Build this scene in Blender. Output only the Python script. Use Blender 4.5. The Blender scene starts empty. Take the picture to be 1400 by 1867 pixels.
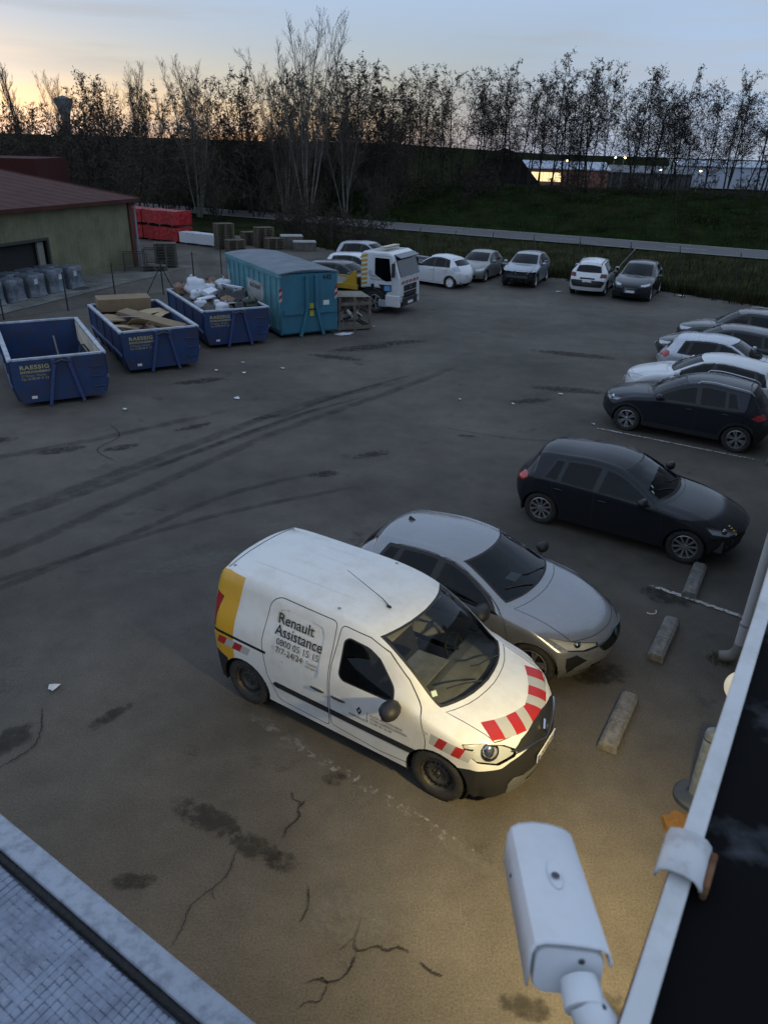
import bpy, bmesh, math, random
import numpy as np
from mathutils import Vector, Matrix
from mathutils.bvhtree import BVHTree
random.seed(7)
R = math.radians
scene = bpy.context.scene
COL = scene.collection

# ------------------------------------------------------------------ camera
cam_d = bpy.data.cameras.new('camera')
cam = bpy.data.objects.new('camera', cam_d); COL.objects.link(cam)
PITCH, ROLL, CAMZ, FPX = 0.4647692, 0.02888236, 6.3465, 1320.754
_f = Vector((0, math.cos(PITCH), -math.sin(PITCH))); _u0 = Vector((0, math.sin(PITCH), math.cos(PITCH))); _r0 = Vector((1, 0, 0))
_r = _r0*math.cos(ROLL) + _u0*math.sin(ROLL); _u = -_r0*math.sin(ROLL) + _u0*math.cos(ROLL)
cam.matrix_world = Matrix(((_r.x, _u.x, -_f.x, 0), (_r.y, _u.y, -_f.y, 0), (_r.z, _u.z, -_f.z, CAMZ), (0, 0, 0, 1)))
cam_d.sensor_fit = 'VERTICAL'; cam_d.sensor_height = 24.0
cam_d.lens = FPX/1867*24.0
cam_d.clip_start = 0.05; cam_d.clip_end = 9000
cam_d.dof.use_dof = True; cam_d.dof.focus_distance = 11.0; cam_d.dof.aperture_fstop = 5.2      # a phone lens: only the things at arm's length go soft
scene.camera = cam

# ------------------------------------------------------------------ sky, sun, exposure
SUN_AZ, SUN_EL = R(-44), R(2.4)          # azimuth from +Y towards +X, just over the left horizon
world = bpy.data.worlds.new('World'); scene.world = world; world.use_nodes = True
def build_world():
    nt = world.node_tree; N = nt.nodes; Lk = nt.links; N.clear()
    out = N.new('ShaderNodeOutputWorld'); bg = N.new('ShaderNodeBackground'); bg.inputs['Strength'].default_value = SKY_STRENGTH
    sky = N.new('ShaderNodeTexSky'); sky.sky_type = 'NISHITA'; sky.sun_disc = False
    sky.sun_elevation = SUN_EL; sky.sun_rotation = SUN_AZ
    sky.air_density = 1.0; sky.dust_density = .7; sky.ozone_density = .9; sky.altitude = 200
    # thin streaks of high cloud: soft grey bands stretched along the horizon
    tc = N.new('ShaderNodeTexCoord'); mp = N.new('ShaderNodeMapping'); mp.inputs['Scale'].default_value = (1.3, 1.3, 17.0)
    mp.inputs['Rotation'].default_value = (R(2.2), R(-1.0), 0)
    no = N.new('ShaderNodeTexNoise'); no.inputs['Scale'].default_value = 1.9; no.inputs['Detail'].default_value = 6; no.inputs['Roughness'].default_value = .55
    cr = N.new('ShaderNodeValToRGB'); cr.color_ramp.elements[0].position = .46; cr.color_ramp.elements[1].position = .60
    cr.color_ramp.elements[0].color = (0, 0, 0, 1); cr.color_ramp.elements[1].color = (.85, .85, .85, 1)
    hs = N.new('ShaderNodeHueSaturation'); hs.inputs['Saturation'].default_value = .62; hs.inputs['Value'].default_value = .84
    mx = N.new('ShaderNodeMixRGB')
    # the veil of thin cloud takes some of the saturation out of the whole sky
    veil = N.new('ShaderNodeHueSaturation'); veil.inputs['Saturation'].default_value = .78
    Lk.new(tc.outputs['Generated'], mp.inputs['Vector']); Lk.new(mp.outputs['Vector'], no.inputs['Vector'])
    Lk.new(no.outputs['Fac'], cr.inputs['Fac'])
    Lk.new(sky.outputs['Color'], veil.inputs['Color'])
    # even blue dusk light of the upper sky, thinning out towards the glow on the horizon
    sp = N.new('ShaderNodeSeparateXYZ'); Lk.new(tc.outputs['Generated'], sp.inputs[0])
    mr = N.new('ShaderNodeMapRange'); mr.interpolation_type = 'SMOOTHSTEP'; mr.inputs['From Min'].default_value = -.02; mr.inputs['From Max'].default_value = UP_TO
    mr.inputs['To Min'].default_value = UP_LO; mr.inputs['To Max'].default_value = UP_HI; Lk.new(sp.outputs['Z'], mr.inputs['Value'])
    # away from the sunset the blue of the upper sky comes right down to the horizon
    dp = N.new('ShaderNodeVectorMath'); dp.operation = 'DOT_PRODUCT'; dp.inputs[1].default_value = (math.sin(SUN_AZ), math.cos(SUN_AZ), 0); Lk.new(tc.outputs['Generated'], dp.inputs[0])
    az = N.new('ShaderNodeMapRange'); az.interpolation_type = 'SMOOTHSTEP'; az.inputs['From Min'].default_value = .92; az.inputs['From Max'].default_value = .42; az.inputs['To Max'].default_value = .80; Lk.new(dp.outputs['Value'], az.inputs['Value'])
    mxx = N.new('ShaderNodeMath'); mxx.operation = 'MAXIMUM'; Lk.new(mr.outputs['Result'], mxx.inputs[0]); Lk.new(az.outputs['Result'], mxx.inputs[1])
    up = N.new('ShaderNodeMixRGB'); up.inputs['Color2'].default_value = (*UP_COL, 1)
    Lk.new(mxx.outputs[0], up.inputs['Fac']); Lk.new(veil.outputs['Color'], up.inputs['Color1'])
    Lk.new(up.outputs['Color'], hs.inputs['Color']); Lk.new(cr.outputs['Color'], mx.inputs['Fac']); Lk.new(up.outputs['Color'], mx.inputs['Color1']); Lk.new(hs.outputs['Color'], mx.inputs['Color2'])
    Lk.new(mx.outputs['Color'], bg.inputs['Color']); Lk.new(bg.outputs['Background'], out.inputs['Surface'])
SKY_STRENGTH = 0.12
UP_TO, UP_LO, UP_HI, UP_COL = .21, .06, .90, (3.0, 4.05, 5.8)
build_world()
sun_d = bpy.data.lights.new('sun', 'SUN'); sun_d.energy = 0.04; sun_d.angle = R(20); sun_d.color = (1.0, .80, .60)
sun = bpy.data.objects.new('sun', sun_d); COL.objects.link(sun)
_sd = Vector((math.sin(SUN_AZ)*math.cos(R(4)), math.cos(SUN_AZ)*math.cos(R(4)), math.sin(R(4))))
sun.rotation_euler = _sd.to_track_quat('Z', 'Y').to_euler()
vs = scene.view_settings; vs.view_transform = 'Standard'; vs.look = 'None'; vs.gamma = 1.0; vs.use_curve_mapping = False
vs.exposure = 0.35
scene.render.engine = 'CYCLES'
cy = scene.cycles
cy.use_denoising = True; cy.max_bounces = 6; cy.diffuse_bounces = 3; cy.glossy_bounces = 4; cy.transmission_bounces = 4; cy.transparent_max_bounces = 16
cy.sample_clamp_indirect = 6.0; cy.use_adaptive_sampling = True; cy.adaptive_threshold = .02; cy.caustics_reflective = False; cy.caustics_refractive = False

# ------------------------------------------------------------------ materials
MATS = {}
def mat(name, col=(.5, .5, .5), rough=.5, metal=0.0, spec=.5, var=0.0, vscale=3.0, bump=0.0, bscale=40.0, emit=None, estr=0.0, coat=0.0, dirt=None, dscale=2.0, damt=.5, rvar=0.0, clear=False):
    """principled material with optional noise variation, bump and dirt"""
    if name in MATS: return MATS[name]
    m = bpy.data.materials.new(name); m.use_nodes = True; MATS[name] = m
    nt = m.node_tree; N = nt.nodes; L = nt.links; b = N['Principled BSDF']
    b.inputs['Base Color'].default_value = (*col, 1); b.inputs['Roughness'].default_value = rough; b.inputs['Metallic'].default_value = metal
    b.inputs['Specular IOR Level'].default_value = spec
    if coat: b.inputs['Coat Weight'].default_value = coat; b.inputs['Coat Roughness'].default_value = .04
    if emit: b.inputs['Emission Color'].default_value = (*emit, 1); b.inputs['Emission Strength'].default_value = estr
    if var or bump or dirt or rvar:
        tc = N.new('ShaderNodeTexCoord')
    src = None
    if var:
        n = N.new('ShaderNodeTexNoise'); n.inputs['Scale'].default_value = vscale; n.inputs['Detail'].default_value = 7; n.inputs['Roughness'].default_value = .62
        L.new(tc.outputs['Object'], n.inputs['Vector'])
        r = N.new('ShaderNodeValToRGB'); r.color_ramp.elements[0].position = .3; r.color_ramp.elements[1].position = .72
        lo = [max(0, c*(1-var)) for c in col]; hi = [min(1, c*(1+var)) for c in col]
        r.color_ramp.elements[0].color = (*lo, 1); r.color_ramp.elements[1].color = (*hi, 1)
        L.new(n.outputs['Fac'], r.inputs['Fac']); src = r.outputs['Color']; L.new(src, b.inputs['Base Color'])
    if dirt:
        n = N.new('ShaderNodeTexNoise'); n.inputs['Scale'].default_value = dscale; n.inputs['Detail'].default_value = 9; n.inputs['Roughness'].default_value = .7
        L.new(tc.outputs['Object'], n.inputs['Vector'])
        r = N.new('ShaderNodeValToRGB'); r.color_ramp.elements[0].position = .46; r.color_ramp.elements[1].position = .68
        r.color_ramp.elements[0].color = (0, 0, 0, 1); r.color_ramp.elements[1].color = (damt,)*3 + (1,)
        mx = N.new('ShaderNodeMixRGB'); L.new(n.outputs['Fac'], r.inputs['Fac']); L.new(r.outputs['Color'], mx.inputs['Fac'])
        if src: L.new(src, mx.inputs['Color1'])
        else: mx.inputs['Color1'].default_value = (*col, 1)
        mx.inputs['Color2'].default_value = (*dirt, 1); L.new(mx.outputs['Color'], b.inputs['Base Color'])
    if rvar:
        n = N.new('ShaderNodeTexNoise'); n.inputs['Scale'].default_value = 5; n.inputs['Detail'].default_value = 5; L.new(tc.outputs['Object'], n.inputs['Vector'])
        r = N.new('ShaderNodeMapRange'); r.inputs['To Min'].default_value = max(0, rough-rvar); r.inputs['To Max'].default_value = rough+rvar
        L.new(n.outputs['Fac'], r.inputs['Value']); L.new(r.outputs['Result'], b.inputs['Roughness'])
    if bump:
        n = N.new('ShaderNodeTexNoise'); n.inputs['Scale'].default_value = bscale; n.inputs['Detail'].default_value = 5
        L.new(tc.outputs['Object'], n.inputs['Vector'])
        bp = N.new('ShaderNodeBump'); bp.inputs['Strength'].default_value = bump; bp.inputs['Distance'].default_value = .02
        L.new(n.outputs['Fac'], bp.inputs['Height']); L.new(bp.outputs['Normal'], b.inputs['Normal'])
    return m
def glass(name, tint=(.5, .55, .55), rough=.02, ior=1.38):
    """thin tinted pane: fresnel reflection over a see-through tint"""
    if name in MATS: return MATS[name]
    m = bpy.data.materials.new(name); m.use_nodes = True; MATS[name] = m
    nt = m.node_tree; N = nt.nodes; L = nt.links; N.remove(N['Principled BSDF']); out = N['Material Output']
    t = N.new('ShaderNodeBsdfTransparent'); t.inputs['Color'].default_value = (*tint, 1)
    g = N.new('ShaderNodeBsdfGlossy'); g.inputs['Roughness'].default_value = rough; g.inputs['Color'].default_value = (.95, .97, 1, 1)
    fr = N.new('ShaderNodeFresnel'); fr.inputs['IOR'].default_value = ior
    ml = N.new('ShaderNodeMath'); ml.operation = 'MULTIPLY'; ml.inputs[1].default_value = 1.0; ml.use_clamp = True
    mx = N.new('ShaderNodeMixShader'); L.new(fr.outputs['Fac'], ml.inputs[0]); L.new(ml.outputs[0], mx.inputs['Fac'])
    L.new(t.outputs[0], mx.inputs[1]); L.new(g.outputs[0], mx.inputs[2]); L.new(mx.outputs[0], out.inputs['Surface'])
    return m
def paint(name, col, metal=0.0, rough=.28, dirt=(.10, .085, .065), damt=.22, spec=.5, coat=.6):
    m = mat(name, col, rough, metal, spec, coat=coat, dirt=dirt, dscale=3.2, damt=damt, rvar=.06)
    return m
BLACK = mat('black plastic', (.018, .018, .019), .55, bump=.05, bscale=300)
RUBBER = mat('tyre rubber', (.022, .021, .02), .82, var=.25, vscale=12, dirt=(.075, .066, .05), dscale=9, damt=.45)
GAP = mat('shut line', (.010, .010, .011), .7)
DARKIN = mat('car interior', (.020, .020, .022), .8, var=.3, vscale=6)
SEAT = mat('seat cloth', (.05, .05, .055), .9, var=.3, vscale=10)
CHROME = mat('chrome', (.62, .63, .65), .12, 1.0)
ALLOY = mat('alloy rim', (.52, .52, .53), .32, .85, dirt=(.08, .07, .06), dscale=8, damt=.35)
STEEL = mat('dark steel wheel', (.05, .048, .044), .6, .3, dirt=(.12, .10, .075), dscale=9, damt=.6)
GLASS = glass('car glass', (.34, .37, .37))
GLASS_D = glass('dark tinted glass', (.10, .11, .12))
LENS = glass('lamp lens', (.85, .87, .9), ior=1.45)
REDLAMP = mat('red lamp lens', (.42, .012, .014), .12, coat=.6)
ORANGE = mat('orange lens', (.5, .14, .01), .2)
LAMPBOWL = mat('lamp bowl', (.70, .71, .72), .3)
HOUSING = mat('lamp housing', (.03, .03, .035), .35)
WHITE = mat('white plastic', (.75, .75, .73), .4)
PLATE = mat('number plate', (.72, .72, .70), .4)
TXT = mat('black lettering', (.012, .012, .013), .5)
TXT_G = mat('grey lettering', (.10, .10, .10), .5)
RED_FILM = mat('red reflective film', (.40, .022, .024), .35, dirt=(.2, .1, .08), damt=.15)
WHITE_FILM = mat('white reflective film', (.43, .43, .41), .35, dirt=(.3, .28, .24), damt=.3)

# ------------------------------------------------------------------ things, parts
def props(o, label=None, cat=None, group=None, kind=None):
    if label: o['label'] = label
    if cat: o['category'] = cat
    if group: o['group'] = group
    if kind: o['kind'] = kind
    return o
def thing(name, label, cat, loc=(0, 0, 0), rz=0.0, group=None):
    o = bpy.data.objects.new(name, None); COL.objects.link(o); o.empty_display_size = .2
    o.location = loc; o.rotation_euler = (0, 0, rz)
    return props(o, label, cat, group)
class MB:
    """collects simple shapes into one mesh"""
    def __init__(s): s.v = []; s.f = []; s.m = []; s.cur = 0
    def add(s, vs_, fs_):
        n = len(s.v); s.v += [tuple(x) for x in vs_]; s.f += [tuple(i+n for i in f) for f in fs_]; s.m += [s.cur]*len(fs_); return s
    def box(s, c, size, rz=0.0, M=None, taper=1.0):
        hx, hy, hz = size[0]/2, size[1]/2, size[2]/2; vs_ = []
        cz, sz = math.cos(rz), math.sin(rz)
        for z in (-hz, hz):
            k = 1.0 if z < 0 else taper
            for x, y in ((-hx, -hy), (hx, -hy), (hx, hy), (-hx, hy)):
                p = Vector((x*k, y*k, z))
                if M is not None: p = M @ p
                else: p = Vector((p.x*cz-p.y*sz, p.x*sz+p.y*cz, p.z))
                vs_.append(p+Vector(c))
        return s.add(vs_, [(0, 3, 2, 1), (4, 5, 6, 7), (0, 1, 5, 4), (1, 2, 6, 5), (2, 3, 7, 6), (3, 0, 4, 7)])
    def bar(s, a, b, w, h=None, up=(0, 0, 1)):
        h = h or w; a = Vector(a); b = Vector(b); d = (b-a); L_ = d.length
        if L_ < 1e-6: return s
        d.normalize(); U = Vector(up)
        if abs(d.dot(U)) > .97: U = Vector((1, 0, 0))
        X = d.cross(U).normalized(); Z = X.cross(d).normalized(); vs_ = []
        for p in (a, b):
            for x, z in ((-1, -1), (1, -1), (1, 1), (-1, 1)): vs_.append(p+X*(x*w/2)+Z*(z*h/2))
        return s.add(vs_, [(0, 1, 2, 3), (7, 6, 5, 4), (0, 4, 5, 1), (1, 5, 6, 2), (2, 6, 7, 3), (3, 7, 4, 0)])
    def tube(s, pts, r, n=8, cap=True):
        pts = [Vector(p) for p in pts]; rs = r if isinstance(r, (list, tuple)) else [r]*len(pts); vs_ = []; fs_ = []
        ref = None
        for i, p in enumerate(pts):
            d = (pts[min(i+1, len(pts)-1)]-pts[max(i-1, 0)]).normalized()
            if ref is None:
                ref = Vector((0, 0, 1)) if abs(d.z) < .9 else Vector((1, 0, 0))
            X = d.cross(ref)
            if X.length < 1e-4: X = d.cross(Vector((.3, .8, .5)))
            X.normalize(); Y = X.cross(d).normalized(); ref = Y
            for k in range(n):
                t = 2*math.pi*k/n; vs_.append(p+(X*math.cos(t)+Y*math.sin(t))*rs[i])
        for i in range(len(pts)-1):
            for k in range(n):
                a = i*n+k; b = i*n+(k+1) % n; fs_.append((a, b, b+n, a+n))
        if cap: fs_.append(tuple(range(n-1, -1, -1))); fs_.append(tuple(range((len(pts)-1)*n, len(pts)*n)))
        return s.add(vs_, fs_)
    def lathe(s, prof, n=24, axis='Z', c=(0, 0, 0), close=False):
        vs_ = []; fs_ = []; m = len(prof)
        for k in range(n):
            t = 2*math.pi*k/n; ct, st = math.cos(t), math.sin(t)
            for r, h in prof:
                if axis == 'Z': p = (r*ct, r*st, h)
                elif axis == 'Y': p = (r*ct, h, r*st)
                else: p = (h, r*ct, r*st)
                vs_.append(Vector(p)+Vector(c))
        for k in range(n):
            k2 = (k+1) % n
            for i in range(m-1 if not close else m):
                j = (i+1) % m
                fs_.append((k*m+i, k2*m+i, k2*m+j, k*m+j))
        return s.add(vs_, fs_)
    def prism(s, poly, z0, z1, M=None):
        n = len(poly); vs_ = [Vector((p[0], p[1], z0)) for p in poly]+[Vector((p[0], p[1], z1)) for p in poly]
        if M is not None: vs_ = [M @ v for v in vs_]
        return s.add(vs_, [tuple(range(n-1, -1, -1)), tuple(range(n, 2*n))]+[(i, (i+1) % n, n+(i+1) % n, n+i) for i in range(n)])
    def ellipsoid(s, c, r, nu=12, nv=8, M=None, f=None):
        vs_ = []; fs_ = []
        for j in range(nv+1):
            ph = math.pi*j/nv
            for i in range(nu):
                t = 2*math.pi*i/nu; p = Vector((math.sin(ph)*math.cos(t), math.sin(ph)*math.sin(t), math.cos(ph)))
                if f: p = p*f(p)
                p = Vector((p.x*r[0], p.y*r[1], p.z*r[2]))
                if M is not None: p = M @ p
                vs_.append(p+Vector(c))
        for j in range(nv):
            for i in range(nu):
                a = j*nu+i; b = j*nu+(i+1) % nu; fs_.append((a, a+nu, b+nu, b))
        return s.add(vs_, fs_)
    def mesh(s, name, mats, smooth=False, fix=True):
        me = bpy.data.meshes.new(name); me.from_pydata(s.v, [], s.f)
        for m in (mats if isinstance(mats, (list, tuple)) else [mats]): me.materials.append(m)
        if any(s.m): me.polygons.foreach_set('material_index', s.m)
        if fix:
            bm = bmesh.new(); bm.from_mesh(me); bmesh.ops.remove_doubles(bm, verts=bm.verts, dist=1e-5); bmesh.ops.recalc_face_normals(bm, faces=bm.faces); bm.to_mesh(me); bm.free()
        if smooth:
            me.polygons.foreach_set('use_smooth', [True]*len(me.polygons))
            if smooth != 'all': me.set_sharp_from_angle(angle=R(38 if smooth is True else smooth))
        me.update(); return me
    def build(s, name, mats, parent=None, smooth=False, loc=None, rz=0.0, bevel=0.0, **kw):
        o = bpy.data.objects.new(name, s.mesh(name, mats, smooth)); COL.objects.link(o)
        if parent: o.parent = parent
        if loc is not None: o.location = loc
        if rz: o.rotation_euler = (0, 0, rz)
        if bevel:
            bv = o.modifiers.new('bevel', 'BEVEL'); bv.width = bevel; bv.segments = 2; bv.limit_method = 'ANGLE'; bv.angle_limit = R(40)
        if kw: props(o, **kw)
        return o
def mesh_obj(name, me, parent=None, loc=None, rz=0.0, **kw):
    o = bpy.data.objects.new(name, me); COL.objects.link(o)
    if parent: o.parent = parent
    if loc is not None: o.location = loc
    o.rotation_euler = (0, 0, rz)
    if kw: props(o, **kw)
    return o
def copy_tree(o, parent=None):
    c = o.copy(); COL.objects.link(c); c.parent = parent
    for ch in [x for x in bpy.data.objects if x.parent == o and x != c]: copy_tree(ch, c)
    return c
def text_mesh(s, size=1.0, bold=0.0, shear=0.0, sx=1.0, align='LEFT', space=1.0):
    cu = bpy.data.curves.new('t', 'FONT'); cu.body = s; cu.size = size; cu.offset = bold; cu.shear = shear; cu.align_x = align; cu.fill_mode = 'FRONT'; cu.space_character = space
    cu.resolution_u = 3
    o = bpy.data.objects.new('t', cu); COL.objects.link(o); dg = bpy.context.evaluated_depsgraph_get()
    me = bpy.data.meshes.new_from_object(o.evaluated_get(dg)); bpy.data.objects.remove(o); bpy.data.curves.remove(cu)
    if sx != 1.0:
        for v in me.vertices: v.co.x *= sx
    return me
def text_on(parent, name, s, M, size, material, bvh=None, dirn=None, off=.0025, thick=.0, **kw):
    """lettering as thin geometry; M maps text x,y to the parent's space; projected on to a surface if a BVH is given"""
    me = text_mesh(s, size, **kw)
    bm = bmesh.new(); bm.from_mesh(me)
    if bvh: bmesh.ops.subdivide_edges(bm, edges=[e for e in bm.edges if e.calc_length() > .06], cuts=2)
    for v in bm.verts:
        p = M @ v.co
        if bvh:
            h = bvh.ray_cast(p+dirn*.6, -dirn, 1.5)
            if h[0] is not None: p = h[0]+dirn*off
        v.co = p
    bm.to_mesh(me); bm.free(); me.materials.clear(); me.materials.append(material)
    o = bpy.data.objects.new(name, me); COL.objects.link(o); o.parent = parent; return o
# building axes: D points at the facade, E runs along it
HD = Vector((.845, -.535, 0)).normalized(); HE = Vector((.535, .845, 0)).normalized()
def DE(d, e, z=0.0): return HD*d+HE*e+Vector((0, 0, z))
ANG_D = math.atan2(HD.y, HD.x)
# ------------------------------------------------------------------ cars
def crom(P, n):
    """centripetal Catmull-Rom through rows of points P (k x m x 3) -> (n x m x 3) evenly spread over the k-1 spans"""
    P = np.asarray(P, float); k = len(P)
    Q = np.concatenate([[2*P[0]-P[1]], P, [2*P[-1]-P[-2]]])
    us = np.linspace(0, k-1, n); out = []
    for u in us:
        i = min(int(u), k-2); t = u-i
        p0, p1, p2, p3 = Q[i], Q[i+1], Q[i+2], Q[i+3]
        d01 = np.sqrt(np.linalg.norm(p1-p0, axis=-1, keepdims=True))+1e-6; d12 = np.sqrt(np.linalg.norm(p2-p1, axis=-1, keepdims=True))+1e-6; d23 = np.sqrt(np.linalg.norm(p3-p2, axis=-1, keepdims=True))+1e-6
        m1 = (p1-p0)/d01-(p2-p0)/(d01+d12)+(p2-p1)/d12; m2 = (p2-p1)/d12-(p3-p1)/(d12+d23)+(p3-p2)/d23
        m1 = m1*d12; m2 = m2*d12
        out.append(p1*(2*t**3-3*t**2+1)+m1*(t**3-2*t**2+t)+p2*(-2*t**3+3*t**2)+m2*(t**3-t**2))
    return np.array(out)
def hatch(L=4.05, hw=.9, H=1.44, zh=.70, xc=1.15, zc=1.0, xr=1.95, zr=1.39, xm=2.5, xrr=3.5, zrr=1.35, xwb=3.85, zwb=1.0, bf=.90, br=.97, sill=.20, rw=.68, hump=.03, fr=.27, tw=.80, zt=.80, chin=.21):
    """stations from nose to tail: centre line C, upper edge E, belt line B, sill S; x runs back from the nose"""
    zm = (zh+zc)/2+.055; xh = .16+(xc-.16)*.5
    def bz(x): return bf+(br-bf)*min(1, max(0, (x-xc)/(xwb-xc)))
    st = []
    def a(C, E, B, S): st.append((C, E, B, S))
    a((.13, chin), (fr+.16, .84*hw, chin-.005), (fr+.21, .87*hw, chin-.005), (fr+.26, .89*hw, chin-.01))
    a((.0, .43), (fr, .795*hw, .43), (fr+.15, .925*hw, .40), (fr+.33, .94*hw, sill))
    a((.035, zh-.04), (fr+.02, .765*hw, zh-.06), (fr+.19, .94*hw, .60), (fr+.40, .95*hw, sill))
    a((.14, zh+.04), (fr+.13, .755*hw, zh+.025), (fr+.30, .957*hw, zh-.05), (fr+.50, .955*hw, sill))
    a((xh, zm), (xh+.17, .77*hw, zm-.02), (xh+.22, .982*hw, zm-.085), (xh+.30, .96*hw, sill))
    a((xc-.03, zc-.012), (xc+.14, .795*hw, zc-.03), (xc+.13, .993*hw, bf-.01), (xc+.13, .962*hw, sill))
    a((xc+.06, zc+.028), (xc+.25, .80*hw, zc+.012), (xc+.24, .996*hw, bz(xc+.2)), (xc+.24, .963*hw, sill))
    f = .52
    a((xc+(xr-xc)*f, zc+(zr-zc)*f+.028), (xc+.25+(xr-xc-.06)*f, (.80+(rw-.80)*f)*hw, zc+.02+(zr-zc-.07)*f+.02), (xc+.25+(xr-xc-.06)*f, .999*hw, bz(xc+.6)), (xc+.25+(xr-xc-.06)*f, .965*hw, sill))
    a((xr, zr), (xr+.18, rw*hw, zr-.05), (xr+.18, 1.0*hw, bz(xr+.18)), (xr+.18, .965*hw, sill))
    a((xm, H), (xm+.1, (rw-.01)*hw, H-.065), (xm+.1, 1.0*hw, bz(xm)), (xm+.1, .965*hw, sill))
    x2 = (xm+xrr)/2; a((x2, (H+zrr)/2+.018), (x2+.05, (rw-.02)*hw, (H+zrr)/2-.055), (x2+.05, .995*hw, bz(x2)), (x2+.03, .963*hw, sill))
    a((xrr, zrr), (xrr-.02, (rw-.05)*hw, zrr-.075), (xrr-.02, .985*hw, bz(xrr)), (xrr-.08, .96*hw, sill))
    a((xrr+.09, zrr-.055), (xrr+.03, (rw-.035)*hw, zrr-.13), (xrr+.0, .98*hw, bz(xrr)-.01), (xrr-.03, .957*hw, sill))
    a((xwb, zwb), (xwb-.13, (tw-.03)*hw, zwb+.01), (xwb-.22, .955*hw, zwb-.06), (xwb-.2, .95*hw, sill+.01))
    a((L-.05, zt), (L-.20, (tw+.01)*hw, zt), (L-.32, .945*hw, zt-.06), (L-.36, .945*hw, sill+.02))
    a((L, .53), (L-.22, (tw+.03)*hw, .52), (L-.36, .93*hw, .47), (L-.40, .93*hw, sill+.03))
    a((L-.10, .27), (L-.32, (tw+.04)*hw, .27), (L-.38, .88*hw, .26), (L-.42, .89*hw, sill+.04))
    return st
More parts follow.
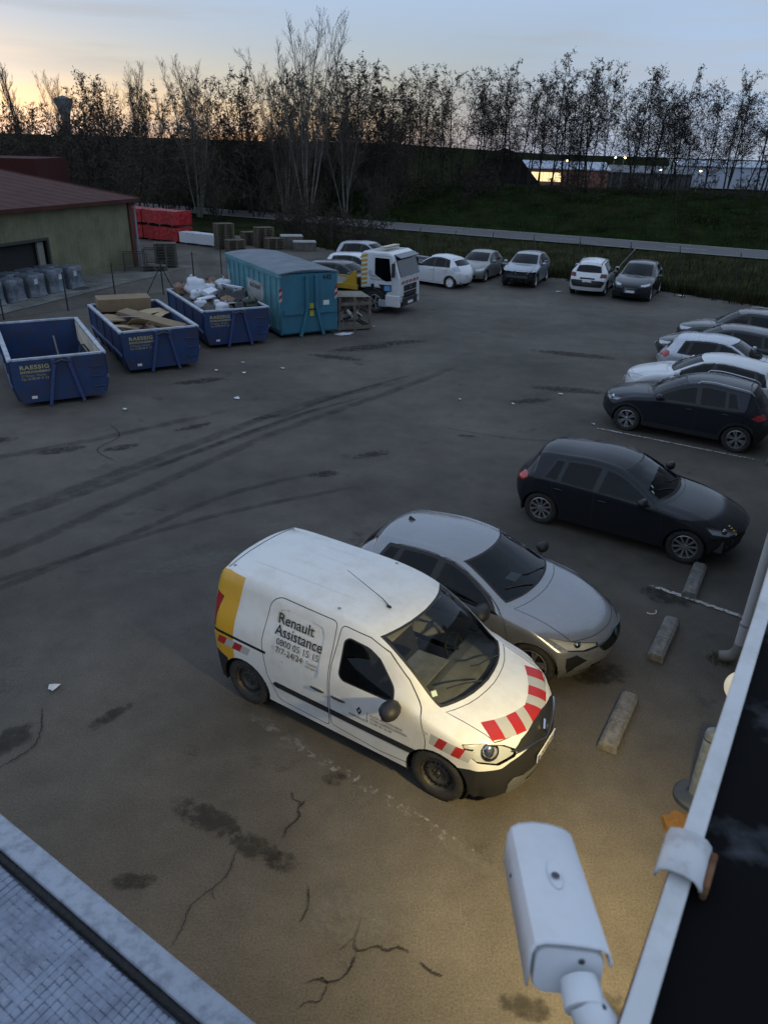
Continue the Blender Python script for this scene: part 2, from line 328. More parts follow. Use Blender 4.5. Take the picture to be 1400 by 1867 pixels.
class Body:
    def __init__(s, st, xf, nu=96, nv=34, p=2.3):
        s.st = st; s.xf = xf; rows = []
        for C, E, B, S in st:
            c = np.array((C[0], 0, C[1])); e = np.array(E); b = np.array(B); q = np.array(S); r = [c]
            for t in (.34, .64, .86):
                w = t**p; r.append(np.array((c[0]+(e[0]-c[0])*w, e[1]*t, c[2]+(e[2]-c[2])*w)))
            r.append(e); g = e*.5+b*.5; g[1] += .012; r.append(g); r.append(b)
            m = b*.55+q*.45; m[1] = max(b[1], q[1])+.012*(1 if E[1] < B[1]-.02 else .3); r.append(m); r.append(q)
            rows.append(r)
        s.nu = nu
        G = crom(rows, nu); s.G0 = G.copy()
        G = crom(np.transpose(G, (1, 0, 2)), nv); G = np.transpose(G, (1, 0, 2))   # nu x nv x 3
        G[:, 0, 1] = 0; G[..., 1] = np.maximum(G[..., 1], 0)
        s.G = G; s.Eline = s.G0[:, 4]; s.Bline = s.G0[:, 6]; s.Sline = s.G0[:, 8]
        s.ns = len(st)
        bm = bmesh.new(); V = {}
        for i in range(nu):
            for j in range(nv):
                x, y, z = G[i, j]; V[i, j, 1] = bm.verts.new((xf-x, y, z))
                V[i, j, -1] = V[i, j, 1] if j == 0 else bm.verts.new((xf-x, -y, z))
        for i in range(nu-1):
            for j in range(nv-1):
                for sg in (1, -1):
                    q = [V[i, j, sg], V[i+1, j, sg], V[i+1, j+1, sg], V[i, j+1, sg]]
                    if sg > 0: q.reverse()
                    try: bm.faces.new(q)
                    except ValueError: pass
        bmesh.ops.remove_doubles(bm, verts=bm.verts, dist=1e-4)
        bm.normal_update()
        if sum(f.normal.z for f in bm.faces if f.calc_center_median().z > .9) < 0:
            for f in bm.faces: f.normal_flip()
            bm.normal_update()
        bm.verts.index_update()
        s.V = [v.co.copy() for v in bm.verts]; s.N = [v.normal.copy() for v in bm.verts]; s.F = []; s.part = []; s.parts = [('body', None)]; s.rims = {}
        s.FN = np.zeros((200000, 3)); s.FC = np.zeros((200000, 3)); s.alive = np.zeros(200000, bool)
        for f in bm.faces: s.addf(tuple(v.index for v in f.verts), 0, tuple(f.normal))
        s.bvh = BVHTree.FromPolygons(s.V, s.F); bm.free()
    def addf(s, idx, part, n):
        k = len(s.F); s.F.append(idx); s.part.append(part); c = Vector((0, 0, 0))
        for i in idx: c += s.V[i]
        s.FC[k] = c/len(idx); s.FN[k] = n; s.alive[k] = True; return k
    def ztop(s, x, off=.055):
        E = s.Eline; i = np.argmin(np.abs(E[:, 0]-x)+(E[:, 2] < .6)*9)
        return float(np.interp(x, E[:, 0], E[:, 2]))-off
    def zbelt(s, x): return float(np.interp(x, s.Bline[:, 0], s.Bline[:, 2]))
    def at(s, u, b):
        """surface point at station u, control line b (0 centre .. 4 edge .. 6 belt .. 8 sill), spec coordinates"""
        g = s.G0[min(s.nu-1, max(0, int(round(u*(s.nu-1)/(s.ns-1)))))]; i = min(int(b), 7); t = b-i
        return g[i]*(1-t)+g[i+1]*t
    def cut(s, name, poly, d, mirror=True, over=None, thr=.04, rim=0.0):
        """tag the faces inside a polygon (car space points) seen along direction d as part `name`; returns part ids"""
        ids = []
        for sg in ((1, -1) if mirror else (1,)):
            P = [Vector((p[0], p[1]*sg, p[2])) for p in poly]; dd = Vector((d[0], d[1]*sg, d[2])).normalized()
            U = dd.orthogonal().normalized(); W = dd.cross(U)
            p2 = [(p.dot(U), p.dot(W)) for p in P]
            x0 = min(a for a, b in p2)-.01; x1 = max(a for a, b in p2)+.01; y0 = min(b for a, b in p2)-.01; y1 = max(b for a, b in p2)+.01
            nf = len(s.F); U_, W_, D_ = np.array(U), np.array(W), np.array(dd); cu, cw = s.FC[:nf] @ U_, s.FC[:nf] @ W_
            seed = set(np.nonzero(s.alive[:nf] & (s.FN[:nf] @ D_ >= thr) & (cu > x0-.12) & (cu < x1+.12) & (cw > y0-.12) & (cw < y1+.12))[0].tolist())
            pid = s.clip(p2, seed, U, W, over, (name, sg)); ids.append(pid)
            if rim:      # a band of width `rim` inside the outline keeps its own material: shut line, rubber, lamp surround
                q2 = shrink(p2, rim); nf2 = len(s.F); s.FCu = None
                seed2 = set(k for k in s.last if s.part[k] == pid)
                pin = s.clip(q2, seed2, U, W, None, (name, sg)); s.rims[pid] = pin
        return ids
    def clip(s, p2, cand, U, W, over, key_):
            U_, W_ = np.array(U), np.array(W); uv = {}
            def q_(i):
                if i not in uv: v = s.V[i]; uv[i] = (v.dot(U), v.dot(W))
                return uv[i]
            n = len(p2)
            for k in range(n):
                (ax, ay), (bx, by) = p2[k], p2[(k+1) % n]
                ex, ey = bx-ax, by-ay; l = math.hypot(ex, ey)
                if l < 1e-5: continue
                lx0, lx1, ly0, ly1 = min(ax, bx)-1e-3, max(ax, bx)+1e-3, min(ay, by)-1e-3, max(ay, by)+1e-3; nxt = {}
                for f in list(cand):
                    idx = s.F[f]; pts = [q_(i) for i in idx]
                    if max(p[0] for p in pts) < lx0 or min(p[0] for p in pts) > lx1 or max(p[1] for p in pts) < ly0 or min(p[1] for p in pts) > ly1: continue
                    ds = [((p[0]-ax)*-ey+(p[1]-ay)*ex)/l for p in pts]
                    if max(ds) < 1e-5 or min(ds) > -1e-5: continue
                    A, B_ = [], []; m = len(idx)
                    for a_ in range(m):
                        b_ = (a_+1) % m; i, j = idx[a_], idx[b_]; da, db = ds[a_], ds[b_]
                        if da >= -1e-5: A.append(i)
                        if da <= 1e-5: B_.append(i)
                        if (da > 1e-5 and db < -1e-5) or (da < -1e-5 and db > 1e-5):
                            key = (min(i, j), max(i, j))
                            if key not in nxt:
                                t = da/(da-db); s.V.append(s.V[i].lerp(s.V[j], t)); s.N.append(s.N[i].lerp(s.N[j], t).normalized()); nxt[key] = len(s.V)-1
                            A.append(nxt[key]); B_.append(nxt[key])
                    if len(A) < 3 or len(B_) < 3: continue
                    s.alive[f] = False; cand.discard(f)
                    for Q in (A, B_): cand.add(s.addf(tuple(Q), s.part[f], s.FN[f]))
            s.parts.append(key_); pid = len(s.parts)-1; s.last = cand
            for f in cand:
                if over is not None and s.parts[s.part[f]][0] not in over: continue
                x, y = float(s.FC[f] @ U_), float(s.FC[f] @ W_); ins = False; j = n-1
                for i in range(n):
                    (xi, yi), (xj, yj) = p2[i], p2[j]
                    if (yi > y) != (yj > y) and x < (xj-xi)*(y-yi)/(yj-yi)+xi: ins = not ins
                    j = i
                if ins: s.part[f] = pid
            return pid
    def X(s, x): return s.xf-x
    def side(s, name, pts, **k): k.setdefault('thr', .30); return s.cut(name, [(s.X(x), .9, z) for x, z in pts], (0, 1, 0), **k)
    def top(s, name, pts, **k): return s.cut(name, [(s.X(x), y, 1) for x, y in pts], (0, 0, 1), **k)
    def front(s, name, pts, **k): k.setdefault('thr', .25); return s.cut(name, [(s.X(0), y, z) for y, z in pts], (1, 0, .05), **k)
    def rear(s, name, pts, **k): k.setdefault('thr', .4); return s.cut(name, [(s.X(0), y, z) for y, z in pts], (-1, 0, .05), **k)
    def window_poly(s, xb0, xt0, xb1, xt1, off=.055, n=9, belt=.012):
        top_ = [(x, s.ztop(x, off)) for x in np.linspace(xt0, xt1, n)]; bot = [(x, s.zbelt(x)+belt) for x in np.linspace(xb1, xb0, n)]
        return round_poly(top_+bot, .03)
    def finish(s, spec, root):
        """split the tagged faces into objects. spec: part name -> dict(mat, inset, rim, push, parent, label)"""
        out = {}; groups = {}
        for k in range(len(s.F)):
            if s.alive[k]: groups.setdefault(s.rims.get(s.part[k], s.part[k]), []).append(k)
        order = sorted(groups, key=lambda k: 0 if not spec.get(s.parts[k][0], {}).get('parent') else 1)
        for pid in order:
            nm, sg = s.parts[pid]; sp = spec.get(nm)
            if sp is None: continue           # removed
            nb = bmesh.new(); lay = nb.verts.layers.float_vector.new('n'); vm = {}; ph = sp.get('push', 0)
            for f in groups[pid]:
                vs_ = []
                for i in s.F[f]:
                    if i not in vm:
                        w = nb.verts.new(s.V[i]+s.N[i]*ph); w[lay] = s.N[i]; vm[i] = w
                    vs_.append(vm[i])
                try: nf_ = nb.faces.new(vs_)
                except ValueError: continue
                if s.part[f] in s.rims: nf_.material_index = 1
            if sp.get('depth'):
                for v in nb.verts:
                    if any(f_.material_index == 0 for f_ in v.link_faces): v.co += v[lay]*sp['depth']
            if 0:
                nb.normal_update(); r = bmesh.ops.inset_region(nb, faces=list(nb.faces), thickness=sp['inset'], depth=sp.get('depth', 0), use_even_offset=True, use_boundary=True)
                for f in r['faces']: f.material_index = 1
            nb.normal_update(); on = sp.get('as', nm)
            me = bpy.data.meshes.new(on); nr = [v[lay].copy() if v[lay].length > .5 else v.normal.copy() for v in nb.verts]
            nb.to_mesh(me); nb.free(); me.materials.append(sp['mat'])
            me.materials.append(sp.get('rim', GAP))
            me.polygons.foreach_set('use_smooth', [True]*len(me.polygons)); me.normals_split_custom_set_from_vertices(nr)
            o = bpy.data.objects.new(on, me); COL.objects.link(o)
            par = out.get((sp.get('parent'), sg)) or out.get((sp.get('parent'), None)) or (out.get((sp.get('parent'), 1)))
            o.parent = par or root; out[nm, sg] = o
            if sp.get('label'): o['label'] = sp['label']
            if sp.get('thick'):
                so = o.modifiers.new('thick', 'SOLIDIFY'); so.thickness = sp['thick']; so.offset = -1
        return out
def shrink(P, t):
    """offset a closed 2-D polygon inwards by t"""
    P = [p for i, p in enumerate(P) if math.hypot(p[0]-P[i-1][0], p[1]-P[i-1][1]) > 1e-4]; n = len(P)
    A = sum(P[i-1][0]*P[i][1]-P[i][0]*P[i-1][1] for i in range(n)); sg = 1 if A > 0 else -1; out = []
    for i in range(n):
        (ax, ay), (bx, by), (cx, cy) = P[i-1], P[i], P[(i+1) % n]
        l1, l2 = math.hypot(bx-ax, by-ay), math.hypot(cx-bx, cy-by)
        n1 = (-(by-ay)/l1*sg, (bx-ax)/l1*sg); n2 = (-(cy-by)/l2*sg, (cx-bx)/l2*sg)
        mx, my = n1[0]+n2[0], n1[1]+n2[1]; k = mx*n1[0]+my*n1[1]
        f = t/max(k, .7); out.append((bx+mx*f, by+my*f))
    return out
def round_poly(P, r, seg=3):
    """round the corners of a polygon"""
    out = []; n = len(P)
    for i in range(n):
        a, b, c = (np.array(P[k % n], float) for k in (i-1, i, i+1))
        u, w = a-b, c-b; lu, lw = np.linalg.norm(u), np.linalg.norm(w)
        if lu < 1e-6 or lw < 1e-6: continue
        ang = math.acos(max(-1, min(1, float(u@w)/(lu*lw))))
        if ang > R(160): out.append(tuple(b)); continue
        k = min(r, lu*.45, lw*.45); p, q = b+u/lu*k, b+w/lw*k
        for t in np.linspace(0, 1, seg+1): out.append(tuple(p*(1-t)**2+2*b*t*(1-t)+q*t*t))
    return out
def circle(cx, cz, r, n=22): return [(cx+r*math.cos(2*math.pi*k/n), cz+r*math.sin(2*math.pi*k/n)) for k in range(n)]
# ---- wheels: axis along Y, outer face towards -Y ... built once per style
WHEELS = {}
def wheel_mesh(style, r=.318, w=.2):
    key = (style, round(r, 3))
    if key in WHEELS: return WHEELS[key]
    rr = r*(.66 if style == 'steel' else .70); h = w/2; t = MB()
    t.lathe([(rr*.93, -h*.62), (rr, -h*.86), (rr*1.06, -h*.96), (r*.88, -h*1.0), (r*.965, -h*.86), (r*.992, -h*.6), (r, -h*.2), (r, h*.2), (r*.992, h*.6), (r*.965, h*.86), (r*.88, h), (rr, h*.86), (rr*.93, h*.6)], 40, 'Y')
    for k in range(40):   # tread grooves and blocks on the shoulder
        a = 2*math.pi*k/40
        t.box((r*.985*math.cos(a), -h*.70, r*.985*math.sin(a)), (.012, h*.35, .016), M=Matrix.Rotation(-a, 3, 'Y'))
    tm = t.mesh('tyre', RUBBER, smooth=True)
    q = MB(); rim = []
    q.lathe([(rr*.97, -h*.80), (rr*.93, -h*.84), (rr*.90, -h*.72), (rr*.86, -h*.2), (rr*.84, h*.5)], 32, 'Y')
    if style == 'steel':
        q.lathe([(rr*.88, -h*.34), (rr*.80, -h*.30), (rr*.70, -h*.46), (rr*.56, -h*.60), (rr*.45, -h*.55), (rr*.36, -h*.42), (rr*.2, -h*.42), (0.0, -h*.44)], 32, 'Y')
        q.cur = 1
        for k in range(16):
            a = 2*math.pi*k/16; q.ellipsoid((rr*.66*math.cos(a), -h*.50, rr*.66*math.sin(a)), (.017, .012, .017), 8, 5)
        q.cur = 0
        for k in range(5):
            a = 2*math.pi*k/5+.3; q.lathe([(.0, -h*.58), (.011, -h*.58), (.012, -h*.42)], 6, 'Y', (rr*.24*math.cos(a), 0, rr*.24*math.sin(a)))
        q.lathe([(0, -h*.62), (rr*.11, -h*.60), (rr*.13, -h*.42)], 12, 'Y')
        ms = [STEEL, GAP]
    else:
        q.cur = 1; q.lathe([(rr*.86, h*.1), (0, h*.1)], 24, 'Y'); q.cur = 0       # dark drum behind the spokes
        n, dbl = {'ten': (10, 0), 'double': (6, 1), 'five': (5, 1), 'cap': (7, 0)}[style]
        for k in range(n):
            a0 = 2*math.pi*k/n
            for da in ((-.16, .16) if dbl else (0,)):
                a = a0+da; ca, sa = math.cos(a), math.sin(a); a1 = a0+da*.6
                wd = rr*(.085 if dbl else .10) if style != 'cap' else rr*.24
                i = Vector((rr*.16*math.cos(a1), -h*.62, rr*.16*math.sin(a1))); o = Vector((rr*.90*ca, -h*.74, rr*.90*sa)); tn = Vector((-sa, 0, ca))
                vs_ = []
                for p, ww in ((i, wd*.75), (o, wd)):
                    for sy in (0, .028):
                        for sx in (-1, 1): vs_.append(p+tn*sx*ww*(.8 if sy == 0 else 1.15)+Vector((0, sy, 0)))
                q.add(vs_, [(0, 1, 5, 4), (2, 6, 7, 3), (0, 4, 6, 2), (1, 3, 7, 5), (4, 5, 7, 6), (0, 2, 3, 1)])
        q.lathe([(0, -h*.70), (rr*.12, -h*.70), (rr*.22, -h*.64), (rr*.24, -h*.3)], 16, 'Y')
        q.cur = 1
        for k in range(5):
            a = 2*math.pi*k/5+.3; q.lathe([(.0, -h*.66), (.010, -h*.66), (.011, -h*.55)], 6, 'Y', (rr*.17*math.cos(a), 0, rr*.17*math.sin(a)))
        ms = [WHITE if style == 'cap' else ALLOY, GAP]
    rm = q.mesh('rim', ms, smooth=30)
    WHEELS[key] = (tm, rm); return WHEELS[key]
def add_wheels(root, fo_x, ro_x, yo, r, style, w=.2, steer=0.0):
    for x, fr in ((fo_x, 1), (ro_x, 0)):
        for sg in (-1, 1):
            tm, rm = wheel_mesh(style, r, w)
            o = mesh_obj('wheel', tm, root, (x, sg*(yo-w/2), r), (math.pi if sg > 0 else 0)+(steer if fr else 0))
            o.rotation_euler[1] = random.uniform(0, 6)*(1 if sg < 0 else -1)
            mesh_obj('rim', rm, o)
def mirror_mesh():
    if 'mm' in WHEELS: return WHEELS['mm']
    a = MB(); a.ellipsoid((0, -.11, .02), (.085, .115, .082), 14, 9, f=lambda p: 1.0 if p.x > -.2 else .93)
    a.cur = 1; a.bar((-.005, .0, -.03), (.0, .075, -.07), .07, .04); a.ellipsoid((-.02, -.11, .02), (.074, .095, .066), 12, 7)
    WHEELS['mm'] = a; return a
def add_mirror(root, x, y, z, m, s=1.0):
    for sg in (-1, 1):
        a = mirror_mesh(); k = MB(); k.v = [(p[0]*s, p[1]*s*(1 if sg < 0 else -1), p[2]*s) for p in a.v]; k.f = a.f; k.m = a.m
        o = k.build('wing_mirror', [m, BLACK], root, smooth=True, loc=(x, sg*y, z))
def interior(root, B, hw, x0, x1, zb, seats=True, rear=True, roofz=1.3, lhd=1):
    """floor, dashboard, seats and steering wheel (car space: x forward)"""
    a = MB(); X = B.X
    a.box(((X(x0)+X(x1))/2, 0, .30), (x1-x0, hw*1.62, .10))
    a.build('floor_pan', DARKIN, root)
    a = MB(); xd = X(x0)-.02
    P = [(-.35, zb-.32), (.0, zb-.16), (.0, zb-.05), (-.10, zb-.02), (-.34, zb-.01), (-.50, zb-.05), (-.54, zb-.16)]
    M = Matrix(((1, 0, 0, xd), (0, 0, 1, 0), (0, 1, 0, 0), (0, 0, 0, 1)))
    a.prism(P, -hw*.80, hw*.80, M); a.build('dashboard', DARKIN, root, bevel=.02)
    if not seats: return
    for sg in (1, -1):
        xs = xd-1.05; a = MB()
        a.box((xs+.12, sg*.36, .52), (.52, .48, .18))
        Mr = Matrix.Rotation(R(-20), 3, 'Y'); a.box((xs-.20, sg*.36, .86), (.14, .46, .62), M=Mr, taper=.85)
        Mr = Matrix.Rotation(R(-14), 3, 'Y'); a.box((xs-.33, sg*.36, min(roofz-.22, 1.24)), (.09, .25, .17), M=Mr, taper=.8)
        a.build('front_seat', SEAT, root, bevel=.04)
    a = MB(); Mr = Matrix.Rotation(R(62), 3, 'Y')
    pts = [Vector((.18*math.cos(t), .18*math.sin(t), 0)) for t in np.linspace(0, 2*math.pi, 20)]
    c = Vector((xd-.52, .36*lhd, zb-.04)); a.tube([Mr @ p+c for p in pts], .014, 6)
    for t in (.0, 2.1, 4.2): a.bar(c, Mr @ Vector((.17*math.cos(t), .17*math.sin(t), 0))+c, .03, .012)
    a.tube([c, c+Vector((.25, 0, -.12))], .03, 6); a.build('steering_wheel', BLACK, root, smooth=True)
    if rear:
        xs = xd-1.95; a = MB(); a.box((xs+.1, 0, .55), (.5, hw*1.4, .16)); a.box((xs-.2, 0, .84), (.14, hw*1.4, .55), M=Matrix.Rotation(R(-20), 3, 'Y'))
        for y in (-.4, .4): a.box((xs-.31, y, 1.17), (.09, .24, .13))
        a.build('rear_bench', SEAT, root, bevel=.03)
def wells(root, B, xfw, xrw, hw, r):
    """dark wheel wells and underbody"""
    a = MB()
    for x in (xfw, xrw):
        for sg in (1, -1):
            pts = [(B.X(x)+r*math.cos(t), sg, r*.92+r*math.sin(t)) for t in np.linspace(-.35, math.pi+.35, 14)]
            vs_ = [(p[0], sg*(hw-.025), p[2]) for p in pts]+[(p[0], sg*(hw-.33), p[2]) for p in pts]; n = len(pts)
            a.add(vs_, [(i, i+1, n+i+1, n+i) for i in range(n-1)]+[tuple(range(n, 2*n))])
    a.box((B.X((xfw+xrw)/2), 0, .235), (xrw-xfw-r*2.1, hw*1.82, .05)); a.box((B.X(.46), 0, .26), (.2, hw*1.3, .03)); a.box((B.X(xrw+r+.06), 0, .32), (.16, hw*1.3, .03))
    a.build('underbody', GAP, root)
def ribbon(B, pts, wid, off=.003, d=(0, 1, 0), proj='side'):
    """thin strip lying on the body along a polyline of (x,z) side points"""
    return None
def place_on(B, p, d, off=.0):
    h = B.bvh.ray_cast(Vector(p)+Vector(d)*.8, -Vector(d).normalized(), 2.0)
    return (h[0]+Vector(d).normalized()*off) if h[0] is not None else Vector(p)
def plate(root, B, x_dir, z, txt, w=.52, h=.11, tilt=0, bh='number_plate'):
    """number plate fixed on the nose (x_dir=1) or tail (-1)"""
    p = place_on(B, (x_dir*1.5, 0, z), Vector((x_dir, 0, 0)), .006); a = MB()
    M = Matrix.Rotation(R(tilt)*x_dir, 3, 'Y')
    a.box(p+Vector((x_dir*.004, 0, 0)), (.012, w, h), M=M)
    o = a.build(bh, PLATE, root)
    b = MB()
    for sg in (-1, 1): b.box(p+Vector((x_dir*.012, sg*w*.46, 0)), (.004, w*.07, h*.96), M=M)
    b.build('plate_band', mat('plate blue', (.02, .05, .28), .4), o)
    if txt:
        Mt = Matrix.Translation(p+Vector((x_dir*.0145, 0, -h*.30)))@(Matrix(((0, 0, x_dir, 0), (x_dir, 0, 0, 0), (0, 1, 0, 0), (0, 0, 0, 1))))
        text_on(o, 'plate_lettering', txt, Mt, h*.86, TXT, align='CENTER', sx=.88)
# ------------------------------------------------------------------ terrain, yard, road
def sstep(a, b, x): t = np.clip((x-a)/(b-a), 0, 1); return t*t*(3-2*t)
def road_t(x, y): return (y-(77.4-.52*(x+4)))*.887          # metres beyond the far edge of the road
EDGE = [(-60, 66), (-30, 64), (-12, 60), (-6, 55), (-1, 49.5), (2.5, 46), (6, 44.2), (9.5, 43.2), (12.5, 41.3), (15.2, 38.8), (18.5, 35.5), (26, 29), (40, 18), (60, 0), (60, -40), (-60, -40)]
def hgt(x, y):
    x = np.asarray(x, float); y = np.asarray(y, float); t = road_t(x, y)
    bank = 2.9*sstep(0, 17, t)*sstep(-16, 2, x)*(1-.9*sstep(24, 70, t))
    rip = .12*np.sin(x*.9+y*.3)*np.sin(y*.7-x*.2)*sstep(0, 4, t)
    verge = .10*np.exp(-((t+19)/5.0)**2)*sstep(-8, 0, x)*(1+.5*np.sin(x*.8)*np.sin(y*1.1))
    far = np.hypot(x, y); ridge = 15*sstep(700, 2100, far)*(1+.25*np.sin(x*.0021+1)+.12*np.sin(x*.006))*(1-.86*sstep(-150, 500, x))
    rise = 1.2*sstep(200, 700, far)*(1-sstep(-60, 200, x))
    return -.045+bank+rip+verge+ridge+rise-1.6*sstep(60, 180, t)*(1-sstep(500, 900, far))
xs = np.concatenate([-np.geomspace(3500, 62, 26), np.arange(-60, 62, 1.5), np.geomspace(62, 3500, 26)]); ys = np.concatenate([[-60, -30], np.arange(-10, 122, 1.5), np.geomspace(123, 4500, 34)])
XX, YY = np.meshgrid(xs, ys); ZZ = hgt(XX, YY); nx, ny = len(xs), len(ys)
g = MB(); g.v = list(map(tuple, np.stack([XX.ravel(), YY.ravel(), ZZ.ravel()], 1)))
g.f = [(j*nx+i, j*nx+i+1, (j+1)*nx+i+1, (j+1)*nx+i) for j in range(ny-1) for i in range(nx-1)]; g.m = [0]*len(g.f)
def ground_mat():
    m = mat('rough grass and earth', (.016, .021, .009), 1.0, spec=0.0, var=.75, vscale=.35, dirt=(.028, .024, .015), dscale=1.3, damt=.8, bump=.9, bscale=3.5); return m
go = bpy.data.objects.new('ground', g.mesh('ground', ground_mat(), 'all', fix=False)); COL.objects.link(go); props(go, kind='structure')
def asphalt_mat(name, base, lo=.62, hi=1.22):
    m = bpy.data.materials.new(name); m.use_nodes = True; nt = m.node_tree; N = nt.nodes; L = nt.links; b = N['Principled BSDF']; b.inputs['Specular IOR Level'].default_value = .35
    tc = N.new('ShaderNodeTexCoord')
    def noise(sc, det=6, ro=.6):
        n = N.new('ShaderNodeTexNoise'); n.inputs['Scale'].default_value = sc; n.inputs['Detail'].default_value = det; n.inputs['Roughness'].default_value = ro; L.new(tc.outputs['Object'], n.inputs['Vector']); return n.outputs['Fac']
    def ramp(f, a, c0, b_, c1):
        r = N.new('ShaderNodeValToRGB'); r.color_ramp.elements[0].position = a; r.color_ramp.elements[1].position = b_
        r.color_ramp.elements[0].color = (c0, c0, c0, 1); r.color_ramp.elements[1].color = (c1, c1, c1, 1); L.new(f, r.inputs['Fac']); return r.outputs['Color']
    def mul(a, c):
        x = N.new('ShaderNodeMixRGB'); x.blend_type = 'MULTIPLY'; x.inputs['Fac'].default_value = 1; L.new(a, x.inputs['Color1']); L.new(c, x.inputs['Color2']); return x.outputs['Color']
    rgb = N.new('ShaderNodeRGB'); rgb.outputs[0].default_value = (*base, 1)
    c = mul(rgb.outputs[0], ramp(noise(.16, 8, .65), .32, lo, .68, hi))
    c = mul(c, ramp(noise(1.4, 9, .7), .3, .80, .7, 1.15))
    c = mul(c, ramp(noise(48, 4, .7), .30, .62, .72, 1.36))
    vo = N.new('ShaderNodeTexVoronoi'); vo.inputs['Scale'].default_value = 95; L.new(tc.outputs['Object'], vo.inputs['Vector'])
    c = mul(c, ramp(vo.outputs['Distance'], .04, 1.40, .30, .92))
    # isolated dark oil spots
    c = mul(c, ramp(noise(.75, 10, .72), .30, .42, .41, 1.0))
    L.new(c, b.inputs['Base Color'])
    rr = N.new('ShaderNodeMapRange'); rr.inputs['To Min'].default_value = .62; rr.inputs['To Max'].default_value = .95; L.new(noise(.5, 6), rr.inputs['Value']); L.new(rr.outputs['Result'], b.inputs['Roughness'])
    bp = N.new('ShaderNodeBump'); bp.inputs['Strength'].default_value = .5; bp.inputs['Distance'].default_value = .006; L.new(noise(70, 4), bp.inputs['Height']); L.new(bp.outputs['Normal'], b.inputs['Normal'])
    return m
ASPH = asphalt_mat('worn asphalt', (.116, .101, .083), .46, 1.32)
a = MB(); a.add([(x, y, 0) for x, y in EDGE], [tuple(range(len(EDGE)))[::-1]]); yard = a.build('asphalt_yard', ASPH, kind='structure')
# main road behind the verge
def strip(x0, x1, off0, off1, z, n=60):
    vs_ = []
    for x in np.linspace(x0, x1, n):
        for o in (off0, off1):
            px, py = x+.461*o, 77.4-.52*(x+4)+.887*o; vs_.append((px, py, z))
    return vs_, [(2*i, 2*i+2, 2*i+3, 2*i+1) for i in range(n-1)]
a = MB(); a.add(*strip(-90, 110, -6.3, -.1, .03)); road = a.build('road', asphalt_mat('road asphalt', (.125, .122, .12), .85, 1.12), kind='structure')
wl = mat('worn road paint', (.42, .42, .40), .8, var=.5, vscale=2)
for o0, o1 in ((-6.0, -5.88), (-.5, -.38)):
    a = MB(); a.add(*strip(-90, 110, o0, o1, .036)); a.build('edge_line', wl, road)
for k in range(16):
    x = -40+k*9.0; a = MB(); a.add(*strip(x, x+2.7, -3.25, -3.13, .036, 3)); a.build('centre_dash', wl, road)

# ---- decals on the asphalt: stains, cracks, worn paint. Soft edges come from a per-vertex fade broken up by noise
def decal_mat(name, col, sc=6.0, sharp=.18, amt=1.0, rough=.8, bias=.0):
    m = bpy.data.materials.new(name); m.use_nodes = True; nt = m.node_tree; N = nt.nodes; L = nt.links; b = N['Principled BSDF']; b.inputs['Base Color'].default_value = (*col, 1); b.inputs['Roughness'].default_value = rough
    at = N.new('ShaderNodeAttribute'); at.attribute_name = 'fade'; tc = N.new('ShaderNodeTexCoord'); n = N.new('ShaderNodeTexNoise'); n.inputs['Scale'].default_value = sc; n.inputs['Detail'].default_value = 8; n.inputs['Roughness'].default_value = .68; L.new(tc.outputs['Object'], n.inputs['Vector'])
    f2 = N.new('ShaderNodeMath'); f2.operation = 'MULTIPLY_ADD'; f2.inputs[1].default_value = .95; f2.inputs[2].default_value = -2.60-bias*4; L.new(at.outputs['Fac'], f2.inputs[0])
    ad = N.new('ShaderNodeMath'); ad.operation = 'MULTIPLY_ADD'; ad.inputs[1].default_value = 4.2; L.new(n.outputs['Fac'], ad.inputs[0]); L.new(f2.outputs[0], ad.inputs[2])
    mr = N.new('ShaderNodeMapRange'); mr.inputs['From Min'].default_value = -sharp*2; mr.inputs['From Max'].default_value = sharp*3; mr.inputs['To Max'].default_value = amt; L.new(ad.outputs[0], mr.inputs['Value'])
    ed = N.new('ShaderNodeMapRange'); ed.inputs['From Max'].default_value = .35; L.new(at.outputs['Fac'], ed.inputs['Value']); mu = N.new('ShaderNodeMath'); mu.operation = 'MULTIPLY'; L.new(mr.outputs['Result'], mu.inputs[0]); L.new(ed.outputs['Result'], mu.inputs[1])
    L.new(mu.outputs[0], b.inputs['Alpha']); b.inputs['Specular IOR Level'].default_value = .25; return m
STAIN = decal_mat('oil stain', (.030, .027, .023), 6.5, .17, .58); TYRE_MARK = decal_mat('tyre mark', (.035, .033, .032), 2.2, .34, .40); PAINT_W = decal_mat('worn white bay paint', (.50, .49, .46), 17, .10, .9, bias=.02); CRACK = decal_mat('crack filling', (.018, .017, .015), 14, .16, .80, bias=-.08)
PAINT_X = decal_mat('almost gone bay paint', (.36, .35, .32), 11, .12, .6, bias=.16)
PALE = decal_mat('pale scuff', (.20, .19, .17), 9, .25, .28)
def fade_mesh(name, vs_, fs_, fade, m, parent=yard, z=.004):
    me = bpy.data.meshes.new(name); me.from_pydata([(x, y, z) for x, y in vs_], [], fs_); at = me.attributes.new('fade', 'FLOAT', 'POINT'); at.data.foreach_set('value', fade); me.materials.append(m); o = bpy.data.objects.new(name, me); COL.objects.link(o); o.parent = parent; return o
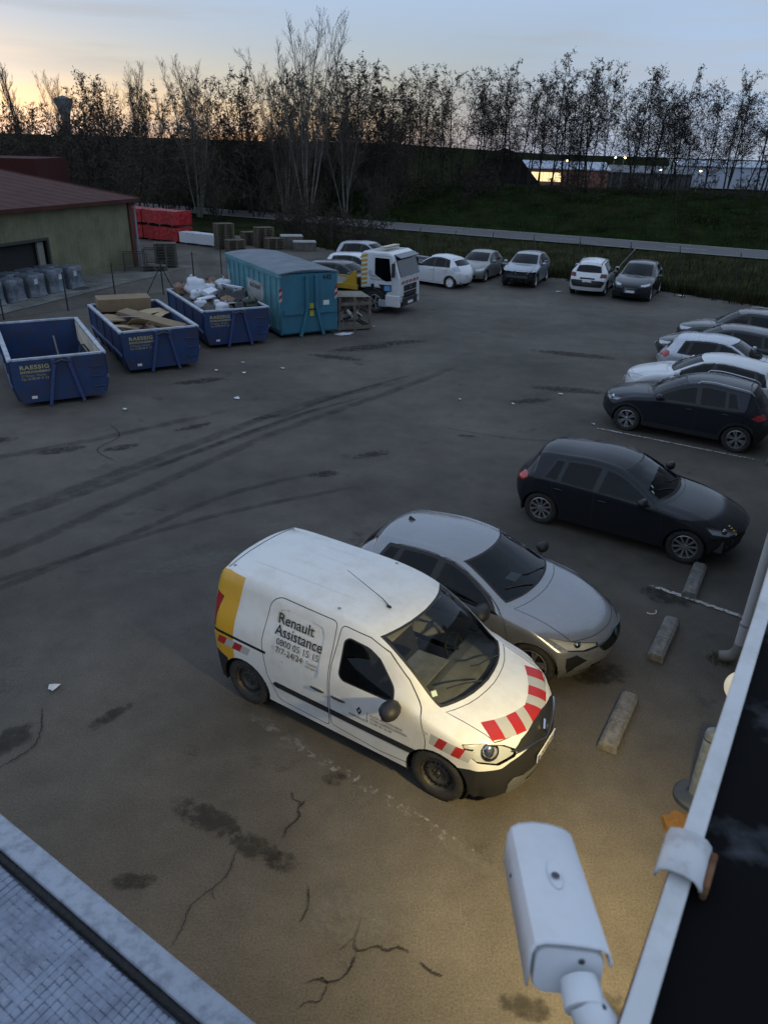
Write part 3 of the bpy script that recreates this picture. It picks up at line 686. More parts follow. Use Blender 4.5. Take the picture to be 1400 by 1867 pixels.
def ribbon_decal(name, pts, w, m, z=.004, ends=True, n=40, jit=0.0):
    P = np.array(pts, float); 
    if len(P) > 2: P = crom(P[:, None, :].repeat(1, 1).reshape(-1, 1, 2), n)[:, 0]
    else: P = np.linspace(P[0], P[1], n)
    if jit: P = P+np.array([[random.uniform(-jit, jit), random.uniform(-jit, jit)] for _ in P])
    T = np.gradient(P, axis=0); T /= np.linalg.norm(T, axis=1)[:, None]+1e-9; Nn = np.stack([-T[:, 1], T[:, 0]], 1); vs_ = []; fd = []
    for i in range(n):
        e = min(1, i/(n*.15), (n-1-i)/(n*.15)) if ends else 1
        for k, f in ((-1, 0), (-.45, .9), (.45, .9), (1, 0)): vs_.append(tuple(P[i]+Nn[i]*k*w/2)); fd.append(f*e)
    return fade_mesh(name, vs_, [(4*i+j, 4*i+4+j, 4*i+5+j, 4*i+1+j) for i in range(n-1) for j in range(3)], fd, m, z=z)
def blob_decal(name, c, r, m, rot=0.0, z=.004, n=20):
    vs_ = [tuple(c)]; fd = [1.0]; fs_ = []
    for q, f in ((.55, .85), (1.0, 0.0)):
        for k in range(n):
            t = 2*math.pi*k/n; x, y = r[0]*q*math.cos(t), r[1]*q*math.sin(t); vs_.append((c[0]+x*math.cos(rot)-y*math.sin(rot), c[1]+x*math.sin(rot)+y*math.cos(rot))); fd.append(f)
    for k in range(n):
        k2 = (k+1) % n; fs_ += [(0, 1+k, 1+k2), (1+k, 1+n+k, 1+n+k2, 1+k2)]
    return fade_mesh(name, vs_, fs_, fd, m, z=z)
for i, (pts, w) in enumerate([([(-9.5, 9.3), (-7.2, 12.0), (-5.0, 15.2), (-2.2, 19.2), (.9, 22)], .42), ([(-8.2, 8.6), (-6.5, 10.6), (-5.05, 13.0), (-2.76, 16.8), (.55, 21.1), (2.6, 24)], .36), ([(-7.4, 8.1), (-6.0, 9.6), (-4.8, 11.1), (-3.1, 13.3), (-.76, 14.9)], .24), ([(-8.8, 9.9), (-6.6, 12.4), (-4.1, 15.8), (-1.4, 19.4)], .30), ([(-8.6, 7.6), (-5.8, 10.1), (-3.2, 12.3), (-.2, 14.0)], .2), ([(-3.2, 17.4), (-1.2, 20.2), (1.0, 22.6)], .22), ([(-12, 13), (-8, 15.2), (-4, 18.6)], .35), ([(-5.2, 14.2), (-2.6, 17.9), (-.4, 20.2)], .18)]):
    ribbon_decal('tyre_mark', pts, w, TYRE_MARK, z=.003+.0006*i)
for i, (c, r, ro) in enumerate([((-1.75, 5.35), (.55, .2), -.42), ((-1.2, 5.0), (.42, .16), -.5), ((-.9, 4.85), (.2, .14), -.2), ((-.47, 5.93), (.17, .13), 0), ((-2.3, 4.6), (.25, .12), .1), ((-.9, 25.6), (1.5, .45), .5), ((.5, 26.6), (1.1, .35), .4), ((-1.8, 24.2), (1.2, .3), -.3), ((-6.1, 15.6), (.5, .2), .6), ((-4.8, 17.1), (.6, .18), .7), ((-7.4, 15.3), (.7, .22), .5), ((-3.1, 18.0), (.45, .15), .6), ((-.3, 15.6), (.6, .2), .5), ((-1.3, 14.4), (.4, .18), .4), ((2.0, 17.0), (.3, .1), 0), ((4.6, 9.9), (.5, .3), -.4), ((3.0, 7.9), (.5, .3), .2), ((-4.4, 6.3), (.5, .25), .8), ((-3.3, 6.8), (.4, .12), .9), ((1.9, 3.5), (.35, .2), .3), ((1.3, 3.55), (.3, .12), -.2), ((4.1, 20.0), (.8, .25), .3), ((-5.6, 21.0), (.9, .3), .5), ((-9.3, 15.7), (.8, .25), .4), ((5.4, 21.2), (1.4, .35), -.2), ((6.6, 25.5), (1.8, .4), -.3)]):
    blob_decal('oil_stain', c, r, STAIN, ro, z=.0085+.0003*i)
for pts, w in [([(-.74, 5.62), (-.82, 5.5), (-.80, 5.38), (-.9, 5.25), (-.93, 5.1)], .05), ([(-1.37, 5.0), (-1.39, 4.85), (-1.42, 4.67), (-1.58, 4.48), (-1.68, 4.35), (-1.71, 4.15), (-1.76, 3.94)], .035), ([(-.10, 4.3), (-.12, 4.21), (-.15, 4.08), (-.12, 3.98), (.05, 4.03), (.14, 3.99), (.24, 4.02), (.37, 3.95)], .05), ([(-.12, 3.98), (-.16, 3.86), (-.22, 3.76), (-.36, 3.70), (-.42, 3.73), (-.56, 3.68)], .05), ([(.42, 3.9), (.52, 3.82), (.62, 3.78)], .03), ([(-.62, 4.6), (-.60, 4.4), (-.66, 4.2)], .03), ([(-4.2, 7.0), (-4.0, 6.3), (-4.3, 5.8), (-4.1, 5.2)], .05), ([(-7, 17.2), (-6.4, 16.3), (-6.6, 15.4), (-5.9, 14.7)], .06), ([(1.3, 17.6), (3.2, 16.9), (5.2, 16.8)], .05)]:
    ribbon_decal('crack', pts, w*.42, CRACK, z=.0170, n=80, jit=.009)
    for k in range(1 if len(pts) > 4 else 0):
        i = random.randrange(len(pts)-1); q = random.random(); x0, y0 = pts[i][0]*(1-q)+pts[i+1][0]*q, pts[i][1]*(1-q)+pts[i+1][1]*q; an = random.uniform(0, 6.3); L_ = random.uniform(.15, .4); P_ = [(x0, y0)]
        for _ in range(4): an += random.gauss(0, .5); P_.append((P_[-1][0]+L_/4*math.cos(an), P_[-1][1]+L_/4*math.sin(an)))
        ribbon_decal('crack', P_, w*.26, CRACK, z=.0174, n=40, jit=.006)
# bay lines: heavily worn beside the van, clearer by the far cars
for p0, p1, w in [((-1.95, 7.15), (1.35, 4.75), .22), ((4.35, 10.27), (5.75, 9.25), .12), ((5.2, 17.98), (9.0, 15.78), .12), ((7.2, 21.3), (9.5, 19.9), .1), ((6.3, 33.0), (7.8, 35.6), .12), ((3.9, 34.2), (5.6, 37.2), .12), ((7.9, 31.8), (9.6, 34.8), .12)]:
    ribbon_decal('bay_line', [p0, p1], w, PAINT_W if 4 < p0[0] < 7.0 and p0[1] < 20 else PAINT_X, z=.0190, n=30)
for c, r, ro in [((-1.35, 6.75), (.35, .12), -.5), ((-1.0, 6.45), (.3, .2), .3), ((-.15, 4.3), (.5, .35), 0), ((.9, 5.0), (.6, .12), -.7), ((-3.2, 10.5), (1.2, .3), .5), ((6.0, 24.5), (1.6, .4), .2)]:
    blob_decal('pale_scuff', c, r, PALE, ro, z=.0205)

# ------------------------------------------------------------------ trees
BARK_D = mat('dark bark', (.030, .026, .022), .95, var=.4, vscale=3); BARK_P = mat('pale bark', (.16, .15, .13), .9, var=.35, vscale=2.5); TWIG = mat('twigs', (.028, .023, .019), .95); TWIG_B = mat('brown scrub twigs', (.085, .066, .048), .95); TWIG_P = mat('pale twigs', (.10, .088, .072), .95)
LEAFD = mat('dry leaves', (.050, .038, .024), .9, var=.5, vscale=2)
def grow(seed, height, stems, spread, n1, n2, n3, a1, up, crown0, leaf, leafs, r0=.11, thin=1.0, lens=1.0):
    rnd = random.Random(seed); seg = []; lv = []
    def branch(p, d, L_, r, lvl):
        n = {0: 9, 1: 5, 2: 3, 3: 2}[lvl]; pts = [p]; dd = d.copy()
        for i in range(n):
            j = {0: .05, 1: .13, 2: .2, 3: .28}[lvl]
            dd = (dd+Vector((rnd.gauss(0, j), rnd.gauss(0, j), rnd.gauss(0, j)*.5+up*(.05 if lvl else .03)))).normalized(); pts.append(pts[-1]+dd*(L_/n))
        for i in range(n): seg.append((pts[i], pts[i+1], r*(1-.85*i/n), r*(1-.85*(i+1)/n), lvl))
        def at(t): k = min(int(t*n), n-1); return pts[k].lerp(pts[k+1], t*n-k), (pts[k+1]-pts[k]).normalized()
        if lvl < 3:
            m = {0: n1, 1: n2, 2: n3}[lvl]
            for k in range(m):
                t = (crown0 if lvl == 0 else .25)+(1-(crown0 if lvl == 0 else .25))*(k+rnd.random())/m; q, qd = at(min(t, .99))
                az = rnd.uniform(0, 2*math.pi); o = qd.orthogonal().normalized(); o.rotate(Matrix.Rotation(az, 3, qd)); an = R(a1*rnd.uniform(.7, 1.3))*(1 if lvl == 0 else 1.15)
                nd = (qd*math.cos(an)+o*math.sin(an)); nd.z += up*.3; nd.normalize()
                l2 = {0: height*.30*lens*(1.15-.75*(t-crown0)/(1-crown0+1e-6)), 1: L_*.45, 2: L_*.5}[lvl]*rnd.uniform(.7, 1.2)
                branch(q, nd, l2, max(r*(.42 if lvl == 0 else .45)*(1-.5*t), .006*thin), lvl+1)
        if lvl >= 2 and leaf:
            for _ in range(leaf if rnd.random() < .85 else leaf*2):
                t = rnd.uniform(.2, 1); q, _q = at(min(t, .99)); lv.append(q+Vector((rnd.gauss(0, .035), rnd.gauss(0, .035), rnd.gauss(0, .035)-.02)))
    for s_ in range(stems):
        az = 2*math.pi*(s_+rnd.random()*.6)/stems; sp = R(spread)*rnd.uniform(.5, 1.1) if stems > 1 else R(2)
        h = height*rnd.uniform(.82, 1.0) if s_ else height
        branch(Vector((math.cos(az)*.2*(stems > 1), math.sin(az)*.2*(stems > 1), -.3)), Vector((math.sin(sp)*math.cos(az), math.sin(sp)*math.sin(az), math.cos(sp))), h, r0*rnd.uniform(.8, 1.1), 0)
    tr = MB(); tw = MB()
    for a_, b_, ra, rb, l in seg:
        d = (b_-a_); X = d.orthogonal().normalized(); Y = d.normalized().cross(X); n = 6 if l == 0 else 3; ra = max(ra, .008*thin); rb = max(rb, .005*thin); vs_ = []
        for p, r in ((a_, ra), (b_, rb)):
            for k in range(n): t = 2*math.pi*k/n; vs_.append(p+X*(r*math.cos(t))+Y*(r*math.sin(t)))
        (tr if l == 0 else tw).add(vs_, [(k, (k+1) % n, n+(k+1) % n, n+k) for k in range(n)])
    tw.cur = 1
    for q in lv:
        s_ = leafs*rnd.uniform(.6, 1.3); u = Vector((rnd.gauss(0, 1), rnd.gauss(0, 1), rnd.gauss(0, 1))).normalized(); w = u.orthogonal().normalized(); w.rotate(Matrix.Rotation(rnd.uniform(0, 6.3), 3, u))
        tw.add([q-u*s_*.5, q+w*s_*.28, q+u*s_*.5, q-w*s_*.28], [(0, 1, 2, 3)])
    return tr, tw
TREES = {}
def tree_kind(key, bark, twig, **k):
    vr = []
    for s_ in range(k.pop('n')):
        tr, tw = grow(hash(key) % 1 + s_*17+len(key), **k); vr.append((tr.mesh('trunk', bark, 'all', fix=False), tw.mesh('crown', [twig, LEAFD], False, fix=False)))
    TREES[key] = vr
tree_kind('pod', BARK_D, TWIG, n=5, height=12, stems=2, spread=7, n1=17, n2=6, n3=5, a1=44, up=.22, crown0=.20, leaf=2, leafs=.16, r0=.11, thin=1.5)
tree_kind('birch', BARK_P, TWIG_P, n=2, height=16, stems=6, spread=10, n1=24, n2=6, n3=3, a1=26, up=.9, crown0=.20, leaf=0, leafs=.1, r0=.10, thin=1.3, lens=.62)
tree_kind('column', BARK_D, TWIG_P, n=1, height=16, stems=3, spread=3, n1=34, n2=6, n3=3, a1=20, up=1.2, crown0=.14, leaf=0, leafs=.1, r0=.16, thin=1.5, lens=.6)
tree_kind('scrub', BARK_D, TWIG_B, n=3, height=7.5, stems=4, spread=20, n1=8, n2=4, n3=2, a1=48, up=.2, crown0=.12, leaf=3, leafs=.17, r0=.06)
tree_kind('bush', BARK_D, TWIG, n=3, height=7.5, stems=4, spread=26, n1=6, n2=4, n3=2, a1=52, up=.15, crown0=.1, leaf=3, leafs=.3, r0=.06, thin=1.6)
def tree(name, key, v, x, y, label, s=1.0, sz=1.0, rz=0.0, group=None, z=None, cat='tree', lean=0.0):
    t = thing(name, label, cat, (x, y, float(hgt(x, y)) if z is None else z), rz, group); t.scale = (s, s, s*sz); t.rotation_euler = (lean, lean*.6, rz)
    tr, tw = TREES[key][v % len(TREES[key])]; mesh_obj('trunk', tr, t); mesh_obj('crown', tw, t); return t
rt = random.Random(3)
ORD = ['first', 'second', 'third', 'fourth', 'fifth', 'sixth', 'seventh', 'eighth', 'ninth', 'tenth', 'eleventh', 'twelfth', 'thirteenth', 'fourteenth', 'fifteenth', 'sixteenth', 'seventeenth', 'eighteenth', 'nineteenth', 'twentieth']+['twenty-'+q for q in ('first', 'second', 'third', 'fourth', 'fifth', 'sixth', 'seventh', 'eighth', 'ninth')]+['thirtieth']+['thirty-'+q for q in ('first', 'second', 'third', 'fourth', 'fifth', 'sixth')]
def rank(L): return [sorted(range(len(L)), key=lambda i: math.atan2(L[i][0], L[i][1])).index(k) for k in range(len(L))]
# row along the embankment beyond the road
xsR = [1.7, 3.0, 4.4, 6.0, 7.0, 8.3, 9.5, 11.0, 12.2, 13.4, 14.3, 15.6, 16.9, 18.0, 19.1, 20.2, 21.1, 22.5, 24.1, 25.2, 26.0, 26.8, 27.8, 29.0, 29.8, 30.8, 32.3, 33.3, 34.2, 35.2, 36.1, 37.2, 38.5, 40.0, 42.0]
spots = [(x+rt.uniform(-.5, .5), 89.6-.135*x-.0035*x*x+rt.uniform(-1.4, 2.2)) for x in xsR]; rk = rank(spots)
for i, (x, y0) in enumerate(spots):
    h_ = 9.9+1.2*math.sin(i*1.7)+rt.uniform(-.9, .9)+(.8 if 5 < x < 27 else 0)
    tree('embankment_tree', 'pod', i, x, y0, 'thin bare tree hung with pods on the embankment, %s from the left' % ORD[rk[i]], h_/12*.98, 1.0, rt.uniform(0, 6.3), 'trees on the embankment', lean=rt.uniform(-.05, .05))
# darker wood behind the yard on the left
wood = [(-29.2, 76.6, 11), (-27.0, 78, 10.8), (-25.2, 77, 11), (-23.4, 79, 10.5), (-18.4, 80, 11.6), (-16.4, 79.4, 11.2), (-14.6, 80.7, 12.2), (-12.8, 80, 12.4), (-11, 82, 11.5), (-4.6, 81, 12.8), (-3, 83, 12.6), (-1.2, 82, 12), (-.2, 84, 11.6), (-33, 79, 9), (-36, 80, 9), (-39, 82, 8.6), (-31, 82, 10), (-9, 84, 12.5), (-6.5, 85, 13), (-21, 83, 11)]; rk = rank(wood)
for i, (x, y, h_) in enumerate(wood):
    tree('wood_tree', 'pod', i+2, x, y, 'leafless tree in the wood behind the timber yard, %s from the left' % ORD[rk[i]], h_/12, 1.0, rt.uniform(0, 6.3), 'trees in the wood behind the timber yard', lean=rt.uniform(-.04, .04))
tree('tall_birch', 'birch', 0, -8.3, 76.6, 'tallest pale many-stemmed bare tree rising beside the pallets and the road end', 1.04, 1.02, .4)
tree('tall_birch', 'birch', 1, -10.6, 78.0, 'pale many-stemmed bare tree just left of the tallest one', .9, 1.0, 2.2)
tree('tall_birch', 'birch', 1, -4.8, 79.5, 'pale many-stemmed bare tree right of the tallest one', .86, 1.0, 4.0)
tree('tall_birch', 'birch', 0, -18.6, 75.4, 'pale many-stemmed bare tree spreading behind the red wrapped timber', .82, 1.0, 3.1)
tree('columnar_poplar', 'column', 0, -54.5, 118.5, 'slim upright poplar standing out against the sunset glow', 1.0, 1.0, 0)
for i, (x, y, h_) in enumerate([(-60.8, 148, 16), (-53, 151, 16.4), (-47.5, 153, 18), (-43.5, 150, 15)]):
    tree('distant_poplar', 'birch', i, x, y, 'hazy pale bare tree far off near the water tower, %s from the left' % ORD[i], h_/16, 1.05, rt.uniform(0, 6), 'far bare trees near the water tower')
# undergrowth: scrub that reads as one mass
def merged(name, key, spots, parent=None, kind='stuff', mats=None):
    V = []; F = []; M_ = []; n0 = 0; srcs = []
    for tr, tw in TREES[key]:
        for me in (tr, tw):
            v = np.empty(len(me.vertices)*3); me.vertices.foreach_get('co', v); srcs.append((v.reshape(-1, 3), [tuple(p.vertices) for p in me.polygons], [p.material_index+(0 if me is tr else 1) for p in me.polygons]))
    loops = []; starts = []; nv = 0; nl = 0; allv = []; mi = []; ltot = []
    packed = []
    for v, f, m in srcs: packed.append((v, np.concatenate([np.array(q) for q in f]), np.array([len(q) for q in f]), np.array(m)))
    for (x, y, z, s_, rz, k) in spots:
        c, s2 = math.cos(rz), math.sin(rz)
        for v, lp, lt, m in packed[2*k:2*k+2]:
            w = np.empty_like(v); w[:, 0] = (v[:, 0]*c-v[:, 1]*s2)*s_+x; w[:, 1] = (v[:, 0]*s2+v[:, 1]*c)*s_+y; w[:, 2] = v[:, 2]*s_+z
            allv.append(w); loops.append(lp+nv); ltot.append(lt); mi.append(m); nv += len(v)
    allv = np.concatenate(allv); loops = np.concatenate(loops); ltot = np.concatenate(ltot); mi = np.concatenate(mi)
    me = bpy.data.meshes.new(name); me.vertices.add(len(allv)); me.vertices.foreach_set('co', allv.ravel()); me.loops.add(len(loops)); me.loops.foreach_set('vertex_index', loops.astype(np.int32))
    st = np.concatenate([[0], np.cumsum(ltot)[:-1]]); me.polygons.add(len(ltot)); me.polygons.foreach_set('loop_start', st.astype(np.int32)); me.polygons.foreach_set('material_index', mi.astype(np.int32)); me.update(calc_edges=True)
    for m in (BARK_D, TWIG_B if key == 'scrub' else TWIG, LEAFD): me.materials.append(m)
    o = bpy.data.objects.new(name, me); COL.objects.link(o); return props(o, kind=kind)
sp = []
for i in range(125):
    x = rt.uniform(-62, 1); y = rt.uniform(68, 92)-max(0, x+12)*-.2; s_ = rt.uniform(.68, 1.22)
    if x > -13 and y < 79: s_ *= .55
    sp.append((x, y, 0, s_, rt.uniform(0, 6.3), i % 3))
for i in range(50):      # the deeper wood, taller and denser towards the left
    x = rt.uniform(-75, 2); y = rt.uniform(90, 112); sp.append((x, y, float(hgt(x, y)), rt.uniform(1.0, 1.45), rt.uniform(0, 6.3), i % 3))
props(merged('undergrowth', 'scrub', sp), 'dark leafless thicket filling the ground behind the timber yard', 'undergrowth')
sp = []
for i in range(75):
    x = rt.uniform(-2, 48); y = 85.5-.135*x-.0035*x*x+rt.uniform(-4, 5); sp.append((x, y, float(hgt(x, y))-.1, rt.uniform(.18, .46), rt.uniform(0, 6.3), i % 3))
props(merged('bramble', 'bush', sp), 'low dark brambles under the embankment trees', 'brambles')
sp = []
for i in range(26):
    x = rt.uniform(-9, 0); y = 58-1.1*(x+6)+rt.uniform(-2.5, 2.5); sp.append((x, y, 0, rt.uniform(.2, .42), rt.uniform(0, 6.3), i % 3))
props(merged('verge_scrub', 'bush', sp), 'dark bare bushes between the tow truck and the road', 'bushes')
# rough grass on verge and embankment
def grass(name, n, region, h0, h1, col, label):
    v = []; f = []; k = 0; r_ = random.Random(len(name))
    while k < n:
        x, y = region(r_); z = float(hgt(x, y)); k += 1
        for b in range(5):
            a_ = r_.uniform(0, 6.3); h_ = r_.uniform(h0, h1); l = r_.uniform(.1, .6)*h_; w = .018+.02*h_; bx, by = x+r_.gauss(0, .14), y+r_.gauss(0, .14); c, s_ = math.cos(a_), math.sin(a_); i = len(v)
            v += [(bx-s_*w, by+c*w, z), (bx+s_*w, by-c*w, z), (bx+c*l, by+s_*l, z+h_)]; f.append((i, i+1, i+2))
    me = bpy.data.meshes.new(name); me.from_pydata(v, [], f); me.materials.append(mat(name+' blades', col, 1.0, spec=0.0, var=.6, vscale=.5)); o = bpy.data.objects.new(name, me); COL.objects.link(o); return props(o, label, 'grass', kind='stuff')
def reg_verge(r_):
    while True:
        x = r_.uniform(-7, 34); t = r_.uniform(-32, -8.2); y = 77.4-.52*(x+4)+t/.887
        e = np.interp(x, [p[0] for p in EDGE[:13]], [p[1] for p in EDGE[:13]])
        if y > e+.1: return x, y
def reg_bank(r_):
    x = r_.uniform(-14, 52); t = r_.uniform(.2, 16)**1.0; return x+.461*t*0, 77.4-.52*(x+4)+t/.887
grass('verge_grass', 9000, reg_verge, .12, .38, (.075, .078, .040), 'rough tufted grass on the verge between yard and road')
grass('embankment_grass', 6500, reg_bank, .12, .4, (.030, .056, .015), 'green grass on the embankment beyond the road')
def reg_edge(r_):
    i = r_.randint(3, 10); t = r_.random(); return EDGE[i][0]*(1-t)+EDGE[i+1][0]*t+r_.gauss(.3, .4), EDGE[i][1]*(1-t)+EDGE[i+1][1]*t+r_.gauss(.3, .4)
grass('edge_weeds', 1100, reg_edge, .2, .65, (.034, .034, .016), 'tall dead weeds along the far edge of the yard')
# ------------------------------------------------------------------ far buildings, tower, lamps, spoil heap
def box_building(name, label, x0, x1, y0, y1, h, wall, roof, z=-.5, rz=0.0):
    c = ((x0+x1)/2, (y0+y1)/2, z); t = thing(name, label, 'building', c, rz); w, d = x1-x0, y1-y0
    a = MB(); a.box((0, 0, h/2), (w, d, h)); a.build('wall', wall, t); a = MB()
    a.add([(-w/2-.4, -d/2-.4, h+.02), (w/2+.4, -d/2-.4, h+.02), (w/2+.4, d/2, h+1.3), (-w/2-.4, d/2, h+1.3), (-w/2-.4, -d/2-.4, h+.25), (w/2+.4, -d/2-.4, h+.25), (w/2+.4, d/2, h+1.6), (-w/2-.4, d/2, h+1.6)], [(0, 3, 2, 1), (4, 5, 6, 7), (0, 1, 5, 4), (1, 2, 6, 5), (2, 3, 7, 6), (3, 0, 4, 7)]); a.build('roof', roof, t); return t, w, d
t, w, d = box_building('factory_hall', 'low factory hall with a lit band of windows beyond the embankment trees', 28, 51, 184, 206, 3.6, mat('red brown cladding', (.20, .075, .06), .7, var=.2), mat('pale blue roof sheet', (.34, .38, .46), .6), z=-.5, rz=-.20)
lit = mat('lit window', (.8, .7, .4), .4, emit=(1.0, .74, .34), estr=.95, var=.3)
for k in range(8):
    a = MB(); a.box((-9.4+k*1.42, -d/2-.06, 2.0), (1.34, .1, 1.9)); a.build('window', lit, t)
box_building('pale_warehouse', 'long pale grey blue warehouse at the right end behind the trees', 78, 128, 212, 236, 5.2, mat('pale cladding', (.40, .44, .52), .6, var=.08), mat('grey roof sheet', (.36, .40, .46), .6), z=-1.0, rz=-.3)
box_building('dark_shed', 'dark shed between the factory and the pale warehouse', 52, 76, 200, 222, 3.4, mat('dark cladding', (.05, .05, .055), .8), mat('dark roof', (.09, .10, .11), .7), z=-1.0, rz=-.2)
a = MB(); rr = random.Random(5); P = [(9.6, 111.5), (21.6, 109.9)]
n = 28; vs_ = [(15.0, 111, 6.9)]; fs_ = []
for q, zq in ((.22, 6.2), (.5, 4.0), (.78, 2.2), (1.0, .3)):
    for k in range(n):
        tt = 2*math.pi*k/n; vs_.append((15.2+7.2*q*math.cos(tt)*(1+rr.uniform(-.06, .06)), 112+6*q*math.sin(tt)*(1+rr.uniform(-.06, .06)), zq+rr.uniform(-.2, .2)))
for k in range(n): fs_.append((0, 1+k, 1+(k+1) % n))
for r_ in range(3):
    for k in range(n): b_ = 1+r_*n; fs_.append((b_+k, b_+n+k, b_+n+(k+1) % n, b_+(k+1) % n))
a.add(vs_, fs_); a.build('spoil_heap', mat('dark earth', (.012, .011, .010), 1.0, spec=0.0, var=.5, vscale=.6), smooth='all', label='dark heap of earth behind the embankment trees', cat='heap')
# water tower: slender shaft flaring into a bowl with a low cone roof
t = thing('water_tower', 'slender flared water tower silhouetted against the sunset', 'water tower', (-186, 463.5, 0)); conc = mat('grey concrete', (.16, .16, .17), .9, var=.15, vscale=.2)
a = MB(); a.lathe([(2.3, -2), (2.1, 12), (2.1, 15), (2.6, 18.5), (3.9, 22.5), (5.1, 25.8), (5.1, 26.2)], 32); a.build('shaft_and_bowl', conc, t, smooth=True)
a = MB(); a.lathe([(5.25, 26.2), (5.25, 26.5), (0.6, 28.2), (.0, 28.3)], 32); a.build('roof', mat('tower roof', (.10, .10, .11), .8), t, smooth=30); a = MB(); a.tube([(0, 0, 28.2), (0, 0, 31.5)], .09, 6); a.build('mast', conc, t)
def street_lamp(x, y, z, label, col, e, s=.22):
    t = thing('street_lamp', label, 'street lamp', (x, y, 0), 0, 'distant street lamps'); z0 = float(hgt(x, y)); t.location.z = z0; h_ = z-z0
    a = MB(); a.tube([(0, 0, 0), (0, 0, h_-.2), (0, -.15, h_+.15), (0, -.7, h_+.2)], [.09, .06, .05, .04], 6); a.build('pole', mat('lamp pole', (.12, .12, .12), .6), t)
    a = MB(); a.ellipsoid((0, -.8, h_), (s*1.2, s*1.5, s*.8), 10, 6); a.build('lamp_head', mat('lamp glow '+label[:9]+str(e), col, .5, emit=col, estr=e), t, smooth=True)
for x, y, z, l, c, e in [(49.8, 183.3, 5.95, 'white street lamp left of the pair of bright lights right of the factory', (1, .95, .85), 14), (51.8, 182.8, 5.9, 'brightest orange street lamp beside the white one right of the factory', (1, .62, .22), 20), (62.7, 189.9, 3.5, 'warm street lamp low between the trunks in front of the dark shed', (1, .72, .35), 10), (75.4, 217.3, 5.3, 'warm street lamp highest of the four on the right', (1, .72, .35), 10), (80.6, 226, 3.1, 'faint street lamp between two brighter ones on the right', (1, .74, .4), 6), (70.9, 187, 3.6, 'warm street lamp rightmost of all before the pale warehouse', (1, .72, .35), 11), (-92.7, 242.9, 6.8, 'orange street lamp in the dark below the water tower', (1, .6, .25), 12), (-6.2, 259.9, 5.2, 'orange street lamp glowing through the wood at mid picture', (1, .62, .3), 10), (-29, 298.6, 4.6, 'small pale street lamp deep in the wood', (1, .8, .55), 8), (-77.3, 184.4, 7.0, 'small white street lamp left of the water tower foot', (1, .9, .75), 5), (39.2, 184, 5.0, 'small red orange lamp over the factory roof', (1, .35, .12), 7)]:
    street_lamp(x, y, z, l, c, e)
# verge fence, crash barrier, leaning stake
FP = [(-4.2, 53.5), (-1.2, 49.8), (1.71, 47.0), (3.77, 46.0), (5.93, 45.4), (8.26, 44.9), (10.71, 43.9), (13.13, 42.3), (15.3, 40.8), (17.6, 38.6), (20.2, 36.2)]
t = thing('verge_fence', 'thin wire fence on dark posts along the far edge of the yard', 'fence', (FP[0][0], FP[0][1], 0)); PM = mat('dark green post', (.03, .036, .03), .7); o0 = Vector((FP[0][0], FP[0][1], 0))
for x, y in FP:
    a = MB(); p = Vector((x, y, 0))-o0; a.box(p+Vector((0, 0, .95)), (.055, .055, 1.9)); a.bar(p+Vector((0, 0, 1.88)), p+Vector((.05, .25, 2.1)), .045); a.build('post', PM, t)
for z in (.3, .8, 1.3, 1.8):
    a = MB(); a.tube([Vector((x, y, z))-o0 for x, y in FP], .006, 4); a.build('wire', PM, t)
t = thing('crash_barrier', 'grey steel crash barrier along the yard edge behind the parked cars', 'barrier', (-3, 50.2, 0)); GAL = mat('galvanised steel', (.30, .31, .33), .5, .6, var=.15, vscale=3); BP = [(-3, 50.2), (0, 47.2), (2.5, 45.2), (5.5, 43.9), (8, 43.4)]
o0 = Vector((-3, 50.2, 0)); a = MB()
prof = [(0, .30), (.05, .36), (.05, .42), (0, .47), (.0, .51), (.05, .56), (.05, .62), (0, .68)]
vs_ = []
for i, (x, y) in enumerate(BP):
    d_ = Vector((BP[min(i+1, 4)][0]-BP[max(i-1, 0)][0], BP[min(i+1, 4)][1]-BP[max(i-1, 0)][1], 0)).normalized(); nn = Vector((-d_.y, d_.x, 0))*-1
    for o, z in prof: vs_.append(Vector((x, y, z))+nn*o-o0)
m_ = len(prof); a.add(vs_, [(i*m_+j, (i+1)*m_+j, (i+1)*m_+j+1, i*m_+j+1) for i in range(4) for j in range(m_-1)]); a.build('rail', GAL, t, smooth=25)
for i in range(9):
    k = i/8*4; j = min(int(k), 3); f_ = k-j; x = BP[j][0]*(1-f_)+BP[j+1][0]*f_; y = BP[j][1]*(1-f_)+BP[j+1][1]*f_; a = MB(); a.box(Vector((x+.04, y+.10, .33))-o0, (.06, .1, .66)); a.build('post', GAL, t)
a = MB(); a.tube([(12.2, 40.9, .95), (13.2, 41.8, 1.78)], [.011, .011], 5); a.ellipsoid((13.21, 41.81, 1.79), (.04, .04, .04), 8, 5); a.build('leaning_pole', mat('pale pole', (.30, .30, .29), .6), smooth=True, label='pale pole leaning on the verge fence between the white rear-facing car and the grey one', cat='pole')

# ------------------------------------------------------------------ timber yard hall on the left
Wd = Vector((.286, .958, 0)).normalized(); Wn = Vector((-.958, .286, 0)).normalized()      # along the wall, into the building
C0 = Vector((-14.42, 42.9, 0))
t = thing('timber_hall', 'pale green corrugated hall with dark red roof at the left edge', 'building', C0, math.atan2(Wd.y, Wd.x))
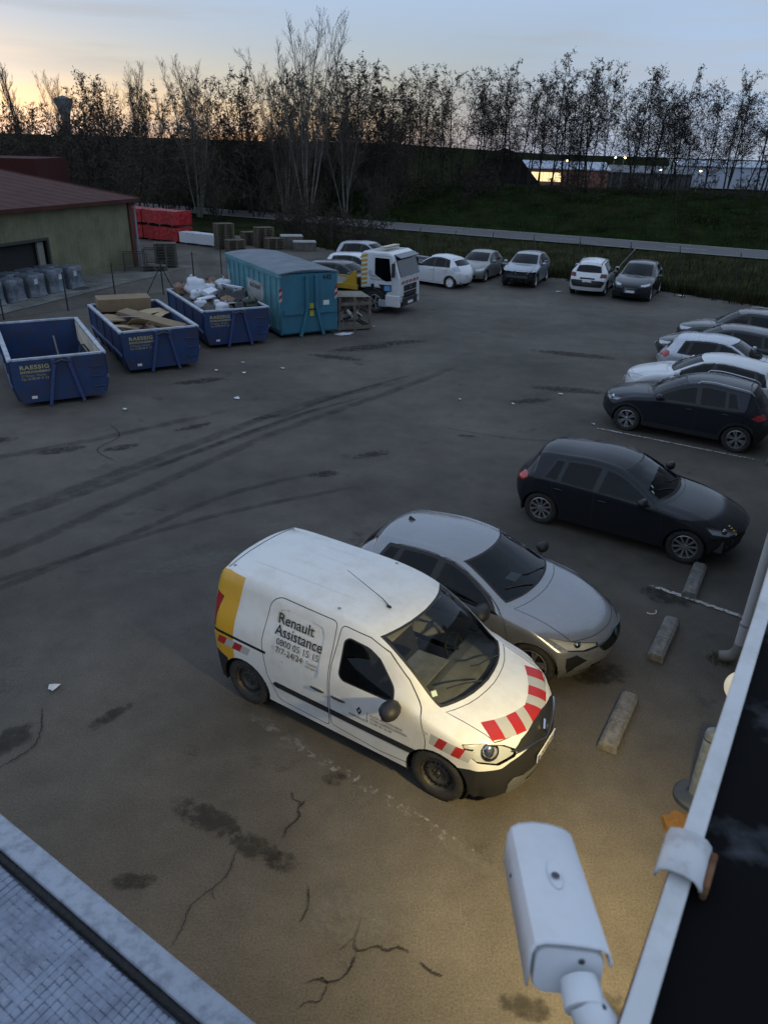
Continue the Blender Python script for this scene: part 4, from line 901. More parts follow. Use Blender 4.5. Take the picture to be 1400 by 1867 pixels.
# local: x along the wall (0 at far corner, negative towards the camera), y into the building
GRN = mat('green cladding', (.20, .195, .12), .8, spec=.2, var=.22, vscale=.8, dirt=(.09, .085, .05), dscale=1.2, damt=.5); RED = mat('dark red sheet', (.070, .026, .020), .8, spec=.2, var=.3, vscale=1.2)
Lw, Hw = 30.0, 3.5; ox0, ox1, oz0, oz1 = -13.5, -6.9, .15, 2.05       # opening in the wall
a = MB(); pitch = .30
def corr(x0, x1, z0, z1):
    n = max(1, int(round((x1-x0)/pitch))); vs_ = []
    for i in range(n):
        xa = x0+(x1-x0)*i/n; w = (x1-x0)/n
        for f, o in ((0, 0), (.5, 0), (.6, -.018), (.9, -.018)): vs_.append((xa+w*f, o))
    vs_.append((x1, 0)); m = len(vs_)
    a.add([(x, y, z0) for x, y in vs_]+[(x, y, z1) for x, y in vs_], [(i, i+1, m+i+1, m+i) for i in range(m-1)])
corr(-Lw, ox0, 0, Hw); corr(ox1, 0, 0, Hw); corr(ox0, ox1, oz1, Hw); a.build('wall', GRN, t)
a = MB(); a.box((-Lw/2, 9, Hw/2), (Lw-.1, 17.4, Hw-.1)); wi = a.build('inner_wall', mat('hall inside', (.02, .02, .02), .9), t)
a = MB()
for x0, x1, z0, z1 in ((ox0-.12, ox0, 0, oz1+.12), (ox1, ox1+.12, 0, oz1+.12), (ox0, ox1, oz1, oz1+.12)): a.box(((x0+x1)/2, -.02, (z0+z1)/2), (x1-x0, .12, z1-z0))
a.build('opening_frame', mat('dark frame', (.04, .04, .035), .7), t)
a = MB(); a.box((ox1-.35, .12, 1.1), (.4, .1, 1.8)); a.build('door_leaf', mat('light door leaf', (.2, .2, .17), .7), t)
a = MB()
def roofz(y): return Hw+.12+y*.125
vs_ = []; n = 90
for i in range(n+1):
    x = -Lw-.3+(Lw+.6)*i/n; o = .03 if i % 3 == 0 else 0
    for y in (-.45, 9.5, 18): vs_.append((x, y, roofz(y)+o))
a.add(vs_, [(3*i+j, 3*i+3+j, 3*i+4+j, 3*i+1+j) for i in range(n) for j in range(2)]); ro = a.build('roof', RED, t)
a = MB(); a.box((-Lw/2, -.50, Hw+.0), (Lw+.5, .14, .18)); a.build('gutter', RED, t); a = MB(); a.add([(.32, -.5, Hw+.1-.15), (.32, 18, roofz(18)-.2), (.32, 18, roofz(18)+.06), (.32, -.5, roofz(-.45)+.06), (.26, -.5, Hw+.1-.15), (.26, 18, roofz(18)-.2), (.26, 18, roofz(18)+.06), (.26, -.5, roofz(-.45)+.06)], [(0, 1, 2, 3), (7, 6, 5, 4), (0, 3, 7, 4), (3, 2, 6, 7)]); a.build('verge_board', RED, t)
a = MB(); a.box((-.13, -.05, Hw/2), (.32, .14, Hw)); a.build('corner_trim', mat('brown trim', (.10, .032, .02), .7), t)
a = MB(); a.tube([(.16, -.42, Hw), (.14, -.16, Hw-.3), (.14, -.16, .1), (.14, -.35, .0)], .055, 8); a.build('downpipe', mat('blue grey pipe', (.22, .27, .32), .5), t, smooth=True)
a = MB(); a.box((-9.5, 5.5, roofz(5.5)+.12), (2.2, 1.6, .25), M=Matrix.Rotation(.12, 3, 'X')); a.build('skylight', mat('roof light', (.08, .09, .09), .4), ro)
a = MB(); a.box((0, 0, 0), (26, 8, 2.6)); t2 = a.build('red_fascia_block', mat('dull red sheet', (.055, .014, .012), .8, spec=.2, var=.15), loc=(-39.2, 60, 3.75), rz=math.atan2(.12, 1), label='dull red flat-roofed block rising behind the hall roof', cat='building')
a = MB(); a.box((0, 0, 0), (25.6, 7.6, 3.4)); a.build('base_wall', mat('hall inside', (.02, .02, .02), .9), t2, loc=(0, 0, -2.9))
# concrete apron and drain
CONC = mat('worn concrete', (.16, .155, .14), .9, var=.3, vscale=.8, dirt=(.05, .05, .04), dscale=1.0, damt=.7)
a = MB(); P = [C0-Wd*30-Wn*2.8, C0+Wd*1.5-Wn*2.8, C0+Wd*1.5, C0-Wd*30]; a.add([(p.x, p.y, .02) for p in P], [(0, 1, 2, 3)]); a.build('concrete_apron', CONC, kind='structure')
c = C0-Wd*7.2-Wn*1.8; a = MB(); a.lathe([(0, .012), (.42, .012), (.46, .0)], 24); a.build('drain_cover', mat('cast iron', (.03, .03, .03), .7), loc=(c.x, c.y, .026), label='round iron drain cover in the concrete by the hall', cat='drain cover')
# wrapped pallets of bricks along the wall
WRAP = mat('cloudy shrink wrap', (.095, .11, .13), .4, var=.35, vscale=5, bump=.6, bscale=14, dirt=(.26, .30, .36), dscale=2.6, damt=.6)
rb = random.Random(11)
def wrapped(k, row):
    p = C0-Wd*(7.05+k*1.28+rb.uniform(-.05, .05)+(.2 if row else 0))-Wn*(1.02-(-.1 if row == 0 else .95)); s_ = rb.uniform(.95, 1.05); t = thing('wrapped_pallet', LBL[(k, row)], 'pallet load', (p.x, p.y, .02), math.atan2(Wd.y, Wd.x)+rb.uniform(-.06, .06), 'wrapped loads along the hall wall')
    a = MB(); h_ = .95*s_; hx, hy = .5, .46; vs_ = []; rings = [(0.02, 1.12), (.06, 1.03), (.35, 1.0), (.7, .99), (h_-.06, 1.0), (h_, .93), (h_+.03, .6), (h_+.02, 0.02)]; n = 36
    for z, q in rings:
        for i in range(n):
            tt = 2*math.pi*i/n; c_, s2 = math.cos(tt), math.sin(tt); e = 9; r_ = 1/(abs(c_)**e+abs(s2)**e)**(1/e); j = rb.uniform(.985, 1.02); vs_.append((hx*c_*r_*q*j, hy*s2*r_*q*j, z+rb.uniform(-.015, .015)))
    a.add(vs_, [(r_*n+i, r_*n+(i+1) % n, (r_+1)*n+(i+1) % n, (r_+1)*n+i) for r_ in range(len(rings)-1) for i in range(n)]); a.build('wrapping', WRAP, t, smooth=50)
    if row == 0 and k != 3: a = MB(); a.box((.16*(1 if k % 2 else -1), -hy*1.02, .66), (.2, .012, .22)); a.build('paper_label', mat('label paper', (.55, .58, .62), .7), t)
LBL = {}
ordn = ['rightmost', 'second from the right', 'third from the right', 'fourth from the right, no label', 'fifth from the right', 'leftmost']
for k in range(6): LBL[k, 0] = 'cloudy wrapped load by the hall, front row, '+ordn[k]; LBL[k, 1] = 'cloudy wrapped load by the hall, back row, '+ordn[k].split(',')[0]
for k in range(6): wrapped(k, 0); wrapped(k, 1)
# timber packs in red film, white insulation pack
REDF = mat('red stretch film', (.36, .016, .020), .25, var=.3, vscale=2, bump=.9, bscale=6, dirt=(.7, .4, .38), dscale=4, damt=.12)
Q0 = Vector((-14.7, 54.6, 0)); Qd = Vector((-.86, .50, 0)); rz = math.atan2(Qd.y, Qd.x)
def pack(name, label, c, L_, W_, H_, m, cat='timber pack', z=0.0, group=None):
    t = thing(name, label, cat, (c.x, c.y, z), rz, group); a = MB(); n = 10; vs_ = []
    for i in range(n+1):
        x = -L_/2+L_*i/n
        for y, zz in ((-W_/2, .05), (-W_/2, H_*.5), (-W_/2, H_), (0, H_+.02), (W_/2, H_), (W_/2, .05)): vs_.append((x, y+rb.uniform(-.03, .03), zz+.08+rb.uniform(-.02, .02)))
    a.add(vs_, [(6*i+j, 6*i+6+j, 6*i+7+j, 6*i+1+j) for i in range(n) for j in range(5)]+[(5, 4, 3, 2, 1, 0), tuple(6*n+j for j in range(6))]); a.build('film', m, t, smooth=40)
    for x in (-L_*.35, 0, L_*.35): a = MB(); a.box((x, 0, .04), (.1, W_, .09)); a.build('bearer', mat('grey wood', (.13, .12, .10), .9), t)
    return t
for lev in range(2):
    for j in range(2):
        c = Q0+Qd*(1.6+j*3.5); pack('red_timber_pack', 'red film-wrapped timber pack, %s of the stack, %s' % (('bottom', 'top')[lev], ('end nearest the white pack', 'end nearest the hall')[j]), c, 3.35, 1.5, .92, REDF, z=lev*1.06, group='red wrapped timber packs')
a = None
INS = bpy.data.materials.new('printed white film'); INS.use_nodes = True
def ins_mat():
    nt = INS.node_tree; N = nt.nodes; L = nt.links; b = N['Principled BSDF']; tc = N.new('ShaderNodeTexCoord'); mp = N.new('ShaderNodeMapping'); mp.inputs['Scale'].default_value = (4.2, 4.2, 4.2); v = N.new('ShaderNodeTexVoronoi'); v.inputs['Scale'].default_value = 1.0; v.inputs['Randomness'].default_value = .25
    r = N.new('ShaderNodeValToRGB'); r.color_ramp.elements[0].position = .30; r.color_ramp.elements[1].position = .36; r.color_ramp.elements[0].color = (.10, .11, .20, 1); r.color_ramp.elements[1].color = (.62, .64, .68, 1)
    L.new(tc.outputs['Object'], mp.inputs[0]); L.new(mp.outputs[0], v.inputs['Vector']); L.new(v.outputs['Distance'], r.inputs['Fac']); L.new(r.outputs['Color'], b.inputs['Base Color']); b.inputs['Roughness'].default_value = .4
ins_mat()
rz0 = rz; c1 = Vector((-13.1, 53.2, 0)); pack('insulation_pack', 'long white pack with small dark print beside the red timber packs', c1, 3.6, .8, .72, INS, cat='insulation pack')
# pallets: one mesh each, copied into stacks
PW = mat('pallet wood', (.125, .105, .075), .9, var=.4, vscale=3); PWD = mat('weathered pallet wood', (.11, .10, .085), .9, var=.4, vscale=3)
def pallet_mesh(m):
    a = MB()
    for y in np.linspace(-.36, .36, 5): a.box((0, y, .133), (1.2, .13, .02))
    for x in (-.55, 0, .55): a.box((x, 0, .112), (.13, .8, .02))
    for x in (-.55, 0, .55):
        for y in (-.34, 0, .34): a.box((x, y, .06), (.13, .12, .082))
    for y in (-.34, 0, .34): a.box((0, y, .010), (1.2, .11, .02))
    return a.mesh('pallet', m)
pm1, pm2 = pallet_mesh(PW), pallet_mesh(PWD)
def stack(x, y, rz, n, me, label, group, z0=0.0):
    for k in range(n):
        mesh_obj('pallet', me, None, (x+rb.uniform(-.02, .02), y+rb.uniform(-.02, .02), z0+k*.146), rz+rb.uniform(-.03, .03), label=label+(', topmost' if k == n-1 else ', %s from the bottom' % ORD[k]), cat='pallet', group=group)
stack(-11.3, 51.9, .5, 11, pm1, 'wooden pallet in the tallest stack by the white pack', 'pallets by the white pack'); stack(-10.35, 50.7, .5, 5, pm1, 'wooden pallet in the low stack before the tallest one', 'pallets low before the tallest')
stack(-8.85, 53.2, .5, 9, pm1, 'wooden pallet in the tall stack behind the container', 'pallets behind the container'); stack(-8.0, 52.3, .5, 5, pm1, 'wooden pallet in the half-height stack behind the container', 'pallets half height behind the container'); stack(-10.0, 54.4, .5, 6, pm1, 'wooden pallet in the stack between two tall ones', 'pallets between the tall stacks')
stack(-12.75, 43.0, .3, 9, pm2, 'weathered pallet in the hall corner stack', 'weathered pallets near the hall corner'); stack(-13.0, 41.6, .3, 2, pm2, 'weathered pallet in the low pile before the hall corner stack', 'low weathered pallets')
# wire mesh boxes at the hall corner, covered crates behind the container
WIRE = mat('rusty wire', (.07, .06, .05), .7, .4)
def wire_box(x, y, rz, label, s=1.0):
    t = thing('mesh_box', label, 'wire crate', (x, y, .02), rz); L_, W_, H_ = 1.2*s, .8*s, .95*s
    a = MB()
    for z in (.1, H_):
        for p, q in (((-L_/2, -W_/2), (L_/2, -W_/2)), ((L_/2, -W_/2), (L_/2, W_/2)), ((L_/2, W_/2), (-L_/2, W_/2)), ((-L_/2, W_/2), (-L_/2, -W_/2))): a.bar((*p, z), (*q, z), .04)
    for p in ((-L_/2, -W_/2), (L_/2, -W_/2), (L_/2, W_/2), (-L_/2, W_/2)): a.bar((*p, 0), (*p, H_), .04)
    a.build('frame', WIRE, t); a = MB()
    for k in range(1, 12):
        x_ = -L_/2+L_*k/12
        for y_ in (-W_/2, W_/2): a.bar((x_, y_, .1), (x_, y_, H_), .008)
    for k in range(1, 9):
        z = .1+(H_-.1)*k/9
        for y_ in (-W_/2, W_/2): a.bar((-L_/2, y_, z), (L_/2, y_, z), .008)
        for x_ in (-L_/2, L_/2): a.bar((x_, -W_/2, z), (x_, W_/2, z), .008)
    o = a.build('wire_mesh', WIRE, t); o['kind'] = 'stuff'
wire_box(-13.9, 41.2, .3, 'wire mesh crate at the foot of the hall corner'); wire_box(-13.55, 43.4, .2, 'wire mesh crate just behind the hall corner beside the pallets', .95)
WOODG = mat('pale tarp', (.34, .33, .30), .8, var=.2)
for x, y, s_, l in ((-6.9, 53.0, (1.5, .9, .8), 'pale covered crate with a raised lid behind the teal container'), (-5.9, 52.0, (1.5, .8, .55), 'low pale crate beside the covered crate behind the container')):
    t = thing('covered_crate', l, 'crate', (x, y, 0), .2); a = MB(); a.box((0, 0, s_[2]/2), s_); a.build('crate_box', PWD, t); a = MB(); a.box((0, 0, s_[2]+.04), (s_[0]*1.05, s_[1]*1.08, .09), taper=.93); a.build('cover', WOODG, t, bevel=.02)
# chain-link fence behind the skips
FL = [(-16.8, 26.6), (-15.0, 28.4), (-13.3, 30.4), (-12.3, 33.2), (-10.55, 34.6), (-9.85, 37.6), (-9.2, 41.0)]
t = thing('chain_link_fence', 'sagging chain-link fence on dark posts behind the blue skips', 'fence', (FL[0][0], FL[0][1], 0)); o0 = Vector((FL[0][0], FL[0][1], 0))
for i, (x, y) in enumerate(FL):
    a = MB(); p = Vector((x, y, 0))-o0; a.tube([p, p+Vector((0, 0, 1.55))], .03, 6)
    if i == 4: a.tube([p+Vector((0, 0, 1.3)), p+Vector((-.7, -.35, 0))], .022, 5); a.tube([p+Vector((0, 0, 1.3)), p+Vector((.3, .8, 0))], .022, 5)
    a.build('post', mat('dark post', (.022, .022, .024), .6), t)
for z in (.05, .75, 1.45):
    a = MB(); a.tube([Vector((x, y, z))-o0 for x, y in FL], .005, 4); a.build('wire', WIRE, t)
a = MB()
for i in range(len(FL)-1):
    p0, p1 = Vector((*FL[i], 0))-o0, Vector((*FL[i+1], 0))-o0; L_ = (p1-p0).length; n = int(L_/.12)
    for k in range(n):
        for dx in (-1, 1):
            f0 = k/n; f1 = f0+dx*1.4/L_
            if 0 <= f1 <= 1: a.bar(p0.lerp(p1, f0)+Vector((0, 0, .05)), p0.lerp(p1, f1)+Vector((0, 0, 1.45)), .004)
o = a.build('chain_link', WIRE, t); o['kind'] = 'stuff'
def grid_poly(B, u0, u1, b0, nb=6, ncol=5, inset_top=0.0):
    """outline on the body between stations u0 and u1, control lines -b0..b0 (windscreens, rear windows, bonnets)"""
    def P(u, b):
        p = B.at(u, abs(b)); return (B.X(p[0]), p[1]*(1 if b >= 0 else -1), p[2])
    o = [P(u0, b) for b in np.linspace(-b0, b0, 2*nb+1)]+[P(u, b0) for u in np.linspace(u0, u1, ncol+2)[1:-1]]
    o += [P(u1, b) for b in np.linspace(b0, -b0, 2*nb+1)]+[P(u, -b0) for u in np.linspace(u1, u0, ncol+2)[1:-1]]
    return o
def make_car(name, label, loc, rz, pm, st, fo, wb, hw, group=None, wr=.318, style='five', nu=96, nv=34, arch=None, win=None, doors=None,
             cladding=False, lights=None, tails=None, grille=None, lower=None, simple=False, glass_r=None, handle=True, mirror_m=None, mir=None,
             inter=True, rails=False, plates=(None, None), rear_h=.72, tailgate=True, cat='car', lhd=1, extra=None, spec_extra=None, us=(5.62, 7.9), ur=(12.25, 12.93), ww=.2, ub=(2.95, 4.9), bumpers=None, wipers=True, screen=None, surround=None):
    root = thing(name, label, cat, loc, rz, group)
    xf = fo+wb/2; B = Body(st, xf, nu, nv); X = B.X
    arch = arch or wr+.045; xw = (fo, fo+wb)
    spec = {'body': dict(mat=pm)}
    # doors
    for k, (pts) in enumerate(doors or []):
        nm = 'door%d' % k; B.side(nm, round_poly(pts, .07), over=('body',), rim=.010 if name == 'van' else .008); spec[nm] = dict(mat=pm, **{'as': 'door'})
    # bonnet and tailgate
    bp = grid_poly(B, ub[0], ub[1], 3.85); B.cut('bonnet', bp, (.25, 0, 1), mirror=False, over=('body',), rim=.009); spec['bonnet'] = dict(mat=pm)
    if tailgate:
        L_ = st[-2][0][0]; zt = tailgate if isinstance(tailgate, float) else .45
        tp = grid_poly(B, ur[0]-1.0, len(st)-2.45, 3.5); B.cut('tailgate', tp, (-1, 0, .45), mirror=False, over=('body',), rim=.008); spec['tailgate'] = dict(mat=pm)
    for nm, proj, pts, m, ins in (bumpers or []):
        getattr(B, proj)(nm, pts, over=('body',) if nm != 'side_strip' else None); spec[nm] = dict(mat=m)
    # glass
    B.cut('windscreen', grid_poly(B, us[0], us[1], 3.72), (.62, 0, .8), mirror=False, rim=.03); spec['windscreen'] = dict(mat=screen or GLASS, rim=BLACK)
    if glass_r is not False:
        B.cut('rear_window', grid_poly(B, ur[0], ur[1], 3.3), (-.75, 0, .6), mirror=False, rim=.025); spec['rear_window'] = dict(mat=GLASS_D, rim=BLACK, parent='tailgate' if tailgate else None)
    if surround: B.side('pillar_trim', surround, over=('body', 'door0', 'door1')); spec['pillar_trim'] = dict(mat=GLOSSB)
    for k, (pts, dn) in enumerate(win or []):
        nm = 'window%d' % k; B.side(nm, pts, rim=.018); spec[nm] = dict(mat=(GLASS if k == 0 else GLASS_D), rim=BLACK, parent=('door%d' % dn if dn is not None else None), **{'as': 'window'})
    for nm, pts, d, m, ins in (grille or []):
        B.cut(nm, pts, d, mirror=False); spec[nm] = dict(mat=m, push=-.012)
    for nm, pts, d, kind in (lights or []):
        B.cut(nm, pts, d, rim=.008); spec[nm] = dict(mat=LENS if kind == 'lens' else kind, rim=HOUSING)
    for nm, pts, d, kind in (tails or []):
        B.cut(nm, pts, d, rim=.006); spec[nm] = dict(mat=kind, rim=HOUSING, push=.004)
    if extra: extra(B, spec)
    if cladding:
        for x in xw: B.side('arch_cladding', circle(x, wr*.98, arch+.065, 26), over=('body', 'door0', 'door1', 'bumper', 'lower_bumper'))
        spec['arch_cladding'] = dict(mat=BLACK, push=.008)
    for x in xw: B.side('removed', circle(x, wr*.98, arch, 26))
    if spec_extra: spec.update(spec_extra)
    out = B.finish(spec, root)
    wells(root, B, xw[0], xw[1], hw, arch+.004)
    add_wheels(root, X(xw[0]), X(xw[1]), hw-.025, wr, style, ww)
    # headlamp inside: dark bowl with reflector
    for nm, pts, d, kind in (lights or []):
        if kind != 'lens': continue
        c = Vector((sum(p[0] for p in pts)/len(pts), sum(p[1] for p in pts)/len(pts), sum(p[2] for p in pts)/len(pts)))
        for sg in (1, -1):
            lamp = out.get((nm, sg))
            if not lamp: continue
            # housing: the same patch pushed in
            me = lamp.data.copy(); dd = Vector((d[0], d[1]*sg, d[2])).normalized()
            for v in me.vertices: v.co -= dd*.055
            me.materials.clear(); me.materials.append(LAMPBOWL); me.polygons.foreach_set('material_index', [0]*len(me.polygons))
            h = bpy.data.objects.new('lamp_housing', me); COL.objects.link(h); h.parent = lamp
            a = MB(); cs = place_on(B, (c[0], c[1]*sg, c[2]), dd, -.04)
            Mq = dd.to_track_quat('Z', 'Y').to_matrix(); s_ = pm_lamp.get(name, (.07, .045))
            a.ellipsoid(cs+Mq@Vector((0, 0, -.01)), (s_[0], s_[0], .035), 14, 6, M=Mq); a.build('reflector', CHROME, lamp, smooth=True)
    if handle:
        for k, pts in enumerate(doors or []):
            xr_ = max(p[0] for p in pts); z = B.zbelt(xr_-.15)-.13
            for sg in (1, -1):
                p = place_on(B, (X(xr_-.16), sg*1.5, z), Vector((0, sg, 0)), .014)
                a = MB(); a.ellipsoid(p, (.095, .018, .018), 10, 6); d_ = out.get(('door%d' % k, sg))
                a.build('door_handle', pm if handle == 'paint' else BLACK, d_ or root, smooth=True)
    if mir: add_mirror(root, X(mir[0]), mir[1], mir[2], mirror_m or pm, mir[3] if len(mir) > 3 else 1.0)
    if inter:
        c = st[5][0]; interior(root, B, hw, c[0]+.12, st[11][0][0], c[1], rear=(inter != 'front'), roofz=st[9][0][1])
    if rails:
        for sg in (1, -1):
            pts = []
            for u in np.linspace(8.5, 11.2, 8):
                q = B.at(u, 3.75); pts.append((X(q[0]), sg*q[1], q[2]+.05))
            a = MB(); a.tube([(pts[0][0]+.06, pts[0][1], pts[0][2]-.06)]+pts+[(pts[-1][0]-.06, pts[-1][1], pts[-1][2]-.06)], .017, 6); a.build('roof_rail', rails, root, smooth=True)
    if wipers:
        for y0, y1, k in ((.45, -.08, .10), (-.10, -.52, .07)):
            a = MB(); pa = B.at(us[0]-.02, 0); d_ = Vector((.62, 0, .8))
            P = []
            for t in np.linspace(0, 1, 6):
                y = y0+(y1-y0)*t; p = place_on(B, (X(pa[0])-.02-t*.16-abs(y)*.14, y, 1.0), Vector((0, 0, 1)), .02); P.append(p)
            a.tube(P, .009, 5); a.build('wiper', BLACK, root)
    a = place_on(B, (X(st[11][0][0]-.18), 0, 1.5), Vector((0, 0, 1)), 0)
    return root, B, out
pm_lamp = {}
GLOSSB = mat('gloss black trim', (.010, .010, .011), .2)
# ------------------------------------------------------------------ paints
P_WHITE = paint('white van paint', (.74, .74, .72), rough=.30, dirt=(.42, .36, .26), damt=.28)
P_SILVER = paint('silver paint', (.29, .30, .32), .6, .26, damt=.08)
P_NAVY = paint('black blue paint', (.018, .020, .026), .1, .12, dirt=(.02, .02, .022), damt=.4, spec=.35, coat=.05)
P_DARK = paint('dark blue grey paint', (.019, .022, .030), .1, .16, dirt=(.025, .025, .027), damt=.4, spec=.35, coat=.05)
P_GREY = paint('mid grey paint', (.035, .04, .05), .2, .26, dirt=(.04, .04, .04))
P_GREYD = paint('charcoal paint', (.016, .019, .024), .1, .22, dirt=(.03, .03, .03))
P_WCAR = paint('white car paint', (.70, .71, .72), rough=.25, damt=.10)
P_SIL2 = paint('pale blue silver paint', (.33, .36, .40), .5, .3, damt=.15)
P_YEL = mat('yellow film', (.66, .36, .022), .35, dirt=(.35, .22, .05), dscale=3, damt=.2, coat=.4)
GRILLE = mat('grille black', (.012, .012, .013), .4)

# ------------------------------------------------------------------ white assistance van
def kangoo():
    hw = .915; fo, wb = .865, 2.70; L = 4.27
    st = []
    def a(C, E, B, S): st.append((C, E, B, S))
    sill = .24
    a((.03, .24), (.27, .80*hw, .24), (.40, .86*hw, .235), (.48, .89*hw, .23))
    a((.0, .46), (.23, .80*hw, .46), (.40, .93*hw, .44), (.55, .94*hw, sill))
    a((.045, .78), (.27, .77*hw, .80), (.42, .945*hw, .70), (.64, .955*hw, sill))
    a((.16, .905), (.36, .745*hw, .925), (.52, .955*hw, .85), (.72, .96*hw, sill))
    a((.42, 1.005), (.60, .765*hw, 1.01), (.66, .975*hw, .93), (.84, .965*hw, sill))
    a((.70, 1.085), (.93, .80*hw, 1.085), (.95, .985*hw, 1.0), (1.04, .97*hw, sill))
    a((.79, 1.13), (1.04, .81*hw, 1.13), (1.06, .99*hw, 1.03), (1.12, .97*hw, sill))
    a((1.19, 1.455), (1.40, .785*hw, 1.41), (1.42, .995*hw, 1.06), (1.46, .97*hw, sill))
    a((1.62, 1.715), (1.82, .745*hw, 1.645), (1.82, 1.0*hw, 1.07), (1.82, .97*hw, sill))
    a((2.15, 1.795), (2.25, .745*hw, 1.725), (2.25, 1.0*hw, 1.08), (2.25, .97*hw, sill))
    a((3.1, 1.81), (3.1, .745*hw, 1.735), (3.1, 1.0*hw, 1.08), (3.1, .97*hw, sill))
    a((3.95, 1.785), (3.93, .74*hw, 1.715), (3.9, .985*hw, 1.08), (3.85, .965*hw, sill))
    a((4.10, 1.755), (4.05, .74*hw, 1.685), (4.0, .98*hw, 1.07), (3.93, .96*hw, sill))
    a((4.20, 1.30), (4.13, .80*hw, 1.28), (4.06, .965*hw, 1.0), (3.98, .955*hw, sill))
    a((4.23, .85), (4.15, .82*hw, .85), (4.07, .955*hw, .80), (4.0, .95*hw, sill))
    a((L, .55), (4.14, .84*hw, .55), (4.04, .94*hw, .50), (3.98, .94*hw, sill+.02))
    a((L-.08, .30), (4.05, .85*hw, .30), (4.0, .90*hw, .30), (3.95, .90*hw, sill+.04))
    xf = fo+wb/2
    def X(x): return xf-x
    doors = [[(1.02, .34), (1.00, .80), (1.10, 1.10), (1.32, 1.33), (1.60, 1.54), (1.85, 1.63), (2.22, 1.665), (2.26, 1.2), (2.26, .34), (1.6, .29)],
             [(2.275, .30), (2.275, 1.675), (3.10, 1.69), (3.22, 1.60), (3.27, 1.1), (3.20, .66), (3.04, .32)]]
    win = [(round_poly([(1.42, 1.10), (1.45, 1.22), (1.68, 1.45), (1.83, 1.525), (2.10, 1.555), (2.16, 1.50), (2.15, 1.12), (2.09, 1.065), (1.5, 1.07)], .05), 0)]
    def ex(B, spec):
        # recessed sliding-door field, yellow rear quarter, striped films
        B.side('side_panel', round_poly([(2.40, .95), (2.40, 1.52), (2.46, 1.57), (3.04, 1.585), (3.11, 1.52), (3.12, 1.0), (3.06, .94), (2.46, .90)], .06), over=('door1',), rim=.022); spec['side_panel'] = dict(mat=P_WHITE, depth=-.014, rim=P_WHITE, parent='door1')
        B.side('yellow_band', [(3.66, 1.72), (3.70, 1.3), (3.73, .92), (3.74, .56), (3.80, .56), (4.0, .62), (4.30, .62), (4.30, 1.74)], over=('body',)); spec['yellow_band'] = dict(mat=P_YEL)
        B.rear('yellow_tail', [(.50, 1.72), (.80, 1.72), (.95, 1.3), (.95, .62), (.80, .62), (.70, .9)], over=('body', 'tailgate')); spec['yellow_tail'] = dict(mat=P_YEL)
        B.side('rail_slot', [(3.20, .985), (4.06, .985), (4.06, .945), (3.20, .945)]); spec['rail_slot'] = dict(mat=GAP, push=-.006)
        # side chevrons behind the rail
        for k in range(4):
            x0 = 3.44+k*.13; s_ = .07
            nm = 'red_chevron' if k % 2 else 'white_chevron'
            B.side(nm, [(x0, .80), (x0+.13, .80), (x0+.13-s_, .92), (x0-s_, .92)] if 0 else [(x0, .91-.0), (x0+.13, .91), (x0+.13+.06, .79), (x0+.06, .79)]); spec[nm] = dict(mat=RED_FILM if k % 2 else WHITE_FILM)
        # wing film: a slanting board of five fields
        for k in range(5):
            x0 = .46+k*.098; nm = 'red_stripe' if k % 2 else 'white_stripe'
            za = lambda x: .715+(x-.47)*.10
            xa, xb = x0, x0+.098; o = -.055
            B.side(nm, [(min(xa-o, .965), za(xa-o)), (min(xb-o, .965), za(xb-o)), (xb, za(xb)+.15), (xa, za(xa)+.15)]); spec[nm] = dict(mat=RED_FILM if k % 2 else WHITE_FILM)
        B.side('side_strip', [(1.12, .505), (1.12, .585), (3.07, .595), (3.11, .55), (3.07, .515)], over=('door0', 'door1')); spec['side_strip'] = dict(mat=BLACK, push=.007, parent=None)
        # bonnet chevron film (V of red and white bars)
        bl = lambda y: .105+.25*(abs(y)/.66)**2
        for sgn in (1, -1):
            for k in range(5):
                y0, y1 = k*.135, (k+1)*.135; nm = ('bonnet_red' if k % 2 == 0 else 'bonnet_white')
                sl = .10
                q = [(bl(y0)+.0, y0*sgn), (bl(y1)+.0, y1*sgn), (bl(y1)+.185, (max(y1-sl, 0))*sgn), (bl(y0)+.185, max(y0-sl, 0)*sgn)]
                B.top(nm, q, mirror=False); spec[nm] = dict(mat=RED_FILM if k % 2 == 0 else WHITE_FILM, parent='bonnet')
        # dark lower bumper with the body-colour corner above it
        B.front('front_bumper', [(-.60, .70), (-.36, .745), (.36, .745), (.60, .70), (.70, .66), (1, .655), (1, .1), (-1, .1), (-1, .655), (-.70, .66)], mirror=False, over=('body',)); spec['front_bumper'] = dict(mat=BLACK)
        B.side('bumper_corner', [(.15, .655), (.49, .645), (.62, .60), (.62, .1), (.0, .1)], over=('body', 'front_bumper')); spec['bumper_corner'] = dict(mat=BLACK)
        B.front('skid_plate', round_poly([(-.62, .42), (-.56, .48), (-.42, .43), (.42, .43), (.56, .48), (.62, .42), (.58, .22), (-.58, .22)], .03), mirror=False); spec['skid_plate'] = dict(mat=P_SILVER, push=.006)
        B.front('lower_intake', round_poly([(-.36, .33), (.36, .33), (.33, .27), (-.33, .27)], .02), mirror=False); spec['lower_intake'] = dict(mat=GRILLE, push=.002)
        B.front('grille', round_poly([(-.56, .80), (-.30, .74), (-.14, .64), (.14, .64), (.30, .74), (.56, .80), (.40, .865), (.13, .895), (-.13, .895), (-.40, .865)], .03), mirror=False); spec['grille'] = dict(mat=BLACK, push=.004)
        B.side('rear_bumper', [(3.86, .60), (4.02, .66), (4.4, .66), (4.4, .1), (3.7, .1)], over=('body', 'yellow_band')); spec['rear_bumper'] = dict(mat=BLACK)
